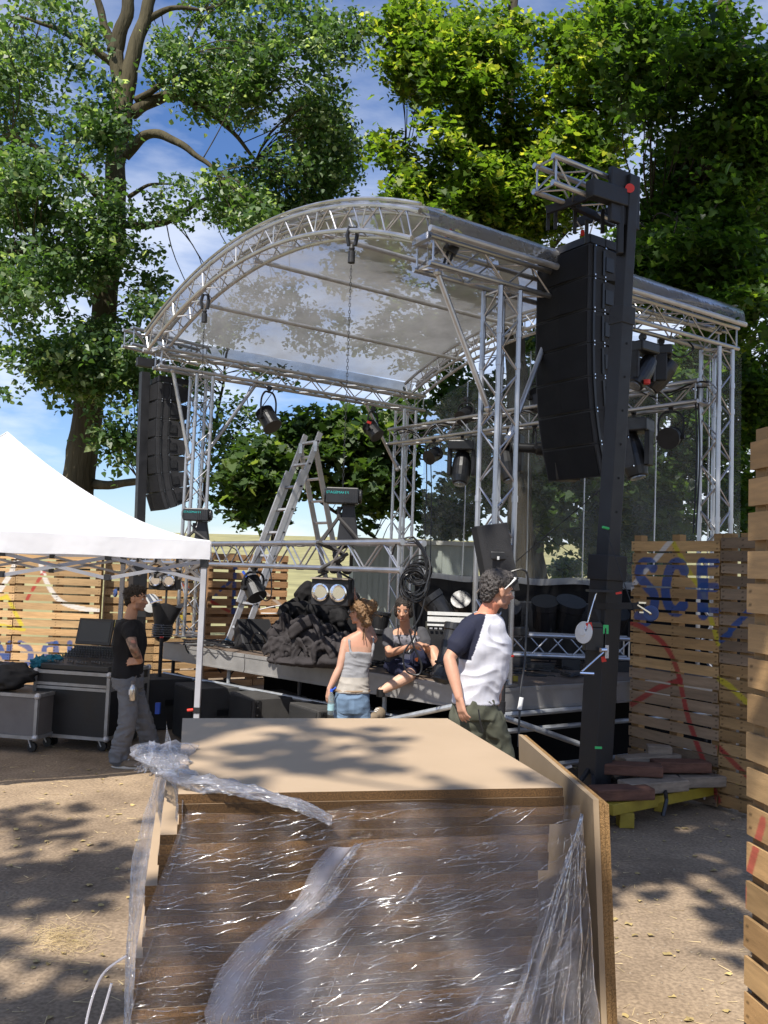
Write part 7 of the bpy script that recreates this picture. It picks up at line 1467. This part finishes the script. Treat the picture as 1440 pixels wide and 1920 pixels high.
mb.build('loose_strand', HAIR2, hr); mb = MB(); gl_ = hc + f * .094 + u * .006 - r * .0; mb.path([hc - r * .078 + u * .012 - f * .0, hc - r * .070 + f * .07 + u * .01, gl_ - r * .05], .0022, 5); mb.path([gl_ - r * .03 + Vector((0, 0, .016 * math.cos(a))) + r * .022 * math.sin(a) for a in [k * PI / 6 for k in range(12)]], .002, 5, closed=True); mb.build('glasses', ALUW, pb_)
def fat(T, i0, i1, dw, dd): return [(c, w_ + dw, d_ + dd, x) for c, w_, d_, x in T[i0:i1]]
mb = MB(); tt = fat(T_, 3, 7, .012, .012); tt[0] = (tt[0][0] + Z1 * .03, tt[0][1] - .004, tt[0][2], tt[0][3]); tt[-1] = (T_[5][0].lerp(T_[6][0], .35), T_[6][1] + .012, T_[6][2] + .012, T_[6][3]); loft(mb, tt)
for xx in (657, 700): 
    a = Q(xx, 1212 + (8 if xx < 680 else 0), 8.205); mb.path(cr_spline([Q(xx + (9 if xx < 680 else -3), 1232, 8.20), a, Q(xx - 2 if xx < 680 else xx, 1200, 8.235), Q(xx, 1194, 8.30)], 5), .0085, 8)
w1 = wrk(.008, 8, (.7, .7, 1.5), 2); remesh(mb, 'strap_top', CLO, pb_, .0065, 2, lambda p, n_: (w1(p), (.25, .25, .26) if p.z > 1.02 else (.36, .33, .29)))
mb = MB(); loft(mb, [(T_[5][0] - Z1 * .035, T_[5][1] + .014, T_[5][2] + .012, T_[5][3])] + fat(T_, 6, 8, .012, .014))
for a, b, c in LGs: capsule(mb, [a, b, c], [.096, .072, .062], 16, 3)
w2 = wrk(.007, 9, (.7, 1, 1.4), 18)
def jn(p, n_):
    k = 1 + .35 * noise.noise(p * 9); q = (p.x - (T_[6][0].x)); pk = abs(abs(q) - .075) < .05 and T_[6][0].z - .09 < p.z < T_[6][0].z + .03; e = .8 if pk else 1; return w2(p), (.135 * k * e, .20 * k * e, .29 * k * e)
remesh(mb, 'jeans', CLO, pb_, .0075, 3, jn); mb = MB(); bt_ = T_[5]; mb.path([bt_[0] - Z1 * .03 + bt_[3].normalized() * (bt_[1] + .018) * math.cos(a) + Z1.cross(bt_[3].normalized()) * (bt_[2] + .018) * math.sin(a) for a in [k * PI / 16 for k in range(32)]], .014, 6, closed=True); mb.build('belt', pm('tan_belt', (.22, .15, .09), .7), pb_)
for a, b, c in LGs: shoe(Vector((c.x, c.y - .07, 0)), (0, 1, 0), pb_, CANV, SOLE, .25)
bo = thing('plastic_bottle', 'clear plastic water bottle with blue cap held by the standing woman', 'bottle', Q(620, 1345, 8.16)); bc = Q(620, 1341, 8.14); mb = MB(); mb.lathe([(.026, 0), (.031, .008), (.030, .06), (.032, .12), (.030, .17), (.014, .20), (.013, .215)], bc, None, 20); mb.build('bottle', film_mat('clear_pet', .55, .8, (.5, .6, .62), 8, bump=.3, rough=.08, gloss=.4), bo, smooth=True); mb = MB(); mb.lathe([(.015, .212), (.016, .235), (.014, .236)], bc, None, 14); mb.tube(bc + Vector((0, 0, .22)), bc + Vector((.04, -.01, .255)), .007); mb.build('cap', BLU, bo); mb = MB(); mb.lathe([(.0325, .045), (.0325, .10)], bc, None, 20); mb.build('label', pm('aqua_label', (.30, .48, .52), .4), bo)
# woman sitting on the deck edge
pc = thing('person', 'woman in charcoal t-shirt and navy shorts sitting on the deck edge', 'person', Q(757, 1252, 8.85))
hc = Q(757, 1143, 8.72); mb = MB(); RM, r, f, u = head(mb, hc, (-.22, -1, -.22), (-.02, -.12, 1), .98); capsule(mb, [hc - u * .06 - f * .02, Q(760, 1182, 8.82)], [.048, .055])
xw = Vector((1, .05, 0)); T_ = [(Q(760, 1178, 8.83), .07, .06, xw), (Q(759, 1188, 8.85), .165, .08, xw), (Q(759, 1200, 8.85), .165, .10, xw), (Q(758, 1222, 8.9), .15, .11, xw), (Q(757, 1240, 8.95), .17, .125, xw), (Q(757, 1252, 8.95), .185, .13, xw)]
loft(mb, T_)
ar = [(Q(730, 1190, 8.85), Q(729, 1226, 8.68), Q(770, 1212, 8.42)), (Q(789, 1188, 8.86), Q(804, 1224, 8.74), Q(798, 1211, 8.46))]
for (a, b, c), th in zip(ar, (1, -1)): capsule(mb, [a, a.lerp(b, .5), b], [.048, .046, .037], 14, 3); capsule(mb, [b, b.lerp(c, .3), c], [.037, .039, .025], 14, 3)
hand(mb, ar[0][2], (.92, -.25, .10), (0, -.35, -1), 1, 30, .92); hand(mb, ar[1][2], (-.55, -.65, .25), (-.2, .3, -1), -1, 40, .92)
LG = [(Q(743, 1248, 8.92), Q(769, 1266, 8.48), Q(714, 1296, 8.42)), (Q(772, 1248, 8.92), Q(811, 1221, 8.62), Q(830, 1270, 8.46))]
for a, b, c in LG: capsule(mb, [a, a.lerp(b, .5), b], [.088, .080, .060], 16, 3); capsule(mb, [b, b.lerp(c, .3), c], [.060, .060, .038], 16, 3)
remesh(mb, 'body', SKIN, pc, .0065, 3, lambda p, n_: (0, (.56, .34, .235) if p.z < 1.18 else (.50, .27, .175))); eyes(hc, r, f, u, pc)
mb = MB(); mb.ell(hc + f * .0935 - u * .066, (.019, .007, .0075), RM, 14, 8); mb.build('lips', pm('lips', (.36, .12, .09), .4), pc, smooth=True)
hair([(hc + u * .052 - f * .025, (.083, .098, .076), RM), (hc + u * .0 - f * .06, (.080, .060, .10), RM), (hc + r * .070 - u * .01 - f * .01, (.020, .045, .075), RM), (hc - r * .070 - u * .01 - f * .01, (.020, .045, .075), RM), (hc - f * .07 - u * .08, (.05, .03, .06), RM)], HAIR1, pc, .008, 40, 9)
mb = MB(); tt = fat(T_, 1, 5, .022, .020); tt[0] = (tt[0][0] - Z1 * .012, .165, .085, xw); loft(mb, tt)
for a, b, c in ar: capsule(mb, [a + Z1 * .006, a.lerp(b, .50)], [.066, .064], 16)
w1 = wrk(.008, 9, (1, 1, 1), 5); ch = Q(762, 1205, 8.7)
def tee(p, n_):
    if p.y < 8.84 and abs(p.x - ch.x) < .13 and abs(p.z - ch.z) < .075 and noise.noise(p * 26) > -.15: return w1(p), (.17, .165, .19)
    return w1(p), (.062, .062, .068)
remesh(mb, 't_shirt', CLO, pc, .007, 3, tee)
mb = MB(); mb.path(cr_spline([Q(748, 1172, 8.72), Q(747, 1195, 8.68), Q(762, 1228, 8.60)], 5), .006, 5); mb.path(cr_spline([Q(772, 1172, 8.72), Q(778, 1195, 8.68), Q(764, 1228, 8.60)], 5), .006, 5); ly = mb.build('lanyard', BLKM, pc)
mb = MB(); mb.box(Q(762, 1236, 8.57), (.065, .006, .10), Euler((0, .1, 0)).to_matrix()); bg_ = mb.build('badge', pm('badge_paper', (.42, .45, .55), .5), ly); mb = MB(); mb.box(Q(763, 1240, 8.562), (.060, .004, .035), Euler((0, .1, 0)).to_matrix()); mb.build('badge_strip', pm('badge_navy', (.03, .04, .12), .5), bg_)
mb = MB(); loft(mb, [(T_[4][0], .185, .135, xw), (T_[5][0] + Z1 * .01, .20, .15, xw), (T_[5][0] - Z1 * .012, .195, .145, xw)])
for a, b, c in LG: capsule(mb, [a, a.lerp(b, .74)], [.106, .100], 18, 0)
w2 = wrk(.008, 10, (1, 1, 1), 15); remesh(mb, 'shorts', CLO, pc, .0075, 3, lambda p, n_: (w2(p), (.018, .020, .042)))
mb = MB(); q = Q(778, 1236, 8.5); mb.tube(q, q + Vector((.03, 0, .0)), .012); mb.tube(q + Vector((.02, 0, -.02)), q + Vector((.02, 0, .015)), .009); mb.build('orange_earplugs', pm('orange_foam', (.8, .18, .03), .6), pc)
ft_ = LG[0][2]; shoe(Vector((ft_.x + .04, ft_.y + .02, .615)), (-.6, -.75, 0), pc, CANV, SOLE, .25); shoe(Vector((LG[1][2].x, LG[1][2].y + .06, LG[1][2].z - .10)), (.3, -.9, 0), pc, CANV, SOLE, .25)
mb = MB(); mb.tube(ft_ + Z1 * .02, ft_ - Z1 * .05, .042, n=14); mb.build('sock', BLKM, pc)
# man in raglan shirt
YD = 6.3; pd = thing('person', 'walking man in a white raglan shirt with navy sleeves, sunglasses on his head', 'person', (Q(895, 1300, YD).x, YD, .1))
hc = Q(934, 1107, YD - .02); mb = MB(); RM, r, f, u = head(mb, hc, (.93, .36, -.10), (.03, -.02, 1), 1.10); capsule(mb, [hc - u * .07 - f * .02, hc.lerp(Q(912, 1152, YD), .7), Q(908, 1160, YD)], [.062, .062, .068], 16)
def wt2(x1, x2, y, Y, dp, t=0): a = Q(x1, y, Y - .05); b = Q(x2, y + t, Y + .06); return ((a + b) / 2, (b - a).length / 2, dp, Vector((b.x - a.x, b.y - a.y + .05, 0)))
T_ = [wt2(893, 926, 1150, YD, .06), wt2(874, 936, 1163, YD, .08), wt2(868, 944, 1182, YD, .10), wt2(870, 950, 1215, YD, .115), wt2(868, 944, 1255, YD, .11), wt2(862, 930, 1295, YD, .11), wt2(857, 924, 1325, YD, .115), wt2(857, 928, 1345, YD, .115)]
loft(mb, T_)
sh, el, wr = Q(876, 1180, YD - .08), Q(842, 1235, YD - .16), Q(861, 1308, YD - .26); capsule(mb, [sh, sh.lerp(el, .5), el], [.056, .050, .042], 16, 3); capsule(mb, [el, el.lerp(wr, .3), wr], [.043, .046, .030], 16, 3); hand(mb, wr, (.22, -.1, -1), (.75, .55, .1), -1, 20, 1.08)
sh2, el2, wr2 = Q(934, 1184, YD + .12), Q(940, 1240, YD + .2), Q(936, 1290, YD + .10); capsule(mb, [sh2, el2], [.055, .042]); capsule(mb, [el2, wr2], [.042, .03]); hand(mb, wr2, (0, -.2, -1), (-1, 0, 0), 1, 20)
LG = []
for a, b in ((Q(873, 1345, YD - .02), Q(880, 1440, YD)), (Q(912, 1345, YD + .03), Q(950, 1432, YD + .12))): b.z = .60; c = Vector((b.x + (-.05 if b.x < .9 else .10), b.y + .03, .20)); LG.append((a, b, c)); capsule(mb, [a, b, c], [.09, .06, .042], 14, 3)
def skd(p, n_):
    if (p - hc).length < .17 and (p - hc).dot(f) > .01 and (p - hc).dot(u) < -.03: return 0, (.34, .18, .13)
    if (p - Q(905, 1148, YD)).length < .14: return 0, (.60, .24, .15)
    return 0, (.50, .265, .175)
remesh(mb, 'body', SKIN, pd, .0065, 3, skd); eyes(hc, r, f, u, pd)
hair([(hc + u * .062 - f * .025, (.090, .108, .080), RM), (hc + u * .02 - f * .070, (.086, .060, .085), RM), (hc + u * .11 + f * .03, (.06, .07, .03), RM), (hc - u * .045 - f * .085, (.06, .03, .05), RM)], HAIR3, pd, .012, 42, 20); strands(hc, RM, .108, HAIR3, pd, 7)
mb = MB(); k0 = hc + r * .093 - f * .0 + u * .015; k1 = hc + r * .090 + f * .075 + u * .098; mb.path([k0, k0.lerp(k1, .5) + r * .006, k1], [.004, .005, .008], 8); mb.path([hc - r * .093 + u * .015, hc - r * .09 + f * .075 + u * .098], [.004, .007], 8); mb.path(cr_spline([k1, hc + f * .10 + u * .108, hc - r * .09 + f * .075 + u * .098], 5), .007, 8); sgl = mb.build('sunglasses', WHT, pd)
for g_ in (-1, 1): mb = MB(); mb.ell(hc + r * g_ * .045 + f * .10 + u * .105, (.032, .02, .014), RM, 14, 8); mb.build('dark_lens', BLKM, sgl, smooth=True)
mb = MB(); tt = fat(T_, 1, 6, .020, .018); tt = [(T_[0][0] + Z1 * -.006, .088, .078, T_[0][3])] + tt + [(T_[5][0].lerp(T_[6][0], .75), T_[6][1] + .022, T_[6][2] + .022, T_[6][3])]; loft(mb, tt)
capsule(mb, [sh + Vector((.01, 0, .005)), sh.lerp(el, .60)], [.072, .072], 18); capsule(mb, [sh2, sh2.lerp(el2, .55)], [.068, .066], 18)
nk = Q(912, 1150, YD - .1); apt = Q(888, 1222, YD - .1); w1 = wrk(.013, 6.0, (1, .7, 1.15), 31); elz = sh.lerp(el, .75).z
def rag(p, n_):
    t = (nk.z - p.z) / (nk.z - apt.z); xb = nk.x + (apt.x - nk.x) * t
    navy = (p.x < xb and p.z > apt.z - .03 and p.y < YD + .05) or (p.x < apt.x - .015 and p.z > elz - .06 and (p - sh.lerp(el, .5)).length < .16) or ((p - Q(910, 1150, YD)).length < .10 and p.z > nk.z - .01) or (p - sh2).length < .09
    return w1(p) * (.5 if navy else 1), (.020, .022, .040) if navy else (.55, .55, .60)
remesh(mb, 'raglan_shirt', CLO, pd, .0065, 3, rag)
mb = MB(); loft(mb, [(T_[5][0].lerp(T_[6][0], .4), T_[6][1] + .010, T_[6][2] + .012, T_[6][3])] + fat(T_, 6, 8, .016, .02))
for a, b, c in LG: capsule(mb, [a, b, c], [.115, .095, .085], 18, 3)
w2 = wrk(.013, 7, (1, 1, 1.1), 41); remesh(mb, 'trousers', CLO, pd, .008, 3, lambda p, n_: (w2(p), (.082, .085, .062)))
mb = MB(); mb.path([Q(897, 1330, YD - .19), Q(900, 1352, YD - .20), Q(905, 1372, YD - .19)], .005, 5); mb.build('cord', BLKM, pd)
for a, b, c in LG: shoe(Vector((c.x - .08, c.y, .10)), (1, .2, 0), pd, pm('boot_leather', (.05, .04, .035), .6), BLKM, .29)
mb = MB(); cx_ = Q(895, 1300, YD).x
for k in (-.36, 0, .36): mb.box((cx_ + .05, YD + k, .035), (1.1, .09, .065))
for k in range(7): mb.box((cx_ - .44 + k * .163, YD, .0825), (.12, .8, .025))
solid('wood_pallet', mb, SLM2, 'low wooden pallet hidden behind the chipboard stack under the walking man', 'pallet')
